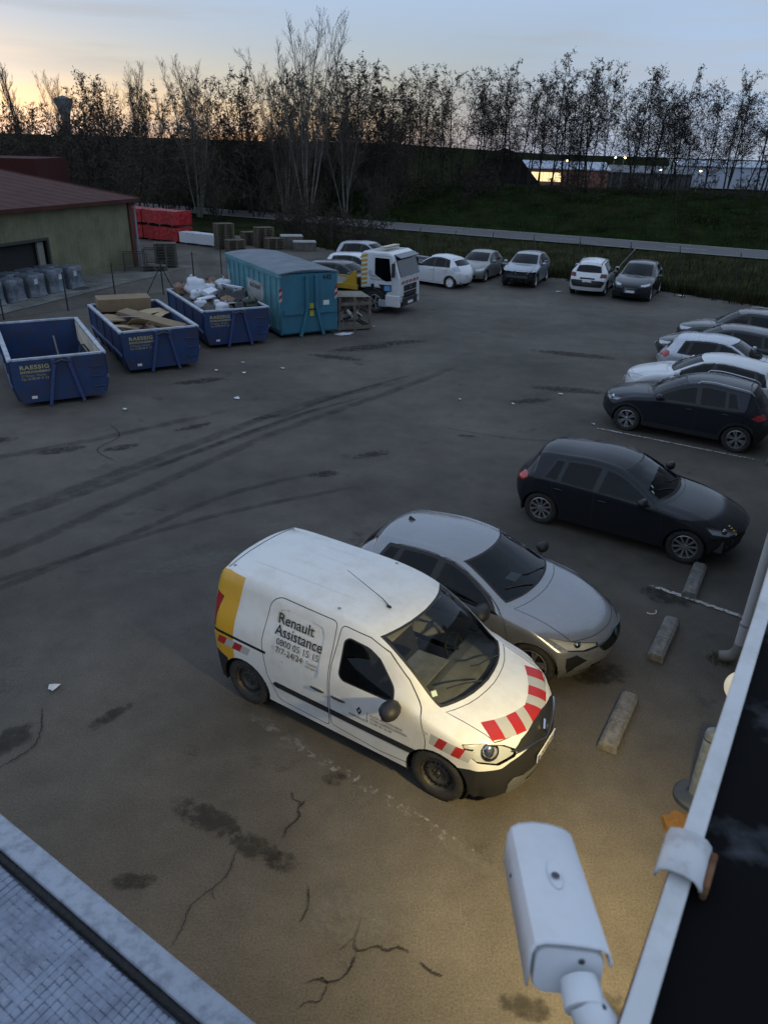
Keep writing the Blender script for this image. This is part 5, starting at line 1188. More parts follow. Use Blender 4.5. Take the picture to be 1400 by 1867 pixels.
        B.rear('rear_bumper_centre', [(-1, .60), (1, .60), (1, .1), (-1, .1)], mirror=False, over=('body', 'tailgate', 'yellow_tail')); spec['rear_bumper_centre'] = dict(mat=BLACK, **{'as': 'rear_bumper'})
        B.side('fuel_flap', round_poly([(3.47, 1.02), (3.47, 1.38), (3.98, 1.40), (3.98, 1.02)], .14), over=('body', 'yellow_band')) if 0 else None
        B.cut('side_repeater', [(X(1.04), .9, .875), (X(1.04), .9, .905), (X(.985), .9, .90), (X(.985), .9, .87)], (0, 1, 0)); spec['side_repeater'] = dict(mat=mat('clear lens', (.6, .55, .45), .2), push=.005)
    lights = [('headlight', [(X(.58), .9, .935), (X(.36), .78, .955), (X(.22), .62, .895), (X(.10), .50, .80), (X(.12), .56, .745), (X(.24), .72, .70), (X(.42), .86, .745), (X(.54), .9, .84)], (.75, .58, .38), 'lens')]
    tails = [('tail_light', [(X(4.2), .9, 1.45), (X(4.2), .9, 1.02), (X(4.04), .9, 1.0), (X(4.06), .9, 1.42)], (-.75, .7, 0), REDLAMP)]
    pm_lamp['van'] = (.10, .05)
    root, B, out = make_car('van', 'white assistance van with yellow rear corner and red and white striped bonnet', (-.03, 7.17, 0), math.atan2(-.533, .846), P_WHITE, st, fo, wb, hw,
        wr=.322, style='steel', nu=128, nv=44, arch=.375, win=win, doors=doors, lights=lights, tails=tails, extra=ex, tailgate=False, glass_r=False, cat='van', handle=False,
        mirror_m=BLACK, mir=(1.36, hw+.02, 1.10, 1.25), inter='front', us=(5.45, 7.93), ww=.205, screen=glass('clear windscreen', (.72, .74, .72)))
    van = root
    # doors: handles in scooped pockets
    for xh, k in ((2.13, 0), (2.42, 1)):
        for sg in (1, -1):
            p = place_on(B, (X(xh), sg*1.5, .80), Vector((0, sg, 0)), .0); a = MB()
            a.ellipsoid(p+Vector((0, sg*.004, 0)), (.105, .010, .030), 14, 6); a.cur = 1; a.ellipsoid(p+Vector((0, sg*.02, .006)), (.10, .014, .015), 12, 6)
            a.build('door_handle', [mat('handle pocket', (.40, .39, .36), .5), BLACK], out.get(('door%d' % k, sg)) or root, smooth=True)
    # lettering on the near side (right side: y<0), seen with text running towards the nose
    D_ = Vector((0, -1, 0))
    BV = B.bvh
    def T(name, s, x, z, size, m=TXT, par=None, **k):
        M = Matrix.Translation((X(x), -1.0, z)) @ Matrix(((1, 0, 0, 0), (0, 0, -1, 0), (0, 1, 0, 0), (0, 0, 0, 1)))
        return text_on(par or out.get(('door1', -1)) or van, name, s, M, size, m, bvh=BV, dirn=D_, off=.004, **k)
    T('lettering', 'Renault', 3.08, 1.40, .172, sx=1.0, bold=.0015); T('lettering', 'Assistance', 3.09, 1.262, .172, sx=.94, bold=.0015)
    T('lettering', '0800 05 15 15', 3.05, 1.155, .110, sx=.97); T('lettering', '7/7-24/24', 3.05, 1.05, .112, sx=.93)
    T('lettering', 'Toutes', 2.60, 1.075, .055); T('lettering', 'marques', 2.60, 1.032, .046)
    d0 = out.get(('door0', -1))
    T('lettering', 'RENAULT', 1.98, .655, .048, par=d0, sx=1.25); T('lettering', 'ALCA AUTOMOBILE', 1.70, .765, .046, par=d0, m=TXT_G); T('lettering', '57200 SARREGUEMINES', 1.70, .715, .046, par=d0, m=TXT_G); T('lettering', '03 87 95 16 98', 1.70, .665, .046, par=d0, m=TXT_G)
    def emblem(parent, M, s, m, off=.0, bvh=None, dirn=None, th=.0):
        o = [(0, 1), (.5, .3), (.62, 0), (.0, -1), (-.5, -.3), (-.62, 0)]; o = [(0, 1.0), (.60, 0), (0, -1.0), (-.60, 0)]; i = [(.03, .42), (.26, 0), (-.03, -.42), (-.26, 0)]
        a = MB(); vs_ = [Vector((x*s, y*s, th)) for x, y in o]+[Vector((x*s, y*s, th)) for x, y in i]; vs_ += [Vector((v.x*1.06, v.y*1.06, 0)) for v in vs_[:4]]
        vs_ = [M @ v for v in vs_]
        if bvh:
            q = []
            for v in vs_:
                h = bvh.ray_cast(v+dirn*.6, -dirn, 1.5); q.append(h[0]+dirn*off if h[0] is not None else v)
            vs_ = q
        f = [(k, (k+1) % 4, 4+(k+1) % 4, 4+k) for k in range(4)]
        if th: f += [(k, 8+k, 8+(k+1) % 4, (k+1) % 4) for k in range(4)]
        a.add(vs_, f); return a.build('emblem', m, parent)
    bv = B.bvh; Ms = Matrix.Translation((X(1.845), -1.0, .775)) @ Matrix(((1, 0, 0, 0), (0, 0, -1, 0), (0, 1, 0, 0), (0, 0, 0, 1)))
    emblem(d0 or van, Ms, .058, TXT, .004, bv, D_)
    a = MB(); a.box((0, 0, 0), (.004, .002, .14)); a.build('divider_line', TXT_G, d0 or van, loc=place_on(B, (X(1.735), -1.5, .735), D_, .003))
    # nose emblem and chrome bar
    pn = place_on(B, (X(-.5), 0, .80), Vector((1, 0, 0)), .018)
    Mn = Matrix.Translation(pn) @ Matrix.Rotation(R(-18), 4, 'Y') @ Matrix(((0, 0, 1, 0), (1, 0, 0, 0), (0, 1, 0, 0), (0, 0, 0, 1)))
    emblem(van, Mn, .088, CHROME, th=.022)
    a = MB(); pts = []
    for y in np.linspace(-.52, .52, 21):
        z = .715 if abs(y) > .2 else .70-.03*math.cos(y/.2*math.pi/2); z = .745+.03*min(1, abs(y)/.5)-.075*math.exp(-(y/.16)**2)
        pts.append(place_on(B, (X(-.5), y, z), Vector((1, 0, 0)), .012))
    a.tube(pts, [.013]*21, 8); a.build('grille_bar', CHROME, van, smooth=True)
    plate(van, B, 1, .54, 'CX-938-MX', w=.50, h=.10)
    # roof: antenna, plugs, ribs
    pa = place_on(B, (X(1.90), -.28, 2.2), Vector((0, 0, 1)), 0); a = MB()
    a.ellipsoid(pa+Vector((0, 0, .012)), (.035, .018, .018), 8, 5); a.tube([pa+Vector((0, 0, .02)), pa+Vector((-.10, .02, .07)), pa+Vector((-.66, .12, .20))], [.008, .005, .003], 5); a.build('antenna', BLACK, van, smooth=True)
    for x, y in ((3.95, .56), (3.95, -.56), (2.35, .60), (2.35, -.60)):
        a = MB(); a.lathe([(0, .010), (.014, .008), (.022, .002), (.024, -.004)], 10); a.build('roof_plug', mat('grey plug', (.25, .26, .28), .5), van, loc=place_on(B, (X(x), y, 2.4), Vector((0, 0, 1)), .0))
    for y in (-.36, -.12, .12, .36):
        a = MB(); P = [place_on(B, (X(x), y, 2.4), Vector((0, 0, 1)), .000) for x in np.linspace(2.25, 3.75, 12)]
        n = len(P); vs_ = []; w = .035
        for i, p in enumerate(P):
            k = .006*math.sin(math.pi*i/(n-1)); vs_ += [p+Vector((0, -w, -.001)), p+Vector((0, -w*.4, k)), p+Vector((0, w*.4, k)), p+Vector((0, w, -.001))]
        a.add(vs_, [(4*i+j, 4*i+4+j, 4*i+5+j, 4*i+1+j) for i in range(n-1) for j in range(3)]); a.build('roof_rib', P_WHITE, van, smooth='all')
    a = MB(); P = [place_on(B, (X(4.0), y, 2.4), Vector((0, 0, 1)), .0015) for y in np.linspace(-.62, .62, 17)]
    a.tube(P, .005, 4); a.build('tailgate_gap', GAP, van)
    # roof drip channels
    for sg in (1, -1):
        P = [Vector((X(q[0]), sg*q[1], q[2]+.002)) for q in (B.at(u, 3.62) for u in np.linspace(8.3, 11.6, 16))]
        a = MB(); a.tube(P, .006, 4); a.build('roof_channel', mat('white seam', (.45, .46, .48), .5), van)
    # things behind the windscreen: mirror, sun visor sheets, stickers, dark bulkhead
    a = MB(); a.box((X(2.30), 0, .95), (.03, 1.5, 1.25)); a.build('bulkhead', mat('grey bulkhead', (.09, .09, .09), .8), van)
    a = MB(); p = B.at(7.55, 0); a.ellipsoid((X(p[0])-.10, 0, p[2]-.10), (.025, .11, .035), 10, 6); a.bar((X(p[0])-.09, 0, p[2]-.09), (X(p[0])-.04, 0, p[2]-.02), .02); a.build('inside_mirror', BLACK, van, smooth=True)
    for o in van.children:
        if o.name.startswith('dashboard'): o.data.materials[0] = mat('dusty grey dashboard', (.26, .26, .25), .75, var=.25, vscale=5, bump=.3, bscale=12)
    a = MB(); a.box((X(1.42), -.36, 1.165), (.40, .62, .015), M=Matrix.Rotation(R(-4), 3, 'Y')); a.build('dash_cover', mat('grey dash cloth', (.30, .30, .29), .9, var=.2, vscale=8, bump=.5, bscale=16), van)
    for sg, y in ((-1, .36), (1, .36)):
        p = B.at(7.75, 2.0); a = MB(); a.box((X(p[0])-.14, sg*.34, p[2]-.075), (.15, .42, .012), M=Matrix.Rotation(R(24), 3, 'Y')); a.build('sun_visor', mat('visor', (.42, .40, .34), .8), van)
    for (u, b, sg, w) in ((6.35, 3.2, -1, .06),):
        q = B.at(u, b); p = Vector((X(q[0]), sg*q[1], q[2])); h = B.bvh.ray_cast(p+Vector((.5, 0, .6)), Vector((-.5, 0, -.6)).normalized(), 2); c = h[0]+h[1]*.004
        Mq = h[1].to_track_quat('Z', 'Y').to_matrix(); a = MB(); a.add([c+Mq@Vector(v) for v in ((-w/2, -w/2, 0), (w/2, -w/2, 0), (w/2, w/2, 0), (-w/2, w/2, 0))], [(0, 1, 2, 3)]); a.build('sticker', mat('pale green sticker', (.55, .66, .52), .5), van)
    return van
kangoo()

# ------------------------------------------------------------------ silver hatchback beside the van
def std_windows(B_st, hw, fo, wb, xB=(2.42, 2.36), xC=(3.2, 3.12), xq=(3.45, 3.35), x0=(1.38, 1.55), xf=None, off=.06):
    B = Body(B_st, fo+wb/2, 60, 20)
    w = [(B.window_poly(x0[0], x0[1], xB[0]-.03, xB[1]-.03, off), 0), (B.window_poly(xB[0]+.05, xB[1]+.05, xC[0], xC[1], off), 1)]
    if xq: w.append((B.window_poly(xC[0]+.05, xC[1]+.05, xq[0], xq[1], off), None))
    B.surround = B.window_poly(x0[0]-.05, x0[1]-.06, (xq or xC)[0]+.03, (xq or xC)[1]+.03, off-.022, belt=-.012)
    return B, w
def std_doors(B, xA, xB, xC, sill=.27, back=.5, xwr=None, wr=.36):
    """front door from xA to xB, rear door from xB to xC (lower rear corner cut by the wheel arch)"""
    t = lambda x: B.ztop(x, .028)
    d0 = [(xA, sill+.06), (xA-.02, .62), (xA+.06, B.zbelt(xA+.06)-.005)]+[(x, t(x)) for x in np.linspace(xA+.36, xB, 8)]+[(xB+.03, .8), (xB+.02, sill), (xA+.1, sill)]
    xl = xwr-wr-.06
    d1 = [(xB+.04, sill), (xB+.045, .8), (xB+.012, t(xB+.012))]+[(x, t(x)) for x in np.linspace(xB+.15, xC-.10, 6)]+[(xC+.02, B.zbelt(xC)+.02), (xC-.02, .76), (xl+.12, .55), (xl, sill+.03), (xl-.05, sill)]
    return [d0, d1]
def clio():
    hw = .90; fo, wb = .83, 2.583; L = 4.05; xf = fo+wb/2
    st = hatch(L, hw, 1.44, zh=.715, xc=1.14, zc=1.0, xr=1.93, zr=1.385, xm=2.45, xrr=3.46, zrr=1.345, xwb=3.84, zwb=1.02, bf=.91, br=1.02, rw=.66, fr=.30, tw=.78)
    X = lambda x: xf-x
    B0, win = std_windows(st, hw, fo, wb, (2.38, 2.33), (3.03, 2.96), (3.34, 3.2), (1.40, 1.60))
    doors = std_doors(B0, 1.20, 2.36, 3.20, xwr=fo+wb)
    lights = [('headlight', [(X(.64), .85, .80), (X(.34), .72, .775), (X(.13), .42, .705), (X(.12), .42, .645), (X(.22), .60, .63), (X(.38), .78, .66)], (.75, .6, .3), 'lens')]
    tails = [('tail_light', [(X(3.93), .75, .98), (X(3.80), .88, .96), (X(3.72), .9, .90), (X(3.90), .85, .86), (X(4.0), .5, .90)], (-.75, .65, .1), REDLAMP)]
    grille = [('grille', [(X(0), -.42, .655), (X(0), -.12, .69), (X(0), .12, .69), (X(0), .42, .655), (X(0), .34, .56), (X(0), .12, .535), (X(0), -.12, .535), (X(0), -.34, .56)], (1, 0, .1), GRILLE, 0),
              ('lower_grille', [(X(0), -.52, .42), (X(0), .52, .42), (X(0), .46, .27), (X(0), -.46, .27)], (1, 0, .1), GRILLE, 0)]
    def ex(B, spec):
        B.cut('side_intake', [(X(.30), .70, .60), (X(.22), .56, .50), (X(.30), .70, .42), (X(.36), .76, .30), (X(.40), .80, .44), (X(.40), .8, .56)], (.8, .6, 0)); spec['side_intake'] = dict(mat=GRILLE, push=-.006)
        B.front('front_lip', [(-.85, .27), (.85, .27), (.8, .1), (-.8, .1)], mirror=False, over=('body',)); spec['front_lip'] = dict(mat=P_SILVER)
    pm_lamp['silver_hatchback'] = (.05, .03)
    root, B, out = make_car('silver_hatchback', 'silver hatchback parked right beside the white van', (1.36, 9.08, 0), math.atan2(-.535, .845), P_SILVER, st, fo, wb, hw, wr=.315, style='five', nu=120, nv=44, win=win, doors=doors, surround=B0.surround,
        lights=lights, tails=tails, grille=grille, extra=ex, mirror_m=BLACK, mir=(1.52, hw+.02, .985, 1.05), handle='paint', group='cars parked along the building')
    # shark fin, diamond badge, slatted black bar, dashboard paper
    p = place_on(B, (X(3.22), 0, 2), Vector((0, 0, 1)), 0); a = MB()
    a.add([p+Vector(v) for v in ((.07, .012, -.005), (.07, -.012, -.005), (-.06, -.018, -.005), (-.06, .018, -.005), (-.05, .004, .05), (-.05, -.004, .05), (-.01, 0, .045))], [(0, 1, 6), (1, 2, 5, 6), (2, 3, 4, 5), (3, 0, 6, 4), (4, 6, 5)]); a.build('shark_fin', BLACK, root)
    pn = place_on(B, (X(-.5), 0, .66), Vector((1, 0, 0)), .010); a = MB(); o = [(0, .085), (.055, 0), (0, -.085), (-.055, 0)]
    a.prism(o, -.01, .012, Matrix.Translation(pn) @ Matrix.Rotation(R(-15), 4, 'Y') @ Matrix(((0, 0, 1, 0), (1, 0, 0, 0), (0, 1, 0, 0), (0, 0, 0, 1)))); a.build('nose_badge', mat('dark badge', (.02, .05, .05), .2, .4), root)
    for k in range(4):
        a = MB(); a.tube([place_on(B, (X(-.5), y, .645-.03*k), Vector((1, 0, 0)), .0) for y in np.linspace(-.36+.02*k, .36-.02*k, 11)], .006, 4); a.build('grille_slat', GRILLE, root)
    P = [place_on(B, (X(-.5), y, .712-.045*abs(y)/.42), Vector((1, 0, 0)), .006) for y in np.linspace(-.44, .44, 15)]; a = MB(); a.tube(P, .014, 6); a.build('grille_trim', mat('smoked trim', (.03, .045, .05), .15), root, smooth=True)
    q = B.at(6.6, 1.2); a = MB(); a.box((X(q[0])-.10, -.05, 1.02), (.15, .22, .004)); a.build('paper_sheet', mat('paper', (.72, .78, .80), .7), root)
    # faint mirror-written reflection is left to the real reflection in the side glass
    return root
clio()

def golf():
    hw = .895; fo, wb = .87, 2.637; L = 4.255; xf = fo+wb/2; X = lambda x: xf-x
    st = hatch(L, hw, 1.455, zh=.70, xc=1.27, zc=.985, xr=2.06, zr=1.39, xm=2.6, xrr=3.72, zrr=1.365, xwb=4.02, zwb=.98, bf=.90, br=.965, rw=.67, fr=.25, tw=.80)
    B0, win = std_windows(st, hw, fo, wb, (2.52, 2.46), (3.20, 3.15), (3.50, 3.36), (1.52, 1.72))
    doors = std_doors(B0, 1.32, 2.50, 3.34, xwr=fo+wb)
    lights = [('headlight', [(X(.58), .85, .775), (X(.30), .70, .745), (X(.13), .44, .70), (X(.12), .44, .625), (X(.24), .66, .61), (X(.48), .84, .66)], (.72, .65, .25), 'lens')]
    tails = [('tail_light', [(X(4.02), .72, .97), (X(3.90), .85, .96), (X(3.84), .88, .90), (X(3.95), .87, .80), (X(4.10), .62, .80)], (-.75, .65, .1), REDLAMP)]
    grille = [('front_opening', [(X(0), -.82, .60), (X(0), -.42, .65), (X(0), .42, .65), (X(0), .82, .60), (X(0), .84, .22), (X(0), -.84, .22)], (1, 0, .05), GAP, 0)]
    def ex(B, spec):
        B.side('open_corner', [(-.1, .60), (.44, .60), (.50, .50), (.50, .1), (-.1, .1)]); spec['open_corner'] = dict(mat=GAP, push=-.03)
        spec['front_opening'] = dict(mat=GAP, push=-.06)
    pm_lamp['black_hatchback'] = (.06, .04)
    root, B, out = make_car('black_hatchback', 'black hatchback with its front bumper missing, alone between empty bays', (4.53, 12.42, 0), math.atan2(-.523, .852), P_NAVY, st, fo, wb, hw, wr=.316, style='ten', nu=112, nv=40, win=win, doors=doors, surround=B0.surround,
        lights=lights, tails=tails, grille=grille, extra=ex, mir=(1.66, hw+.02, .985, 1.05), handle='paint', group='cars parked along the building', wipers=True)
    # crash beam, ducts and loose bits behind the missing bumper
    a = MB(); a.box((X(.20), 0, .50), (.06, 1.15, .11)); a.build('crash_beam', mat('dull aluminium', (.10, .10, .10), .5, .7), root, bevel=.01)
    a = MB(); a.box((X(.34), 0, .46), (.05, .8, .36)); a.build('radiator', GAP, root)
    for sg in (1, -1):
        a = MB(); a.tube([(X(.32), sg*.62, .50), (X(.24), sg*.66, .42), (X(.28), sg*.60, .34), (X(.22), sg*.70, .30)], .022, 6); a.build('hanging_hose', BLACK, root, smooth=True)
        a = MB(); a.box((X(.36), sg*.72, .42), (.16, .10, .22), M=Matrix.Rotation(.3*sg, 3, 'X')); a.build('wheel_liner', BLACK, root, bevel=.02)
    a = MB(); p = place_on(B, (X(.20), -.52, 1.5), Vector((0, 0, 1)), .003)
    for k in range(4): a.box(place_on(B, (X(.30-.045*k), -.50-.012*k, 1.5), Vector((0, 0, 1)), .003), (.034, .04, .003), rz=.25, M=None)
    a.build('yellow_tape', mat('yellow tape', (.62, .40, .04), .5), root)
    q = B.at(6.35, 3.1); 
    for k in range(2):
        h = place_on(B, (X(q[0])-.02-.05*k, -q[1]+.10*k, 1.3), Vector((0, 0, 1)), .004); a = MB(); a.box(h, (.06, .05, .002), M=Matrix.Rotation(R(38), 3, 'Y')); a.build('sticker', mat('white sticker', (.5, .62, .58), .5), root)
    a = MB(); a.tube([(X(1.65), .1, 1.02), (X(1.9), .36, .98), (X(1.95), .40, .80)], [.12, .17, .10], 8); a.build('spent_airbag', mat('airbag cloth', (.40, .42, .46), .9), root, smooth=True)
    return root
golf()

def sandero():
    hw = .92; fo, wb = .83, 2.604; L = 4.10; xf = fo+wb/2; X = lambda x: xf-x
    st = hatch(L, hw, 1.535, zh=.78, xc=1.15, zc=1.07, xr=1.98, zr=1.46, xm=2.5, xrr=3.52, zrr=1.44, xwb=3.88, zwb=1.06, bf=.97, br=1.06, sill=.25, rw=.69, fr=.25, tw=.80, chin=.25)
    B0, win = std_windows(st, hw, fo, wb, (2.42, 2.36), (3.05, 2.98), (3.36, 3.2), (1.42, 1.64))
    doors = std_doors(B0, 1.20, 2.40, 3.22, sill=.33, xwr=fo+wb)
    lights = [('headlight', [(X(.62), .88, .85), (X(.30), .70, .83), (X(.14), .44, .78), (X(.13), .44, .72), (X(.26), .66, .70), (X(.50), .86, .76)], (.72, .65, .25), 'lens')]
    tails = [('tail_light', [(X(3.98), .70, 1.0), (X(3.80), .9, .98), (X(3.66), .93, .90), (X(3.86), .9, .84), (X(4.02), .62, .86)], (-.7, .7, .1), REDLAMP)]
    def ex(B, spec):
        B.side('sill_cladding', [(.9, .37), (3.1, .37), (3.1, .1), (.9, .1)], over=('body', 'door0', 'door1')); spec['sill_cladding'] = dict(mat=BLACK, push=.006)
        B.front('lower_bumper', [(-1, .50), (1, .50), (1, .1), (-1, .1)], mirror=False, over=('body',)); spec['lower_bumper'] = dict(mat=BLACK)
        B.rear('rear_bumper', [(-1, .50), (1, .50), (1, .1), (-1, .1)], mirror=False, over=('body', 'tailgate')); spec['rear_bumper'] = dict(mat=BLACK)
    root, B, out = make_car('dark_crossover', 'dark blue crossover with grey wheel arches and roof bars, nose to the yard', (7.70, 17.83, 0), math.atan2(.515, -.857), P_DARK, st, fo, wb, hw, wr=.33, style='double', nu=112, nv=40, win=win, doors=doors, surround=B0.surround,
        lights=lights, tails=tails, extra=ex, cladding=True, mir=(1.55, hw+.02, 1.05, 1.05), handle='black', group='cars parked along the building', rails=mat('silver rail', (.45, .46, .48), .35, .7))
    p = place_on(B, (X(3.42), 0, 2), Vector((0, 0, 1)), 0); a = MB(); a.tube([p, p+Vector((-.16, 0, .28))], [.012, .004], 5); a.build('antenna', BLACK, root)
    return root
sandero()
# ------------------------------------------------------------------ other parked cars
def std_car(name, label, x, y, hd, pm, L=4.2, hw=.9, H=1.46, fo=.85, wb=2.6, wr=.315, style='five', zh=.72, group='cars parked at the far edge of the yard', suv=0, k=None, tail_m=None, nu=64, nv=26, mirm=None, rails=False, txt=None, **extra):
    p = dict(L=L, hw=hw, H=H, zh=zh+.12*suv, xc=1.2+.02*suv, zc=1.0+.10*suv, xr=1.98, zr=H-.065, xm=2.5, xrr=L-.55, zrr=H-.09, xwb=L-.22, zwb=1.0+.1*suv, bf=.91+.1*suv, br=.98+.1*suv, sill=.2+.06*suv, chin=.21+.05*suv); p.update(k or {})
    st = hatch(**p); xf = fo+wb/2; X = lambda q: xf-q; zh_ = p['zh']; fr = p.get('fr', .27)
    B0, win = std_windows(st, hw, fo, wb, (2.44, 2.39), (L-.98, L-1.05), (L-.70, L-.84), (p['xc']+.26, p['xc']+.46))
    doors = std_doors(B0, p['xc']+.06, 2.42, L-.84, xwr=fo+wb, sill=.27+.06*suv)
    lights = [('headlight', [(X(fr+.32), .85, zh_+.07), (X(fr+.03), .70, zh_+.045), (X(.13), .46, zh_-.0), (X(.13), .46, zh_-.085), (X(fr-.02), .66, zh_-.10), (X(fr+.2), .84, zh_-.03)], (.72, .65, .25), mat('clear headlight', (.50, .52, .55), .12, .5))]
    zt = p['zwb']; tails = [('tail_light', [(X(L-.22), .68, zt-.01), (X(L-.40), .86, zt-.01), (X(L-.46), .88, zt-.10), (X(L-.32), .88, zt-.20), (X(L-.12), .62, zt-.19)], (-.75, .65, .1), tail_m or REDLAMP)]
    grille = [('grille', [(X(0), -.40, zh_-.06), (X(0), .40, zh_-.06), (X(0), .34, zh_-.16), (X(0), -.34, zh_-.16)], (1, 0, .1), GRILLE, 0), ('lower_grille', [(X(0), -.5, .42+.05*suv), (X(0), .5, .42+.05*suv), (X(0), .42, .28), (X(0), -.42, .28)], (1, 0, .1), GRILLE, 0)]
    r = make_car(name, label, (x, y, 0), math.atan2(hd[1], hd[0]), pm, st, fo, wb, hw, group=group, wr=wr, style=style, nu=nu, nv=nv, win=win, doors=doors, surround=B0.surround, lights=lights, tails=tails, grille=grille, mir=(p['xc']+.38, hw+.02, p['bf']+.09, 1.0), mirror_m=mirm, handle='paint', rails=rails, cladding=bool(suv), **extra)
    root, B, out = r
    zp = .52+.1*suv
    if name != 'crashed_crossover': plate(root, B, 1, .50, txt)
    plate(root, B, -1, .62+.12*suv, txt)
    return r
RAILS = mat('silver rail', (.45, .46, .48), .35, .7)
hdl = (-.857, .515); GR = 'cars parked along the building'
def at_front(fx, fy, hd, fo, wb): d_ = Vector((*hd, 0)).normalized(); c = Vector((fx, fy, 0))-d_*(fo+wb/2); return c.x, c.y
x, y = 8.99, 19.99; std_car('white_crossover', 'white crossover with dark side glass between the dark crossover and the pale hatchback', x, y, hdl, P_WCAR, L=4.45, hw=.91, H=1.52, fo=.88, wb=2.70, wr=.34, zh=.76, group=GR, nu=84, nv=32, k=dict(xrr=3.7, zrr=1.40, xwb=4.2, zwb=1.10, zc=1.05, bf=.97, br=1.05))
x, y = 10.47, 22.25; std_car('pale_hatchback', 'pale silver hatchback parked nose-in with a red tail lamp showing', x, y, (.857, -.515), paint('pale silver paint', (.52, .55, .60), .35, .28, damt=.1), L=4.2, hw=.89, H=1.48, fo=.86, wb=2.58, group=GR, nu=84, nv=32)
x, y = 11.32, 24.44; std_car('grey_saloon', 'dark grey car half hidden behind the pale hatchback, bonnet showing', x, y, hdl, P_GREY, L=4.35, hw=.9, H=1.45, fo=.88, wb=2.68, group=GR)
x, y = 12.69, 26.29; std_car('charcoal_suv', 'charcoal sport utility car farthest along the building row', x, y, hdl, P_GREYD, L=4.45, hw=.92, H=1.62, fo=.9, wb=2.7, wr=.34, suv=1, group=GR, rails=RAILS)
# row at the far edge
std_car('white_electric_hatchback', 'white rounded hatchback beside the tow truck, rear towards the yard', 2.46, 39.81, (-.80, .60), P_WCAR, L=4.08, hw=.87, H=1.56, fo=.84, wb=2.59, style='cap', k=dict(zc=1.06, bf=.98, br=1.06, xrr=3.35, zrr=1.47, xwb=3.8, zwb=1.1), tail_m=mat('clear tail lamp', (.45, .48, .55), .15))
std_car('beige_silver_hatchback', 'small grey-silver hatchback behind the white rounded one, nose to the yard', 4.95, 42.4, (-.43, -.90), paint('warm silver paint', (.26, .26, .25), .4, .32), L=4.03, hw=.86, H=1.47, fo=.85, wb=2.54, txt=None)
def wreck():
    def ex(B, spec):
        B.front('front_opening', [(-.9, .84), (.9, .84), (.95, .2), (-.95, .2)], mirror=False); spec['front_opening'] = dict(mat=GAP, push=-.10)
        B.side('open_corner', [(-.1, .74), (.42, .74), (.46, .2), (-.1, .2)]); spec['open_corner'] = dict(mat=GAP, push=-.08)
    root, B, out = std_car('crashed_crossover', 'silver-blue crossover with its front end torn off, showing the bare engine bay', 7.35, 41.15, (-.385, -.92), P_SIL2, L=4.38, hw=.905, H=1.60, fo=.9, wb=2.65, wr=.34, suv=1, extra=ex)
    r_ = random.Random(9); X = B.X
    for k in range(22):
        a = MB(); p = Vector((X(r_.uniform(.10, .35)), r_.uniform(-.7, .7), r_.uniform(.32, .84))); d_ = Vector((r_.uniform(-.04, .06), r_.uniform(-.16, .16), r_.uniform(-.12, .12))); a.bar(p-d_, p+d_, r_.uniform(.02, .07), r_.uniform(.02, .06)); a.build('engine_part', [GAL, BLACK, GAP, mat('dull aluminium', (.10, .10, .10), .5, .7), GAP][k % 5], root)
    a = MB(); a.box((X(.10), 0, .58), (.06, 1.1, .10)); a.build('crash_beam', mat('dull aluminium', (.10, .10, .10), .5, .7), root)
wreck()
def duster():
    root, B, out = std_car('white_offroader', 'white off-roader with roof bars standing with its rear to the yard', 10.55, 39.3, (.40, .917), P_WCAR, L=4.34, hw=.90, H=1.66, fo=.84, wb=2.67, wr=.345, suv=1, rails=BLACK, txt=None, tail_m=mat('dark red tail', (.12, .01, .012), .2), extra=lambda B, spec: (B.rear('rear_skid', [(-.85, .52), (-.62, .56), (.62, .56), (.85, .52), (.7, .24), (-.7, .24)], mirror=False), spec.update(rear_skid=dict(mat=BLACK, push=.006))))
    p = place_on(B, (-3, 0, .86), Vector((-1, 0, 0)), .012); a = MB(); a.box(p, (.02, .72, .07)); a.build('tailgate_trim', BLACK, root)
duster()
def scenic():
    root, B, out = std_car('dark_grey_people_carrier', 'dark grey people carrier, rightmost of the far row, nose to the yard', 12.5, 38.1, (-.45, -.893), P_GREYD, L=4.40, hw=.93, H=1.66, fo=.88, wb=2.73, wr=.36, style='ten', txt=None, k=dict(zh=.82, zc=1.10, bf=1.0, br=1.08, xc=1.15, zwb=1.1))
    pn = place_on(B, (3.5, 0, .76), Vector((1, 0, 0)), .012); a = MB(); a.prism([(0, .10), (.075, 0), (0, -.10), (-.075, 0)], -.01, .012, Matrix.Translation(pn) @ Matrix(((0, 0, 1, 0), (1, 0, 0, 0), (0, 1, 0, 0), (0, 0, 0, 1)))); a.build('nose_badge', CHROME, root)
scenic()
# cars glimpsed behind the tow truck
std_car('dark_estate', 'dark grey car seen between the teal container and the tow truck cab', -2.15, 36.75, (.90, -.43), P_GREY, L=4.5, hw=.9, H=1.46, fo=.9, wb=2.7, group='cars behind the tow truck')
std_car('white_estate', 'white car behind the dark grey one at the tow truck', -1.5, 39.5, (.90, -.43), P_WCAR, L=4.4, hw=.9, H=1.50, fo=.9, wb=2.66, group='cars behind the tow truck', inter=False)
std_car('pale_suv', 'pale car whose roof shows over the tow truck cab', -1.2, 43.4, (.90, -.43), P_SIL2, L=4.4, hw=.92, H=1.66, fo=.9, wb=2.7, suv=1, group='cars behind the tow truck', inter=False)
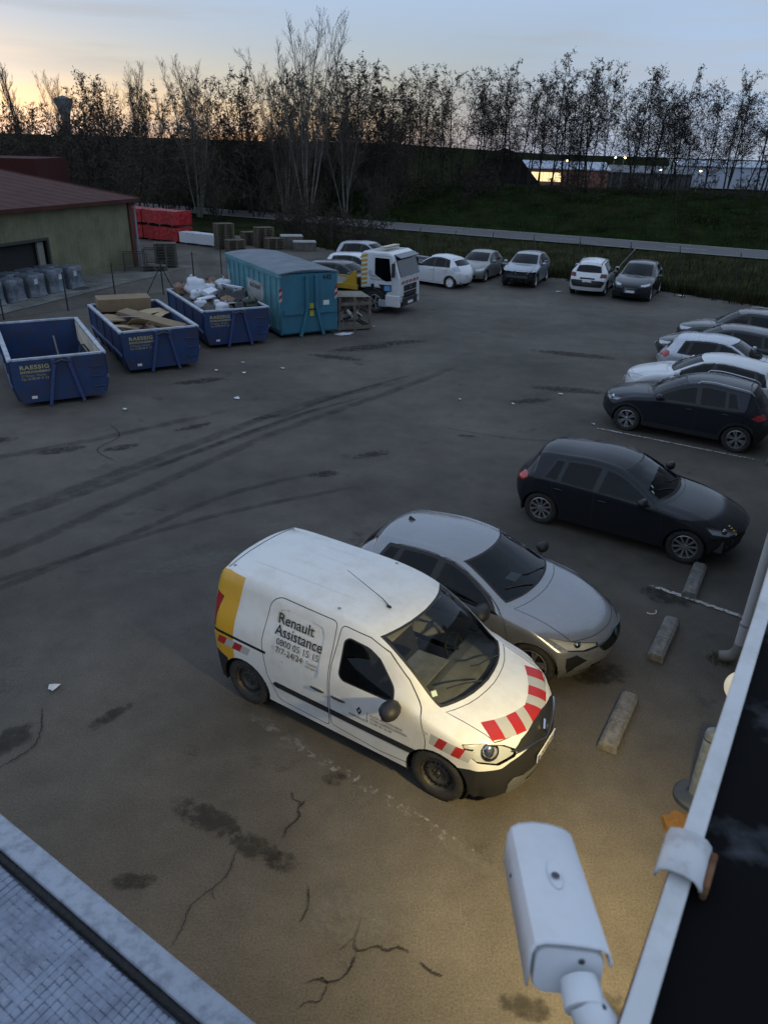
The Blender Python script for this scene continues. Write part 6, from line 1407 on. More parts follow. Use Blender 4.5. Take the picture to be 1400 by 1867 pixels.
# ------------------------------------------------------------------ blue skips
BLUE = mat('skip blue', (.015, .046, .135), .55, var=.25, vscale=1.5, dirt=(.06, .034, .024), dscale=2.6, damt=.7, bump=.25, bscale=5)
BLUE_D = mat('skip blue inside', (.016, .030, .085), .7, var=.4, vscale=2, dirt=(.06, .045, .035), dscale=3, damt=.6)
RIMW = mat('worn pale rim', (.42, .45, .50), .6, var=.25, vscale=4, dirt=(.12, .13, .2), dscale=5, damt=.6); GOLD = mat('faded gold lettering', (.46, .40, .17), .6); CREAM = mat('worn cream glow liner', (.72, .63, .46), .8, var=.25, vscale=2, dirt=(.2, .2, .2), dscale=1.5, damt=.6)  # CREAM: worn cream inner wall with the warm sunset glow put into its colour
def skip(label, x, y, ang, L_, cream=False, W_=1.15, H_=1.27):
    t = thing('skip_container', label, 'skip', (x, y, 0), R(ang), 'blue skips'); z0 = .14; zb = .55; wb_ = 1.03
    def sheet(name, P, th, m=BLUE):
        """quad or polygon sheet with thickness th along its normal"""
        P = [Vector(p) for p in P]; nrm = (P[1]-P[0]).cross(P[2]-P[0]).normalized()*th; n = len(P); a = MB(); a.add(P+[p+nrm for p in P], [tuple(range(n-1, -1, -1)), tuple(range(n, 2*n))]+[(i, (i+1) % n, n+(i+1) % n, n+i) for i in range(n)]); return a.build(name, m, t)
    fp = sheet('front_panel', [(-W_, 0, H_), (-W_, 0, zb), (-wb_, 0, z0), (wb_, 0, z0), (W_, 0, zb), (W_, 0, H_)], .04)
    sheet('back_panel', [(-W_, L_, H_), (-W_, L_, zb), (-wb_, L_, z0), (wb_, L_, z0), (W_, L_, zb), (W_, L_, H_)], .04)
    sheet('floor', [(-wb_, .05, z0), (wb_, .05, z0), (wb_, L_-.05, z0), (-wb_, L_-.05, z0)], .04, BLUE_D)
    for s in (1, -1):
        sheet('upper_side', [(s*W_, .045, zb+.02), (s*W_, L_-.045, zb+.02), (s*W_, L_-.045, H_-.02), (s*W_, .045, H_-.02)], -.035*1)
        sheet('lower_side', [(s*wb_, .045, z0+.045), (s*wb_, L_-.045, z0+.045), (s*W_, L_-.045, zb+.0), (s*W_, .045, zb+.0)], -.03)
        a = MB(); a.box((s*(W_+.035), L_/2, zb+.05), (.07, L_-.1, .08)); a.build('side_ledge', mat('skip ledge', (.10, .15, .30), .6, dirt=(.3, .32, .36), dscale=4, damt=.5), t)
        for k in range(5):
            yy = .12+(L_-.24)*k/4; a = MB(); a.box((s*(W_+.03), yy, (zb+H_)/2+.03), (.06, .08, H_-zb-.16)); a.build('side_rib', BLUE, t)
            a = MB(); a.bar((s*(wb_+.05), yy, z0+.04), (s*(W_+.03), yy, zb), .06); a.build('lower_rib', BLUE, t)
        a = MB(); a.box((s*(W_+.0), L_/2, H_+.0), (.12, L_+.04, .07)); a.build('side_rim', RIMW, t, bevel=.012)
        for yy in (.5, L_-.4): a = MB(); a.tube([(s*.62-.09, yy, .08), (s*.62+.09, yy, .08)], .08, 12); a.build('roller', mat('dark steel', (.03, .03, .03), .5, .6), t)
    for yy, hh in ((0, .055), (L_, .055)): a = MB(); a.box((0, yy, H_+.012), (2*W_-.13, .10, hh)); a.build('end_rim', RIMW, t, bevel=.01)
    for s in (1, -1):
        a = MB(); a.bar((s*.20+.06, -.09, H_-.02), (s*.20+.06, -.09, H_-.22), .10, .10); a.bar((s*.20+.06, -.09, H_-.2), (s*.42+.06, -.09, .05), .09, .08); a.build('hook_post', mat('skip blue post', (.028, .060, .18), .5, dirt=(.1, .1, .12), dscale=5, damt=.4), fp)
    a = MB(); a.tube([(-.15, -.14, H_-.12), (0.06, -.17, H_-.05), (.27, -.14, H_-.12)], .025, 8); a.build('hook_bar', mat('worn hook steel', (.06, .06, .06), .4, .7), fp, smooth=True)
    for k in range(3): a = MB(); a.tube([(W_-.42, -.03, .95-.27*k), (W_-.40, -.09, .95-.27*k), (W_-.10, -.09, .95-.27*k), (W_-.08, -.03, .95-.27*k)], .014, 6); a.build('rung', BLUE, fp)
    a = MB(); a.box((-.72, -.048, .28), (.13, .012, .07)); a.build('tag', WHITE, fp)
    def tx(s_, z, size, **k):
        M = Matrix(((1, 0, 0, -.95), (0, 0, -1, -.046), (0, 1, 0, z), (0, 0, 0, 1))); return text_on(fp, 'lettering', s_, M, size, GOLD, **k)
    tx('RAESSIG', H_-.245, .145, sx=1.22, bold=.004, space=1.12); tx('ENVIRONNEMENT', H_-.345, .085, sx=1.05, bold=.002); tx(' 57 Morgen / Moselle', H_-.435, .07); tx('Tel. 03 88 89 41 53', H_-.525, .085, sx=.98)
    if cream:
        a = MB(); a.box((W_-.05, L_/2, .92), (.012, L_-.2, .58)); a.build('liner', CREAM, t); a = MB(); a.box((-W_+.05, L_/2, .92), (.012, L_-.2, .58)); a.build('liner', CREAM, t)
    return t
S1 = skip('blue skip nearest the camera at the left edge, almost empty with cream inner walls', -8.63, 18.62, 30, 4.7, True)
S2 = skip('middle blue skip, heaped with flattened cardboard', -6.95, 22.02, 31.5, 4.6)
S3 = skip('blue skip beside the teal container, heaped with bin bags and rubbish', -5.28, 25.32, 30, 4.6)
def inside(S, x, y, z):
    S_ang = S.rotation_euler.z; c, s_ = math.cos(S_ang), math.sin(S_ang); return (S.location.x+x*c-y*s_, S.location.y+x*s_+y*c, z)
CARD = [mat('cardboard %d' % i, c, .85, var=.15, vscale=3) for i, c in enumerate([(.33, .23, .13), (.24, .17, .10), (.40, .30, .18), (.16, .12, .09)])]; CARDW = mat('white card', (.58, .62, .70), .7)
def fill(S, name, label, L_, z, m, amp, wx=1.05):
    a = MB(); n, k = 12, 18; vs_ = []
    for j in range(k+1):
        for i in range(n+1):
            u, v = i/n*2-1, j/k; e = (1-u**4)*(1-(2*v-1)**6); vs_.append((u*wx, .08+(L_-.16)*v, z-.25+.25*e+rb.uniform(-amp, amp)*e))
    a.add(vs_, [(j*(n+1)+i, j*(n+1)+i+1, (j+1)*(n+1)+i+1, (j+1)*(n+1)+i) for j in range(k) for i in range(n)]); o = a.build(name, m, loc=(S.location.x, S.location.y, 0), rz=S.rotation_euler.z, smooth=30); return props(o, label, 'waste', kind='stuff')
fill(S2, 'cardboard_waste', 'torn cardboard scraps filling the middle skip', 4.6, 1.0, CARD[3], .10)
fill(S3, 'mixed_waste', 'mixed rubbish filling the skip beside the teal container', 4.6, 1.30, mat('mixed rubbish', (.07, .06, .05), .8, var=.8, vscale=4), .14)
def card(x, y, z, sx, sy, rz, tx, ty, m, label, box=0.0):
    t = MB(); M = (Matrix.Rotation(tx, 3, 'X') @ Matrix.Rotation(ty, 3, 'Y')) @ Matrix.Rotation(rz, 3, 'Z')
    if box:
        t.box((0, 0, 0), (sx, sy, box), M=M)
    else:   # flattened sheet with a fold
        vs_ = [(-sx/2, -sy/2, 0), (0, -sy/2, .03), (sx/2, -sy/2, 0), (sx/2, sy/2, 0), (0, sy/2, .03), (-sx/2, sy/2, 0)]; vs_ = [M @ Vector(v) for v in vs_]+[M @ (Vector(v)+Vector((0, 0, .012))) for v in vs_]
        t.add(vs_, [(0, 5, 4, 1), (1, 4, 3, 2), (6, 7, 10, 11), (7, 8, 9, 10), (0, 1, 7, 6), (1, 2, 8, 7), (2, 3, 9, 8), (3, 4, 10, 9), (4, 5, 11, 10), (5, 0, 6, 11)])
    p = inside(S2, x, y, z); o = t.build('cardboard_box' if box else 'cardboard_sheet', m, loc=p, rz=S2.rotation_euler.z); return props(o, label, 'cardboard', 'cardboard in the middle skip')
card(-.10, 4.15, 1.36, 1.75, .5, .0, .15, .02, CARD[1], 'large closed cardboard box at the back of the middle skip', .42)
card(.28, 2.0, 1.17, 2.9, .42, -1.12, .10, -.10, CARD[1], 'longest grey-brown folded carton lying slantwise over the cardboard skip', .12)
card(-.42, 2.35, 1.20, .95, .55, .2, -.25, .08, CARDW, 'white sheet of card on the cardboard heap')
card(-.25, 1.65, 1.18, .55, .6, .1, -.5, .1, CARD[2], 'tan carton flap standing up amid the cardboard heap')
card(.62, 3.25, 1.16, 1.1, .45, .5, .1, .08, CARD[2], 'pale carton strip near the back right of the cardboard skip'); card(.78, 2.75, 1.13, .8, .35, .7, .05, -.1, CARD[2], 'short pale carton strip below the other one at the skip right')
card(-.75, 2.9, 1.10, .7, .8, .3, .1, .15, CARD[0], 'brown carton against the left wall of the cardboard skip'); card(-.70, 1.6, 1.08, .9, .3, -.3, .06, .1, CARD[2], 'narrow carton strip at the left front of the cardboard heap'); card(-.45, 1.05, 1.03, 1.1, .3, .15, .02, .04, CARD[2], 'pale flat strip nearest the front of the cardboard skip')
card(.1, .8, 1.0, .9, .5, -.2, .05, 0, CARD[3], 'dark wet carton at the front of the cardboard heap'); card(-.05, 3.2, 1.14, .8, .7, .6, -.12, .1, CARD[0], 'brown carton below the large closed box'); card(.75, 1.3, 1.05, .7, .4, -.9, .1, .2, CARD[0], 'brown carton at the right front of the cardboard heap')
BAGW = mat('white bin bag', (.55, .57, .62), .3, bump=.5, bscale=9, var=.12); BAGB = mat('black bin bag', (.012, .012, .013), .25, bump=.5, bscale=9); BAGT = mat('brown rubbish', (.20, .12, .08), .7, var=.5, vscale=5); BAGG = mat('dark green bin bag', (.02, .03, .02), .3, bump=.5, bscale=9)
def bag(x, y, z, r, m, label, S=S3, fl=.7, name='bin_bag'):
    a = MB(); ph = [rb.uniform(0, 6.3) for _ in range(6)]
    f = lambda p: 1+.13*math.sin(p.x*4+ph[0])*math.sin(p.y*4+ph[1])+.10*math.sin(p.z*6+ph[2])+.06*math.sin(p.x*9+p.y*7+ph[3])
    a.ellipsoid((0, 0, 0), (r, r*rb.uniform(.75, 1), r*fl), 18, 12, f=f); k = Vector((rb.uniform(-.4, .4)*r, rb.uniform(-.4, .4)*r, r*fl*.95)); a.tube([k*.9, k*1.12, k*1.3], [r*.12, r*.05, r*.13], 7)
    p = inside(S, x, y, z); return props(a.build(name, m, loc=p, rz=rb.uniform(0, 6), smooth='all'), label, 'bin bag', 'bags in the rubbish skip')
for x, y, z, r, m, l in [(-.72, 4.1, 1.34, .36, BAGT, 'brown sack at the far left corner of the rubbish skip'), (-.35, 3.55, 1.46, .50, BAGW, 'biggest white bag on the left of the rubbish heap'), (-.55, 2.7, 1.34, .30, BAGW, 'white bag lying below the biggest white one'), (.45, 4.1, 1.42, .38, BAGT, 'brown sack at the back of the rubbish skip'), (.82, 3.9, 1.44, .36, BAGW, 'white bag at the back right against the teal container'), (-.05, 2.6, 1.34, .32, BAGB, 'black bag in the middle of the rubbish heap'), (.35, 2.0, 1.38, .40, BAGB, 'black bag right of the middle of the heap'), (.62, 1.3, 1.38, .44, BAGB, 'largest black bag near the right front of the skip'), (.72, .62, 1.32, .32, BAGG, 'dark green bag in the right front corner of the skip'), (.1, 1.2, 1.32, .30, BAGT, 'brown sack in front of the black bags'), (-.82, 1.35, 1.28, .22, BAGW, 'small white bag hanging over the left rim of the rubbish skip'), (-.3, .55, 1.26, .26, BAGW, 'white bag at the front left of the rubbish skip'), (.3, .45, 1.26, .25, BAGB, 'black bag at the front edge of the rubbish skip'), (.62, 2.9, 1.40, .28, BAGB, 'black bag behind the white board'), (.1, 3.3, 1.44, .26, BAGW, 'small white bag right of the biggest one')]:
    bag(x, y, z, r, m, l)
BW = mat('white foam board', (.66, .68, .72), .6)
def slab(x, y, z, size, rz, tx, m, label, name='foam_board', cat='board', S=S3):
    a = MB(); M = Matrix.Rotation(tx, 3, 'X') @ Matrix.Rotation(rz, 3, 'Z'); a.box((0, 0, 0), size, M=M); return props(a.build(name, m, loc=inside(S, x, y, z), rz=S.rotation_euler.z), label, cat)
slab(-.2, 2.25, 1.50, (.5, .32, .16), .5, .3, BW, 'white foam block on top of the rubbish heap'); slab(.72, 2.7, 1.60, (.10, 1.2, .06), .45, .0, BW, 'long white batten slanting over the black bags', 'white_batten'); slab(-.45, 1.9, 1.37, (.7, .18, .05), .3, .2, BW, 'white board strip on the left of the rubbish heap', 'board_strip'); slab(-.35, 1.0, 1.36, (.16, .12, .16), .2, .1, BW, 'small white box at the front left of the rubbish heap', 'small_box', 'box'); slab(.0, .9, 1.33, (.55, .4, .04), .4, -.2, BW, 'white crumpled sheet at the front of the rubbish heap', 'plastic_sheet', 'sheet')
bag(-.5, 1.3, .48, .42, mat('blue tarp', (.03, .06, .22), .5, bump=.4, bscale=8), 'crumpled blue tarpaulin on the floor of the nearly empty skip', S1, .5, 'tarpaulin'); bag(.35, 2.6, .42, .40, mat('grey rag heap', (.07, .07, .08), .9, var=.4), 'grey rubbish on the floor of the nearly empty skip', S1, .45, 'rubbish_heap')
a = MB(); a.tube([(0, 0, .3), (.35, .25, 1.15), (.42, .2, 1.18), (.62, .05, .8)], .03, 6); props(a.build('black_hose', BLACK, loc=inside(S1, .45, 1.3, 0), rz=S1.rotation_euler.z, smooth=True), 'bent black hose sticking up in the nearly empty skip', 'hose')
a = MB(); a.bar((0, 0, .2), (-.05, .3, 1.05), .05, .02); props(a.build('stick', mat('pale stick', (.2, .19, .17), .8), loc=inside(S1, .35, 3.2, 0), rz=S1.rotation_euler.z), 'thin pale stick leaning on the back wall of the nearly empty skip', 'stick')

# ------------------------------------------------------------------ teal container
TEAL = mat('teal container paint', (.040, .165, .235), .5, var=.14, vscale=1.2, dirt=(.05, .08, .08), dscale=1.8, damt=.4); TEAL_L = mat('lighter teal paint', (.12, .31, .36), .55, var=.14, vscale=1.5, dirt=(.05, .09, .09), dscale=2, damt=.35)  # TEAL_L: a lighter teal for the left side, the ribs and the top rails
t = thing('roll_off_container', 'closed teal roll-off container with grey arched lid next to the tow truck', 'container', (-2.94, 27.15, 0), R(30)); W_, L_, H_ = 1.12, 6.0, 2.24
a = MB(); a.box((0, .03, (H_+.16)/2+.02), (2*W_, .06, H_-.16)); fp = a.build('front_panel', TEAL, t)
a = MB(); a.box((0, L_-.03, (H_+.16)/2+.02), (2*W_, .06, H_-.16)); a.build('back_panel', TEAL, t); a = MB(); a.box((0, L_/2, .17), (2*W_-.1, L_-.2, .12)); a.build('floor', TEAL, t)
for s in (1, -1):
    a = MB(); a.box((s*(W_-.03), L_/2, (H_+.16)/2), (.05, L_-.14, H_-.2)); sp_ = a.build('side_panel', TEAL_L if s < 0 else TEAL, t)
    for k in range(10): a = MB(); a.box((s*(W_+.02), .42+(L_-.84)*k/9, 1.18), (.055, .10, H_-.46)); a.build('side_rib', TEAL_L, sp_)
    a = MB(); a.box((s*(W_+.012), L_/2, H_-.02), (.10, L_+.02, .14)); a.build('top_rail', TEAL_L, t); a = MB(); a.box((s*(W_-.01), L_/2, .20), (.08, L_, .12)); a.build('bottom_rail', TEAL, t)
    for yy in (.6, L_-.6): a = MB(); a.tube([(s*.7-.08, yy, .09), (s*.7+.08, yy, .09)], .09, 12); a.build('roller', BLACK, t)
a = MB(); n = 8; vs_ = []
for i in range(n+1):
    u = i/n*2-1
    for yy in (-.04, L_+.04): vs_.append((u*(W_+.05), yy, H_+.055+.10*(1-u*u)))
m_ = len(vs_); vs_ += [(x, y, z-.05) for x, y, z in vs_]
a.add(vs_, [(2*i, 2*i+2, 2*i+3, 2*i+1) for i in range(n)]+[(m_+2*i, m_+2*i+1, m_+2*i+3, m_+2*i+2) for i in range(n)]+[(2*i, m_+2*i, m_+2*i+2, 2*i+2) for i in range(n)]+[(2*i+1, 2*i+3, m_+2*i+3, m_+2*i+1) for i in range(n)]); a.build('lid', mat('grey lid', (.12, .155, .19), .55, var=.25, vscale=1.2, dirt=(.06, .06, .06), dscale=2, damt=.5), t, smooth=40)
a = MB(); n = 8
a.add([(-W_, 0, H_+.05)]+[(u*W_, 0, H_+.05+.095*(1-u*u)) for u in np.linspace(-1, 1, n+1)]+[(W_, 0, H_+.05)]+[(-W_, .05, H_+.05)]+[(u*W_, .05, H_+.05+.095*(1-u*u)) for u in np.linspace(-1, 1, n+1)]+[(W_, .05, H_+.05)], [tuple(range(n+2, -1, -1)), tuple(range(n+3, 2*n+6))]); a.build('gable_plate', TEAL, fp)
for s in (1, -1):
    a = MB(); a.bar((s*.19+.06, -.06, H_-.05), (s*.19+.06, -.06, 1.05), .11, .12); a.bar((s*.19+.06, -.06, 1.06), (s*.46+.06, -.06, .05), .10, .11); a.build('hook_post', TEAL, fp)
    a = MB(); a.box((s*.68+.03, -.03, .92), (.76, .07, .15)); a.build('cross_bar', TEAL, fp)
a = MB(); a.box((.06, -.02, .98), (.16, .04, .46)); a.build('latch_plate', mat('yellow plate', (.42, .42, .05), .5), fp); a = MB(); a.tube([(-.06, -.06, 1.0), (.06, -.09, 1.02), (.18, -.06, 1.0)], .025, 6); a.build('latch_bar', BLACK, fp)
for s in (1, -1):
    for k in range(4):
        z = 1.28+.115*k; a = MB(); x0, x1 = s*(W_-.02)-.09, s*(W_-.02)+.02; sh = .08
        a.add([(x0, -.008, z), (x1, -.008, z+sh), (x1, -.008, z+.115+sh), (x0, -.008, z+.115)], [(0, 1, 2, 3)]); a.build('marker_stripe', RED_FILM if k % 2 else WHITE_FILM, fp)
a = MB(); a.box((.66, -.012, 1.20), (.24, .012, .17)); a.build('notice', WHITE, fp)
def txc(s_, x, z, size, par, m=TXT, side=False, **k):
    M = Matrix(((1, 0, 0, x), (0, 0, -1, -.012), (0, 1, 0, z), (0, 0, 0, 1))) if not side else Matrix(((0, 0, -1, -W_-.075), (-1, 0, 0, x), (0, 1, 0, z), (0, 0, 0, 1))); return text_on(par, 'lettering', s_, M, size, m, **k)
txc('445', .52, 2.02, .25, fp, mat('dark teal lettering', (.01, .03, .05), .6), bold=.006); txc('445', L_-.28, 1.92, .2, t, mat('dark teal lettering', (.01, .03, .05), .6), side=True)
a = MB(); a.box((-W_-.055, 2.45, 1.28), (.03, 1.75, .86)); sg = a.build('company_sign', mat('sign ground', (.48, .48, .45), .6, dirt=(.08, .09, .12), dscale=4, damt=.75), t)
txc('GILLES HENRY', 3.02, 1.45, .21, sg, side=True, bold=.004, sx=.85); txc('ARS', 2.05, .92, .22, sg, side=True, bold=.004)
a = MB(); a.box((-W_-.035, 5.62, 1.15), (.02, .26, 1.1)); a.build('pale_strip', mat('pale strip', (.40, .45, .45), .6), t)
for k in range(4): a = MB(); a.box((-W_-.052, L_-.03, 1.0+.11*k), (.012, .1, .11)); a.build('marker_stripe', RED_FILM if k % 2 else WHITE_FILM, t)

# ------------------------------------------------------------------ timber stillage with scrap beside the container
t = thing('timber_stillage', 'slatted timber crate of scrap between the teal container and the tow truck', 'crate', (-1.35, 28.35, 0), R(24)); WD = mat('grey timber', (.15, .125, .10), .9, var=.35, vscale=4)
for x in (-.62, 0, .62):
    for y in (-.0, 1.05): a = MB(); a.box((x, y, .62), (.09, .07, 1.24)); a.build('post', WD, t)
for z in (.12, 1.02):
    for y in (-.045, 1.10): a = MB(); a.box((0, y, z), (1.36, .025, .12)); a.build('rail', WD, t)
for x in (-.68, .68):
    for z in (.12, .6, 1.02): a = MB(); a.box((x, .52, z), (.025, 1.15, .11)); a.build('side_rail', WD, t)
for k in range(5): a = MB(); a.box((-.1, .12+k*.2, 1.27+.012*k), (1.5, .12, .025), M=Matrix.Rotation(.05, 3, 'Y')); a.build('top_slat', mat('pale slat', (.34, .31, .25), .9, var=.2), t)
a = MB(); a.box((0, .5, .07), (1.3, 1.1, .04)); a.build('base_board', WD, t)
rs = random.Random(4)
for k in range(11):
    a = MB(); p = Vector((rs.uniform(-.4, .4), rs.uniform(.2, .85), rs.uniform(.2, .8))); d_ = Vector((rs.uniform(-.3, .3), rs.uniform(-.25, .25), rs.uniform(-.15, .25))); a.bar(p-d_, p+d_, rs.uniform(.03, .1), rs.uniform(.03, .14)); props(a.build('scrap_part', [BLACK, GAL, WIRE, WHITE][k % 4], loc=t.location, rz=R(24)), 'loose scrap metal piece inside the slatted timber crate', 'scrap', 'scrap pieces in the timber crate')
a = MB(); a.ellipsoid((0, 0, .03), (.38, .16, .05), 12, 5, f=lambda p: 1+.25*math.sin(7*p.x+3*p.y)); props(a.build('white_rag', BAGW, loc=(-1.7, 27.55, 0), rz=.5, smooth='all'), 'white plastic rag on the ground at the foot of the timber crate', 'litter')

# ------------------------------------------------------------------ tow truck
t = thing('tow_truck', 'white flatbed tow truck with yellow stripes parked beyond the container', 'truck', (-.24, 32.72, 0), math.atan2(-.43, .90)); TW = paint('truck white', (.68, .69, .70), rough=.3, damt=.15); TY = mat('truck yellow', (.55, .33, .03), .4, dirt=(.2, .12, .03), damt=.3)
def MXZ(y=0.0): return Matrix(((1, 0, 0, 0), (0, 0, 1, y), (0, 1, 0, 0), (0, 0, 0, 1)))
hw = 1.04
prof = [(-.66, .98), (-.66, 2.40), (-.52, 2.50), (.60, 2.52), (.86, 2.42), (1.18, 1.52), (1.20, .72), (.62, .72), (.52, .95), (.30, 1.05), (-.3, 1.05)]
a = MB(); a.prism(prof, -hw, hw, MXZ()); cab = a.build('cab', TW, t, bevel=.07)
for s in (1, -1):
    y = s*(hw+.004)
    a = MB(); P = [(.02, 1.62), (.02, 2.28), (.68, 2.28), (.80, 1.40), (.55, 1.36), (.34, 1.44)]; a.prism(P, min(y, y+s*.012), max(y, y+s*.012), MXZ()); a.build('side_window', GLASS_D, cab)
    a = MB(); P2 = [(.20, 1.22), (.62, 1.22), (.80, 1.24), (.80, .98), (.62, .92), (.45, .92)]; a.prism(P2, min(y, y+s*.012), max(y, y+s*.012), MXZ()); lw = a.build('lower_window', GAP, cab); a = MB(); a.box((.62, s*(hw+.02), 1.08), (.28, .006, .2)); a.build('blue_sticker', mat('blue sticker', (.12, .35, .6), .5), lw)
    a = MB(); a.box((-.08, s*(hw+.010), 1.14), (.14, .012, .15)); a.build('vent', GAP, cab)
    a = MB(); P = [(-.04, 1.05), (-.06, 2.36), (.70, 2.36), (.86, 1.9), (.86, .78), (.62, .76)]
    pts = [Vector((x, s*(hw+.001), z)) for x, z in P]; a.tube(pts+[pts[0]], .006, 4); a.build('door_gap', mat('grey seam', (.2, .2, .2), .6), cab)
    for k in range(7): a = MB(); z = 1.12+.185*k; a.add([(-.64, s*(hw+.003), z), (-.34, s*(hw+.003), z+.06), (-.34, s*(hw+.003), z+.165), (-.64, s*(hw+.003), z+.105)], [(0, 1, 2, 3)]); a.build('yellow_stripe', TY, cab)
    a = MB(); a.box((-.20, s*(hw+.004), 1.66), (.17, .006, .19)); a.build('notice', mat('notice', (.45, .42, .48), .5), cab)
    a = MB(); a.box((.95, s*(hw+.16), 1.85), (.10, .16, .55)); a.bar((.95, s*hw, 2.2), (.95, s*(hw+.16), 2.1), .03); a.build('wing_mirror', BLACK, t, bevel=.03)
    a = MB(); a.box((.86, s*(hw-.08), .58), (.66, .22, .50)); a.build('bumper_corner', TW, t, bevel=.05); a = MB(); a.box((1.16, s*(hw-.20), .62), (.07, .34, .2)); a.build('headlight', mat('headlight clear', (.55, .57, .6), .15, .3), t, bevel=.02)
    a = MB(); a.box((.40, s*(hw-.06), .45), (.42, .1, .30)); a.build('step', mat('step grey', (.35, .36, .38), .5), t, bevel=.02)
    a = MB(); pts = [(.0+.60*math.cos(q), s*(hw-.14), .46+.60*math.sin(q)) for q in np.linspace(.15, math.pi-.1, 10)]
    for p, q in zip(pts, pts[1:]): a.bar(p, q, .30, .05, up=(0, 1, 0))
    a.build('mudguard', BLACK, t)
text_on(cab, 'lettering', 'Renault', Matrix(((1, 0, 0, -.22), (0, 0, -1, -hw-.006), (0, 1, 0, 1.50), (0, 0, 0, 1))), .15, TXT_G); text_on(cab, 'lettering', 'Assistance', Matrix(((1, 0, 0, -.22), (0, 0, -1, -hw-.006), (0, 1, 0, 1.37), (0, 0, 0, 1))), .15, TXT_G)
a = MB(); a.add([(.87, -.92, 2.38), (.87, .92, 2.38), (1.185, .95, 1.55), (1.185, -.95, 1.55)], [(0, 1, 2, 3)])
for i in range(len(a.v)): a.v[i] = (a.v[i][0]+.03, a.v[i][1], a.v[i][2]+.01)
a.build('windscreen', mat('dark truck glass', (.02, .025, .03), .04), cab); a = MB(); a.box((1.0, 0, 2.36), (.36, 1.9, .05), M=Matrix.Rotation(R(20), 3, 'Y')); a.build('sun_visor', mat('smoked visor', (.03, .04, .06), .2), cab, bevel=.02)
for k in range(9): a = MB(); y = -.86+k*.19; a.add([(1.212, y, 1.27), (1.212, y+.12, 1.27), (1.212, y+.20, 1.40), (1.212, y+.08, 1.40)], [(0, 1, 2, 3)]); a.build('front_stripe', RED_FILM if k % 2 == 0 else WHITE_FILM, cab)
a = MB(); a.box((1.205, 0, 1.08), (.03, 1.25, .24)); a.box((1.205, 0, .84), (.03, 1.25, .16)); a.build('front_grille', GAP, cab); a = MB(); a.box((1.12, 0, .52), (.22, 1.5, .36)); a.build('front_bumper', BLACK, t, bevel=.03); a = MB(); a.box((1.24, 0, .47), (.01, .5, .11)); a.build('number_plate', PLATE, t)
a = MB(); a.prism([(0, .10), (.035, 0), (0, -.10), (-.035, 0)], -.01, .01, Matrix.Translation((1.225, 0, 1.09)) @ Matrix(((0, 0, 1, 0), (2, 0, 0, 0), (0, 1, 0, 0), (0, 0, 0, 1)))); a.build('emblem', CHROME, cab)
for z, rr_ in ((2.60, .06), (2.66, -.05)): a = MB(); a.box((.20, 0, z), (.28, 1.3, .05), M=Matrix.Rotation(rr_, 3, 'Y')); a.build('light_bar', mat('pale beacon bar', (.55, .50, .40), .5), t, bevel=.015)
a = MB(); a.box((-3.6, 0, .72), (5.6, .8, .26)); a.build('chassis', GAP, t); a = MB(); a.box((-3.75, 0, 1.0), (5.9, 2.1, .08)); bed = a.build('flatbed', mat('bed plate', (.12, .12, .12), .5, .5, var=.3), t)
for s in (1, -1): a = MB(); a.box((-3.75, s*1.04, 1.0), (5.9, .07, .20)); a.build('bed_rail', TY, bed)
for s in (1, -1): a = MB(); P = [(-.88, 1.06), (-.88, 1.66), (-1.02, 1.66), (-1.60, 1.06)]; a.prism(P, s*1.0-.03, s*1.0+.03, MXZ()); a.build('headboard_side', TY, bed)
a = MB(); a.box((-.86, 0, 1.22), (.06, 1.9, .34)); a.build('headboard', BLACK, bed)
tm, rm = wheel_mesh('five', .46, .28)
for x in (0, -3.4):
    for s in (-1, 1): o = mesh_obj('wheel', tm, t, (x, s*.88, .46), math.pi if s > 0 else 0); mesh_obj('rim', rm, o)
# litter, wheel stops
LIT = mat('litter paper', (.62, .62, .60), .8, var=.15)
for k, (x, y, s_, l) in enumerate([(-4.20, 7.29, .17, 'crumpled pale paper on the asphalt left of the van'), (-4.21, 19.44, .22, 'white scrap on the tarmac in front of the middle skip, nearest of the scraps'), (-4.46, 21.96, .2, 'white scrap beside the corner of the middle skip'), (-5.35, 22.12, .12, 'small white scrap close to the middle skip'), (-3.36, 22.58, .14, 'white scrap in the open left of the wheel tracks'), (-4.71, 23.09, .16, 'white scrap between the middle skip and the rubbish skip'), (2.06, 19.88, .13, 'pale scrap in the middle of the empty yard'), (5.08, 20.68, .16, 'pale scrap left of the white car nose'), (5.41, 18.1, .12, 'pale scrap before the dark crossover nose'), (3.54, 19.62, .1, 'tiny pale scrap in the yard between the two others'), (14.81, 38.23, .45, 'white plastic sheet by the weeds right of the grey parked car'), (-.6, 29.0, .16, 'pale scrap right of the timber crate'), (-6.9, 18.2, .14, 'pale scrap before the nearest skip'), (8.6, 38.4, .3, 'pale rag by the left wheel of the rear-facing white car')]):
    a = MB(); n = 8; vs_ = [(0, 0, .03)]
    for i in range(n): q = 2*math.pi*i/n; r_ = s_*rs.uniform(.22, .5); vs_.append((r_*math.cos(q)*1.3, r_*math.sin(q), rs.uniform(.0, .035)))
    a.add(vs_, [(0, 1+i, 1+(i+1) % n) for i in range(n)]); props(a.build('paper_scrap', LIT, loc=(x, y, .022), rz=rs.uniform(0, 6)), l, 'litter', 'litter on the yard')
a = MB(); a.tube([(.09*math.cos(q), .09*math.sin(q), .045) for q in np.linspace(.4, 3.0, 10)], .007, 5); props(a.build('white_cable_loop', WHITE, loc=(4.17, 9.42, 0), rz=3.4), 'small white curved wire on the ground near the wheel stops', 'litter')
STOPM = mat('stone grey stop', (.15, .142, .13), .9, var=.35, vscale=7, dirt=(.42, .41, .38), dscale=16, damt=.35, bump=.4, bscale=30)
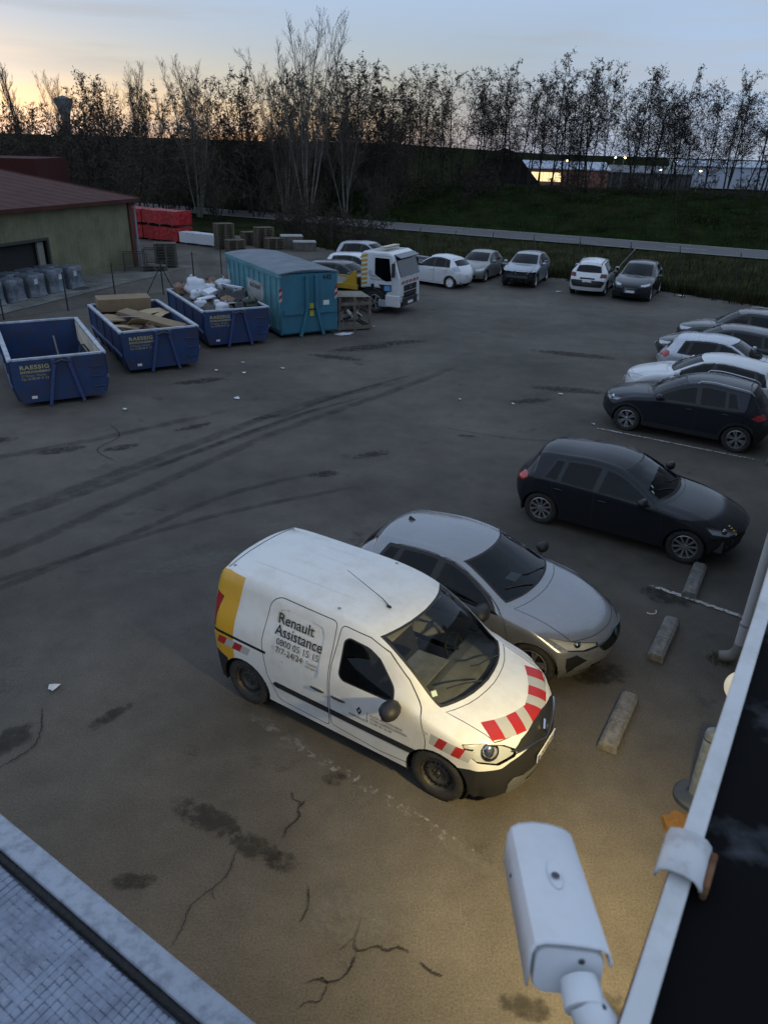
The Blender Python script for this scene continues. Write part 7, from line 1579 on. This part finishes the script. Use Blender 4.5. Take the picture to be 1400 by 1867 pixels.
def stop(p0, p1, l, rot=0.0):
    p0, p1 = Vector((*p0, 0)), Vector((*p1, 0)); d_ = (p1-p0); L_ = d_.length; a = MB(); w, h_ = .24, .125
    P = [(-w/2, 0), (w/2, 0), (w/2*.9, h_*.75), (w/2*.55, h_), (-w/2*.55, h_), (-w/2*.9, h_*.75)]
    a.prism(P, -L_/2, L_/2, Matrix(((0, 0, 1, 0), (1, 0, 0, 0), (0, 1, 0, 0), (0, 0, 0, 1)))); c = (p0+p1)/2; props(a.build('wheel_stop', STOPM, loc=(c.x, c.y, .0), rz=math.atan2(d_.y, d_.x), bevel=.012), l, 'wheel stop', 'concrete wheel stops')
stop((4.93, 9.86), (5.47, 10.82), 'concrete wheel stop next to the black hatchback front wheel'); stop((3.85, 8.21), (4.42, 9.16), 'concrete wheel stop in front of the silver hatchback'); stop((2.72, 6.46), (3.27, 7.40), 'concrete wheel stop ahead of the van, nearest the camera'); stop((8.9, 15.6), (9.5, 16.5), 'concrete wheel stop behind the dark crossover at the right edge')
# ------------------------------------------------------------------ our own building: facade, capping, roof foil, camera, lamps
WALLM = mat('rendered facade', (.30, .29, .27), .9, var=.15, vscale=1.5)
a = MB(); P = [DE(.16, -6), DE(.16, 45), DE(9, 45), DE(9, -6)]; n = 4
a.add([(p.x, p.y, 0) for p in P]+[(p.x, p.y, 5.44) for p in P], [(0, 1, 5, 4), (1, 2, 6, 5), (2, 3, 7, 6), (3, 0, 4, 7)]); bld = thing('office_building', 'own building whose dark roof edge with a white bar cuts the right side', 'building', (0, 0, 0)); a.build('facade', WALLM, bld)
TARM = bpy.data.materials.new('flaking black roof coat'); TARM.use_nodes = True
def tar():
    nt = TARM.node_tree; N = nt.nodes; L = nt.links; b = N['Principled BSDF']; tc = N.new('ShaderNodeTexCoord'); n = N.new('ShaderNodeTexNoise'); n.inputs['Scale'].default_value = 5.2; n.inputs['Detail'].default_value = 7; n.inputs['Roughness'].default_value = .55
    n2 = N.new('ShaderNodeTexNoise'); n2.inputs['Scale'].default_value = 40; n2.inputs['Detail'].default_value = 4
    ad = N.new('ShaderNodeMath'); ad.operation = 'MULTIPLY_ADD'; ad.inputs[1].default_value = .22; L.new(tc.outputs['Object'], n.inputs[0]); L.new(tc.outputs['Object'], n2.inputs[0]); L.new(n2.outputs['Fac'], ad.inputs[0]); L.new(n.outputs['Fac'], ad.inputs[2])
    r = N.new('ShaderNodeValToRGB'); r.color_ramp.elements[0].position = .66; r.color_ramp.elements[1].position = .80; r.color_ramp.elements[0].color = (.0035, .003, .0035, 1); r.color_ramp.elements[1].color = (.055, .058, .064, 1); L.new(ad.outputs[0], r.inputs['Fac']); L.new(r.outputs['Color'], b.inputs['Base Color']); b.inputs['Roughness'].default_value = .85; b.inputs['Specular IOR Level'].default_value = .12
tar()
BZ = 5.6
a = MB(); P = [DE(.006, -1), DE(-.06, 12), DE(6, 12), DE(6, -1)]; a.add([(p.x, p.y, BZ-.021) for p in P], [(0, 1, 2, 3)]); a.build('roof_coat', TARM, bld)
a = MB(); P = [DE(.006, -1), DE(-.06, 12)]; a.add([(p.x, p.y, BZ-.022) for p in P]+[(p.x, p.y, BZ-.2) for p in P], [(0, 1, 3, 2)]); a.build('fascia', BLACK, bld)
BARW = mat('white painted bar', (.64, .64, .63), .45, var=.06, vscale=6, dirt=(.30, .27, .23), dscale=9, damt=.4); RUST = mat('rust', (.16, .065, .022), .9, var=.5, vscale=18, bump=.6, bscale=40, dirt=(.3, .2, .12), dscale=20, damt=.5)
def obox(name, m, d0, d1, e0, e1, z0, z1, parent=None, sl0=0.0, bev=.003):
    """box in facade axes; sl0 swings the far end sideways"""
    a = MB(); vs_ = []
    for z in (z0, z1):
        for d_, e_ in ((d0, e0), (d1, e0), (d1+sl0, e1), (d0+sl0, e1)): vs_.append(DE(d_, e_, z))
    a.add(vs_, [(0, 3, 2, 1), (4, 5, 6, 7), (0, 1, 5, 4), (1, 2, 6, 5), (2, 3, 7, 6), (3, 0, 4, 7)]); return a.build(name, m, parent, bevel=bev)
rail = thing('roof_edge_rail', 'white painted metal bar running along the dark roof edge at right', 'rail', (0, 0, 0))
obox('bar', BARW, -.006, .019, -1, 12, BZ-.02, BZ, rail, -.07); obox('lower_flange', BARW, -.010, -.005, .70, 12, BZ-.05, BZ-.016, rail, -.16)
obox('rusty_strip', RUST, -.016, -.010, -1, .70, BZ-.03, BZ-.010, rail)
a = MB(); vs_ = []; P = [(-.031, -.012), (-.028, .003), (-.018, .009), (.0, .012), (.014, .009), (.021, .002), (.023, -.004)]; e0_, e1_ = .662, .728
for e_ in (e0_, e1_):
    for d_, z in P: vs_.append(DE(d_+(e_-e0_)*-.02, e_, BZ+z+.003))
m_ = len(P); a.add(vs_, [(i, i+1, m_+i+1, m_+i) for i in range(m_-1)]); br = a.build('bracket', mat('chipped white bracket', (.60, .60, .60), .5, dirt=(.22, .10, .04), dscale=22, damt=.5), rail, smooth=50)
so = br.modifiers.new('thick', 'SOLIDIFY'); so.thickness = .004; so.offset = -1
obox('rusty_end', RUST, .021, .029, .668, .722, BZ-.02, BZ+.006, rail)
# lower roof with embossed foil and white capping, bottom left
RZ = 5.0; roof = thing('lower_roof', 'lower roof with embossed silver foil and white metal capping at bottom left', 'roof', (0, 0, 0))
CAPM = mat('white metal capping', (.36, .39, .45), .4, var=.05, vscale=3, dirt=(.04, .04, .05), dscale=30, damt=.5)
def capbox(name, m, e0, e1, z0, z1, d0=-3.0, d1=.0):
    a = MB(); vs_ = []
    for z in (z0, z1):
        for d_, e_ in ((d0, e0+.037), (d1, e0), (d1, e1), (d0, e1+.037)): vs_.append(DE(d_, e_, z))
    a.add(vs_, [(0, 3, 2, 1), (4, 5, 6, 7), (0, 1, 5, 4), (1, 2, 6, 5), (2, 3, 7, 6), (3, 0, 4, 7)]); return a.build(name, m, roof, bevel=.006)
capbox('capping', CAPM, .443, .495, RZ-.06, RZ); capbox('sealant', mat('black sealant', (.008, .008, .009), .7, bump=.6, bscale=60), .428, .443, RZ-.05, RZ-.006); capbox('outer_wall', WALLM, .40, .487, 0, RZ-.07, d1=.15)
# foil: real embossed cells
a = MB(); cell = .0155; e_hi = .427; ne, nd = 46, 78; rf = random.Random(2)
def foil_z(d_, e_): return .0012*math.sin(d_*31+e_*17)+.0016*math.sin(e_*23-d_*13)
for i in range(nd):
    for j in range(ne):
        d0 = -1.32+i*cell; e0 = e_hi-.004-(j+1)*cell-(d0+.0)*.0123; k = .72 if (j != 9 and i % 27 != 0) else .96; s_ = cell*k/2; c_d, c_e = d0+cell/2+((j % 2)*cell*.0), e0+cell/2; h_ = .0034*rf.uniform(.4, 1.5) if rf.random() > .06 else .0008
        z = RZ-.016+foil_z(c_d, c_e); tlt = rf.uniform(-.0008, .0008)
        o = [DE(c_d+dx*cell/2, c_e+dy*cell/2, z) for dx, dy in ((-1, -1), (1, -1), (1, 1), (-1, 1))]; q = [DE(c_d+dx*s_*.62, c_e+dy*s_*.86, z+h_+dx*tlt) for dx, dy in ((-1, -1), (1, -1), (1, 1), (-1, 1))]
        a.add(o+q, [(4, 5, 6, 7), (0, 1, 5, 4), (1, 2, 6, 5), (2, 3, 7, 6), (3, 0, 4, 7)])
fo_ = a.build('embossed_foil', mat('aluminium foil', (.27, .30, .37), .36, .85, var=.2, vscale=14, dirt=(.10, .11, .15), dscale=20, damt=.6), roof, smooth='all'); fo_['kind'] = 'stuff'
capbox('roof_board', mat('foil flat', (.40, .44, .52), .4, .7, dirt=(.1, .1, .12), dscale=14, damt=.5), -.6, .4285, RZ-.08, RZ-.0195, d1=.1)
# security camera
CW = mat('white camera casing', (.72, .73, .75), .35, dirt=(.45, .44, .40), dscale=25, damt=.18); ax = Vector((.046, .957, -.285)).normalized(); rt_ = ax.cross(Vector((0, 0, 1))).normalized(); upv = rt_.cross(ax).normalized(); rollm = .05; rt_, upv = (rt_*math.cos(rollm)-upv*math.sin(rollm)), (upv*math.cos(rollm)+rt_*math.sin(rollm))
top_back = Vector((.207, .471, 5.617)); Wc, Hc, Lc = .080, .060, .180
t = thing('security_camera', 'white box security camera on a jointed arm by the roof edge', 'security camera', top_back)
def CP(x, y, z): return rt_*x+ax*y+upv*z          # local: across, along, up (0 at the top back)
def rbox(a, x0, x1, y0, y1, z0, z1, r, tf=1.0):
    """long box with rounded long edges"""
    n = 4; prof = []
    for cx, cz, a0 in ((x1-r, z1-r, 0), (x0+r, z1-r, math.pi/2), (x0+r, z0+r, math.pi), (x1-r, z0+r, 1.5*math.pi)):
        for k in range(n+1): q = a0+math.pi/2*k/n; prof.append((cx+r*math.cos(q), cz+r*math.sin(q)))
    m = len(prof); vs_ = []; xm, zm = (x0+x1)/2, (z0+z1)/2
    for y, s_ in ((y0, .965), (y0+.003, 1.0), (y1-.004, tf), (y1, tf*.96)):
        for x, z in prof: vs_.append(CP(xm+(x-xm)*s_, y, zm+(z-zm)*s_))
    a.add(vs_, [(i*m+j, i*m+(j+1) % m, (i+1)*m+(j+1) % m, (i+1)*m+j) for i in range(3) for j in range(m)]+[tuple(range(m-1, -1, -1)), tuple(range(3*m, 4*m))])
a = MB(); rbox(a, -Wc/2+.004, Wc/2-.004, .0, Lc, -Hc, -.006, .014); a.build('housing', CW, t, smooth=35)
# hood: an open shell over the housing, reaching back a little
a = MB(); prof = [(-Wc/2, -Hc*.86), (-Wc/2, -.012), (-Wc/2+.0035, -.0035), (-Wc/2+.012, 0), (-.01, .0012), (.01, .0012), (Wc/2-.012, 0), (Wc/2-.0035, -.0035), (Wc/2, -.012), (Wc/2, -Hc*.30)]; vs_ = []; ysn = (-.004, .002, .10, Lc+.012, Lc+.020)
for y in ysn:
    for x, z in prof: vs_.append(CP(x, y+(.010*(1-(x/(Wc/2))**2) if y > Lc else 0), z+(-.002 if y > Lc+.015 else 0)))
m_ = len(prof); a.add(vs_, [(i*m_+j, i*m_+j+1, (i+1)*m_+j+1, (i+1)*m_+j) for i in range(len(ysn)-1) for j in range(m_-1)]); o = a.build('hood', CW, t, smooth=35); so = o.modifiers.new('thick', 'SOLIDIFY'); so.thickness = .0025; so.offset = 1
a = MB(); pts = []
for k in range(16): q = 2*math.pi*k/16; pts.append((.009*math.cos(q), .104+.026*math.sin(q)*(1 if abs(math.sin(q)) > .3 else 1)))
n = len(pts); vs_ = [CP(x, y, .0048) for x, y in pts]+[CP(x*.75, y*.9+.0104, .0032) for x, y in pts]; a.add(vs_, [(i, (i+1) % n, n+(i+1) % n, n+i) for i in range(n)]+[tuple(range(n, 2*n))]); a.build('screw_slot', CW, t, smooth=30)
def disc(name, x, y, z, r, nrm, m, par=t):
    a = MB(); q = nrm.to_track_quat('Z', 'Y').to_matrix(); c = CP(x, y, z); vs_ = [c+q@Vector((r*math.cos(k), r*math.sin(k), 0)) for k in np.linspace(0, 2*math.pi, 13)[:-1]]+[c+q@Vector((r*.6*math.cos(k), r*.6*math.sin(k), r*.35)) for k in np.linspace(0, 2*math.pi, 13)[:-1]]; a.add(vs_, [(i, (i+1) % 12, 12+(i+1) % 12, 12+i) for i in range(12)]+[tuple(range(12, 24))]); a.build(name, m, par, smooth=30)
SCREW = mat('dark screw', (.10, .10, .12), .35, .8)
disc('screw', 0, .100, .0062, .0052, upv, SCREW); disc('screw', .012, -.001, -.018, .0035, -ax, SCREW); disc('screw', -Wc/2-.003, .14, -.03, .003, -rt_, SCREW)
# jointed arm down to the wall bracket
j0 = CP(.010, -.006, -.034); j1 = CP(.013, -.030, -.046); j2 = CP(.040, -.046, -.070); j3 = CP(.085, -.050, -.085)
a = MB(); a.tube([j0, j0.lerp(j1, .5), j1], [.019, .021, .021], 14); a.build('swivel_joint', CW, t, smooth=40)
a = MB(); a.tube([j1+CP(0, .006, .004), j1.lerp(j2, .5), j2], [.018, .022, .023], 14); ar = a.build('arm', CW, t, smooth=40); a = MB(); a.ellipsoid(j2, (.024, .024, .024), 12, 8); a.build('elbow', CW, t, smooth='all')
a = MB(); a.tube([j2, j3, j3+CP(.03, -.03, -.02)], [.021, .023, .023], 14); a.build('wall_mount', CW, t, smooth=40); pj = j1.lerp(j2, .45); 
a = MB(); a.ellipsoid(pj+upv*.0215+CP(.002, 0, 0), (.004, .004, .003), 8, 5); a.build('screw', SCREW, t, smooth=True)
# downpipe with elbow, bollard, globe lamp, floodlight
PIPE = mat('grey white pipe', (.50, .50, .50), .5, var=.1, vscale=3, dirt=(.3, .26, .22), dscale=6, damt=.3)
t = thing('downpipe', 'pale grey downpipe with an elbow at the foot of the facade', 'pipe', (0, 0, 0)); b0 = Vector((4.98, 8.23, 0))
a = MB(); a.tube([b0+Vector((0, 0, .30)), b0+Vector((0, 0, .62))], .068, 16); a.build('lower_length', PIPE, t, smooth=True); a = MB(); a.tube([b0+Vector((0, 0, .60)), b0+Vector((0, 0, 5.5))], .062, 16); a.build('upper_length', PIPE, t, smooth=True); a = MB(); a.lathe([(.062, -.02), (.076, -.015), (.076, .015), (.062, .02)], 16, c=b0+Vector((0, 0, .66))); a.build('collar', mat('clip', (.25, .26, .28), .5), t, smooth=True)
dd = -HD*.8-HE*.1; a = MB(); a.tube([b0+Vector((0, 0, .34)), b0+Vector((0, 0, .22)), b0+dd*.05+Vector((0, 0, .12)), b0+dd*.16+Vector((0, 0, .075)), b0+dd*.26+Vector((0, 0, .06))], [.070, .078, .085, .082, .07], 16); a.build('elbow', mat('dull grey elbow', (.22, .215, .20), .7, var=.2, dirt=(.1, .1, .08), damt=.4), t, smooth=True)
v = []; f = []
for k in range(150):
    q = rf.uniform(0, 6.3); r_ = rf.uniform(.02, .17); bx, by = b0.x-.20+r_*math.cos(q), b0.y+.06+r_*math.sin(q); a_ = rf.uniform(0, 6.3); h_ = rf.uniform(.03, .1); i = len(v); v += [(bx-.004, by, 0), (bx+.004, by, 0), (bx+.04*math.cos(a_), by+.04*math.sin(a_), h_)]; f.append((i, i+1, i+2))
me = bpy.data.meshes.new('pipe_weeds'); me.from_pydata(v, [], f); me.materials.append(mat('weed', (.05, .075, .025), .9)); o = bpy.data.objects.new('pipe_weeds', me); COL.objects.link(o); props(o, 'small green weeds growing at the downpipe foot', 'weeds', kind='stuff')
BOLM = mat('grey blue bollard', (.17, .20, .23), .55, var=.3, vscale=7, dirt=(.08, .07, .06), dscale=8, damt=.5); t = thing('bollard', 'grey steel bollard on a round rubber base below the roof edge', 'bollard', (3.52, 5.80, 0))
a = MB(); a.lathe([(0, .0), (.225, .0), (.225, .05), (.20, .075), (.10, .085), (.085, .11)], 28); a.build('base', mat('dark blue grey base', (.045, .055, .075), .7, var=.3), t, smooth=35); a = MB(); a.lathe([(.078, .08), (.078, .86), (.074, .87)], 24); a.build('post', BOLM, t, smooth=35); a = MB(); a.lathe([(.079, .87), (.079, .885)], 24); a.build('band', GAP, t, smooth=True); a = MB(); a.lathe([(.078, .885), (.079, .93), (.07, .975), (.045, 1.0), (0, 1.008)], 24); a.build('cap', BOLM, t, smooth=40)
a = MB(); n = 12; vs_ = [(0, 0, .09)]
for i in range(n): q = 2*math.pi*i/n; r_ = .17*rf.uniform(.8, 1.15); vs_.append((r_*math.cos(q), r_*math.sin(q)*.8, .04+rf.uniform(0, .03)))
vs_ += [(x*1.1, y*1.1, 0) for x, y, z in vs_[1:]]; a.add(vs_, [(0, 1+i, 1+(i+1) % n) for i in range(n)]+[(1+i, 1+n+i, 1+n+(i+1) % n, 1+(i+1) % n) for i in range(n)]); props(a.build('orange_lump', mat('orange foam', (.17, .085, .022), .9, var=.3, vscale=9, bump=.5, bscale=20), loc=(3.22, 5.44, 0), smooth=45), 'orange-brown lump on the ground under the roof edge', 'lump')
t = thing('globe_lamp', 'cream glass globe lamp peeping out beside the white bar', 'lamp', DE(-.005, 4.80, 3.0)); GLOBE = mat('opal glass', (.72, .66, .50), .35, emit=(1.0, .86, .58), estr=.25)
a = MB(); a.ellipsoid((0, 0, 0), (.115, .115, .115), 24, 16); a.build('globe', GLOBE, t, smooth='all'); a = MB(); a.lathe([(.04, -.16), (.05, -.12), (.045, -.10)], 14); a.tube([(0, 0, -.15), HD*.14+Vector((0, 0, -.17))], .015, 8); a.build('lamp_holder', BLACK, t, smooth=True)
# floodlight under the roof edge: the lit lamp whose pool lies on the asphalt
t = thing('wall_floodlight', 'lit floodlight on the facade below the white bar', 'lamp', DE(.06, 4.25, 3.05))
a = MB(); a.box(HD*-.02, (.10, .22, .12), rz=ANG_D); a.build('lamp_case', BLACK, t, bevel=.01); a = MB(); a.box(HD*-.02+Vector((0, 0, -.063)), (.085, .19, .008), rz=ANG_D); a.build('lamp_glass', mat('floodlight glass', (1, .8, .5), .4, emit=(1.0, .70, .34), estr=18), t)
ld = bpy.data.lights.new('floodlight', 'SPOT'); ld.energy = 680; ld.color = (1.0, .79, .38); ld.spot_size = R(150); ld.spot_blend = .9; ld.shadow_soft_size = .08
lo = bpy.data.objects.new('floodlight', ld); COL.objects.link(lo); lo.parent = t; lo.location = HD*-.02+Vector((0, 0, -.09)); lo.rotation_euler = (HD*.50+HE*.06+Vector((0, 0, .85))).to_track_quat('Z', 'Y').to_euler()
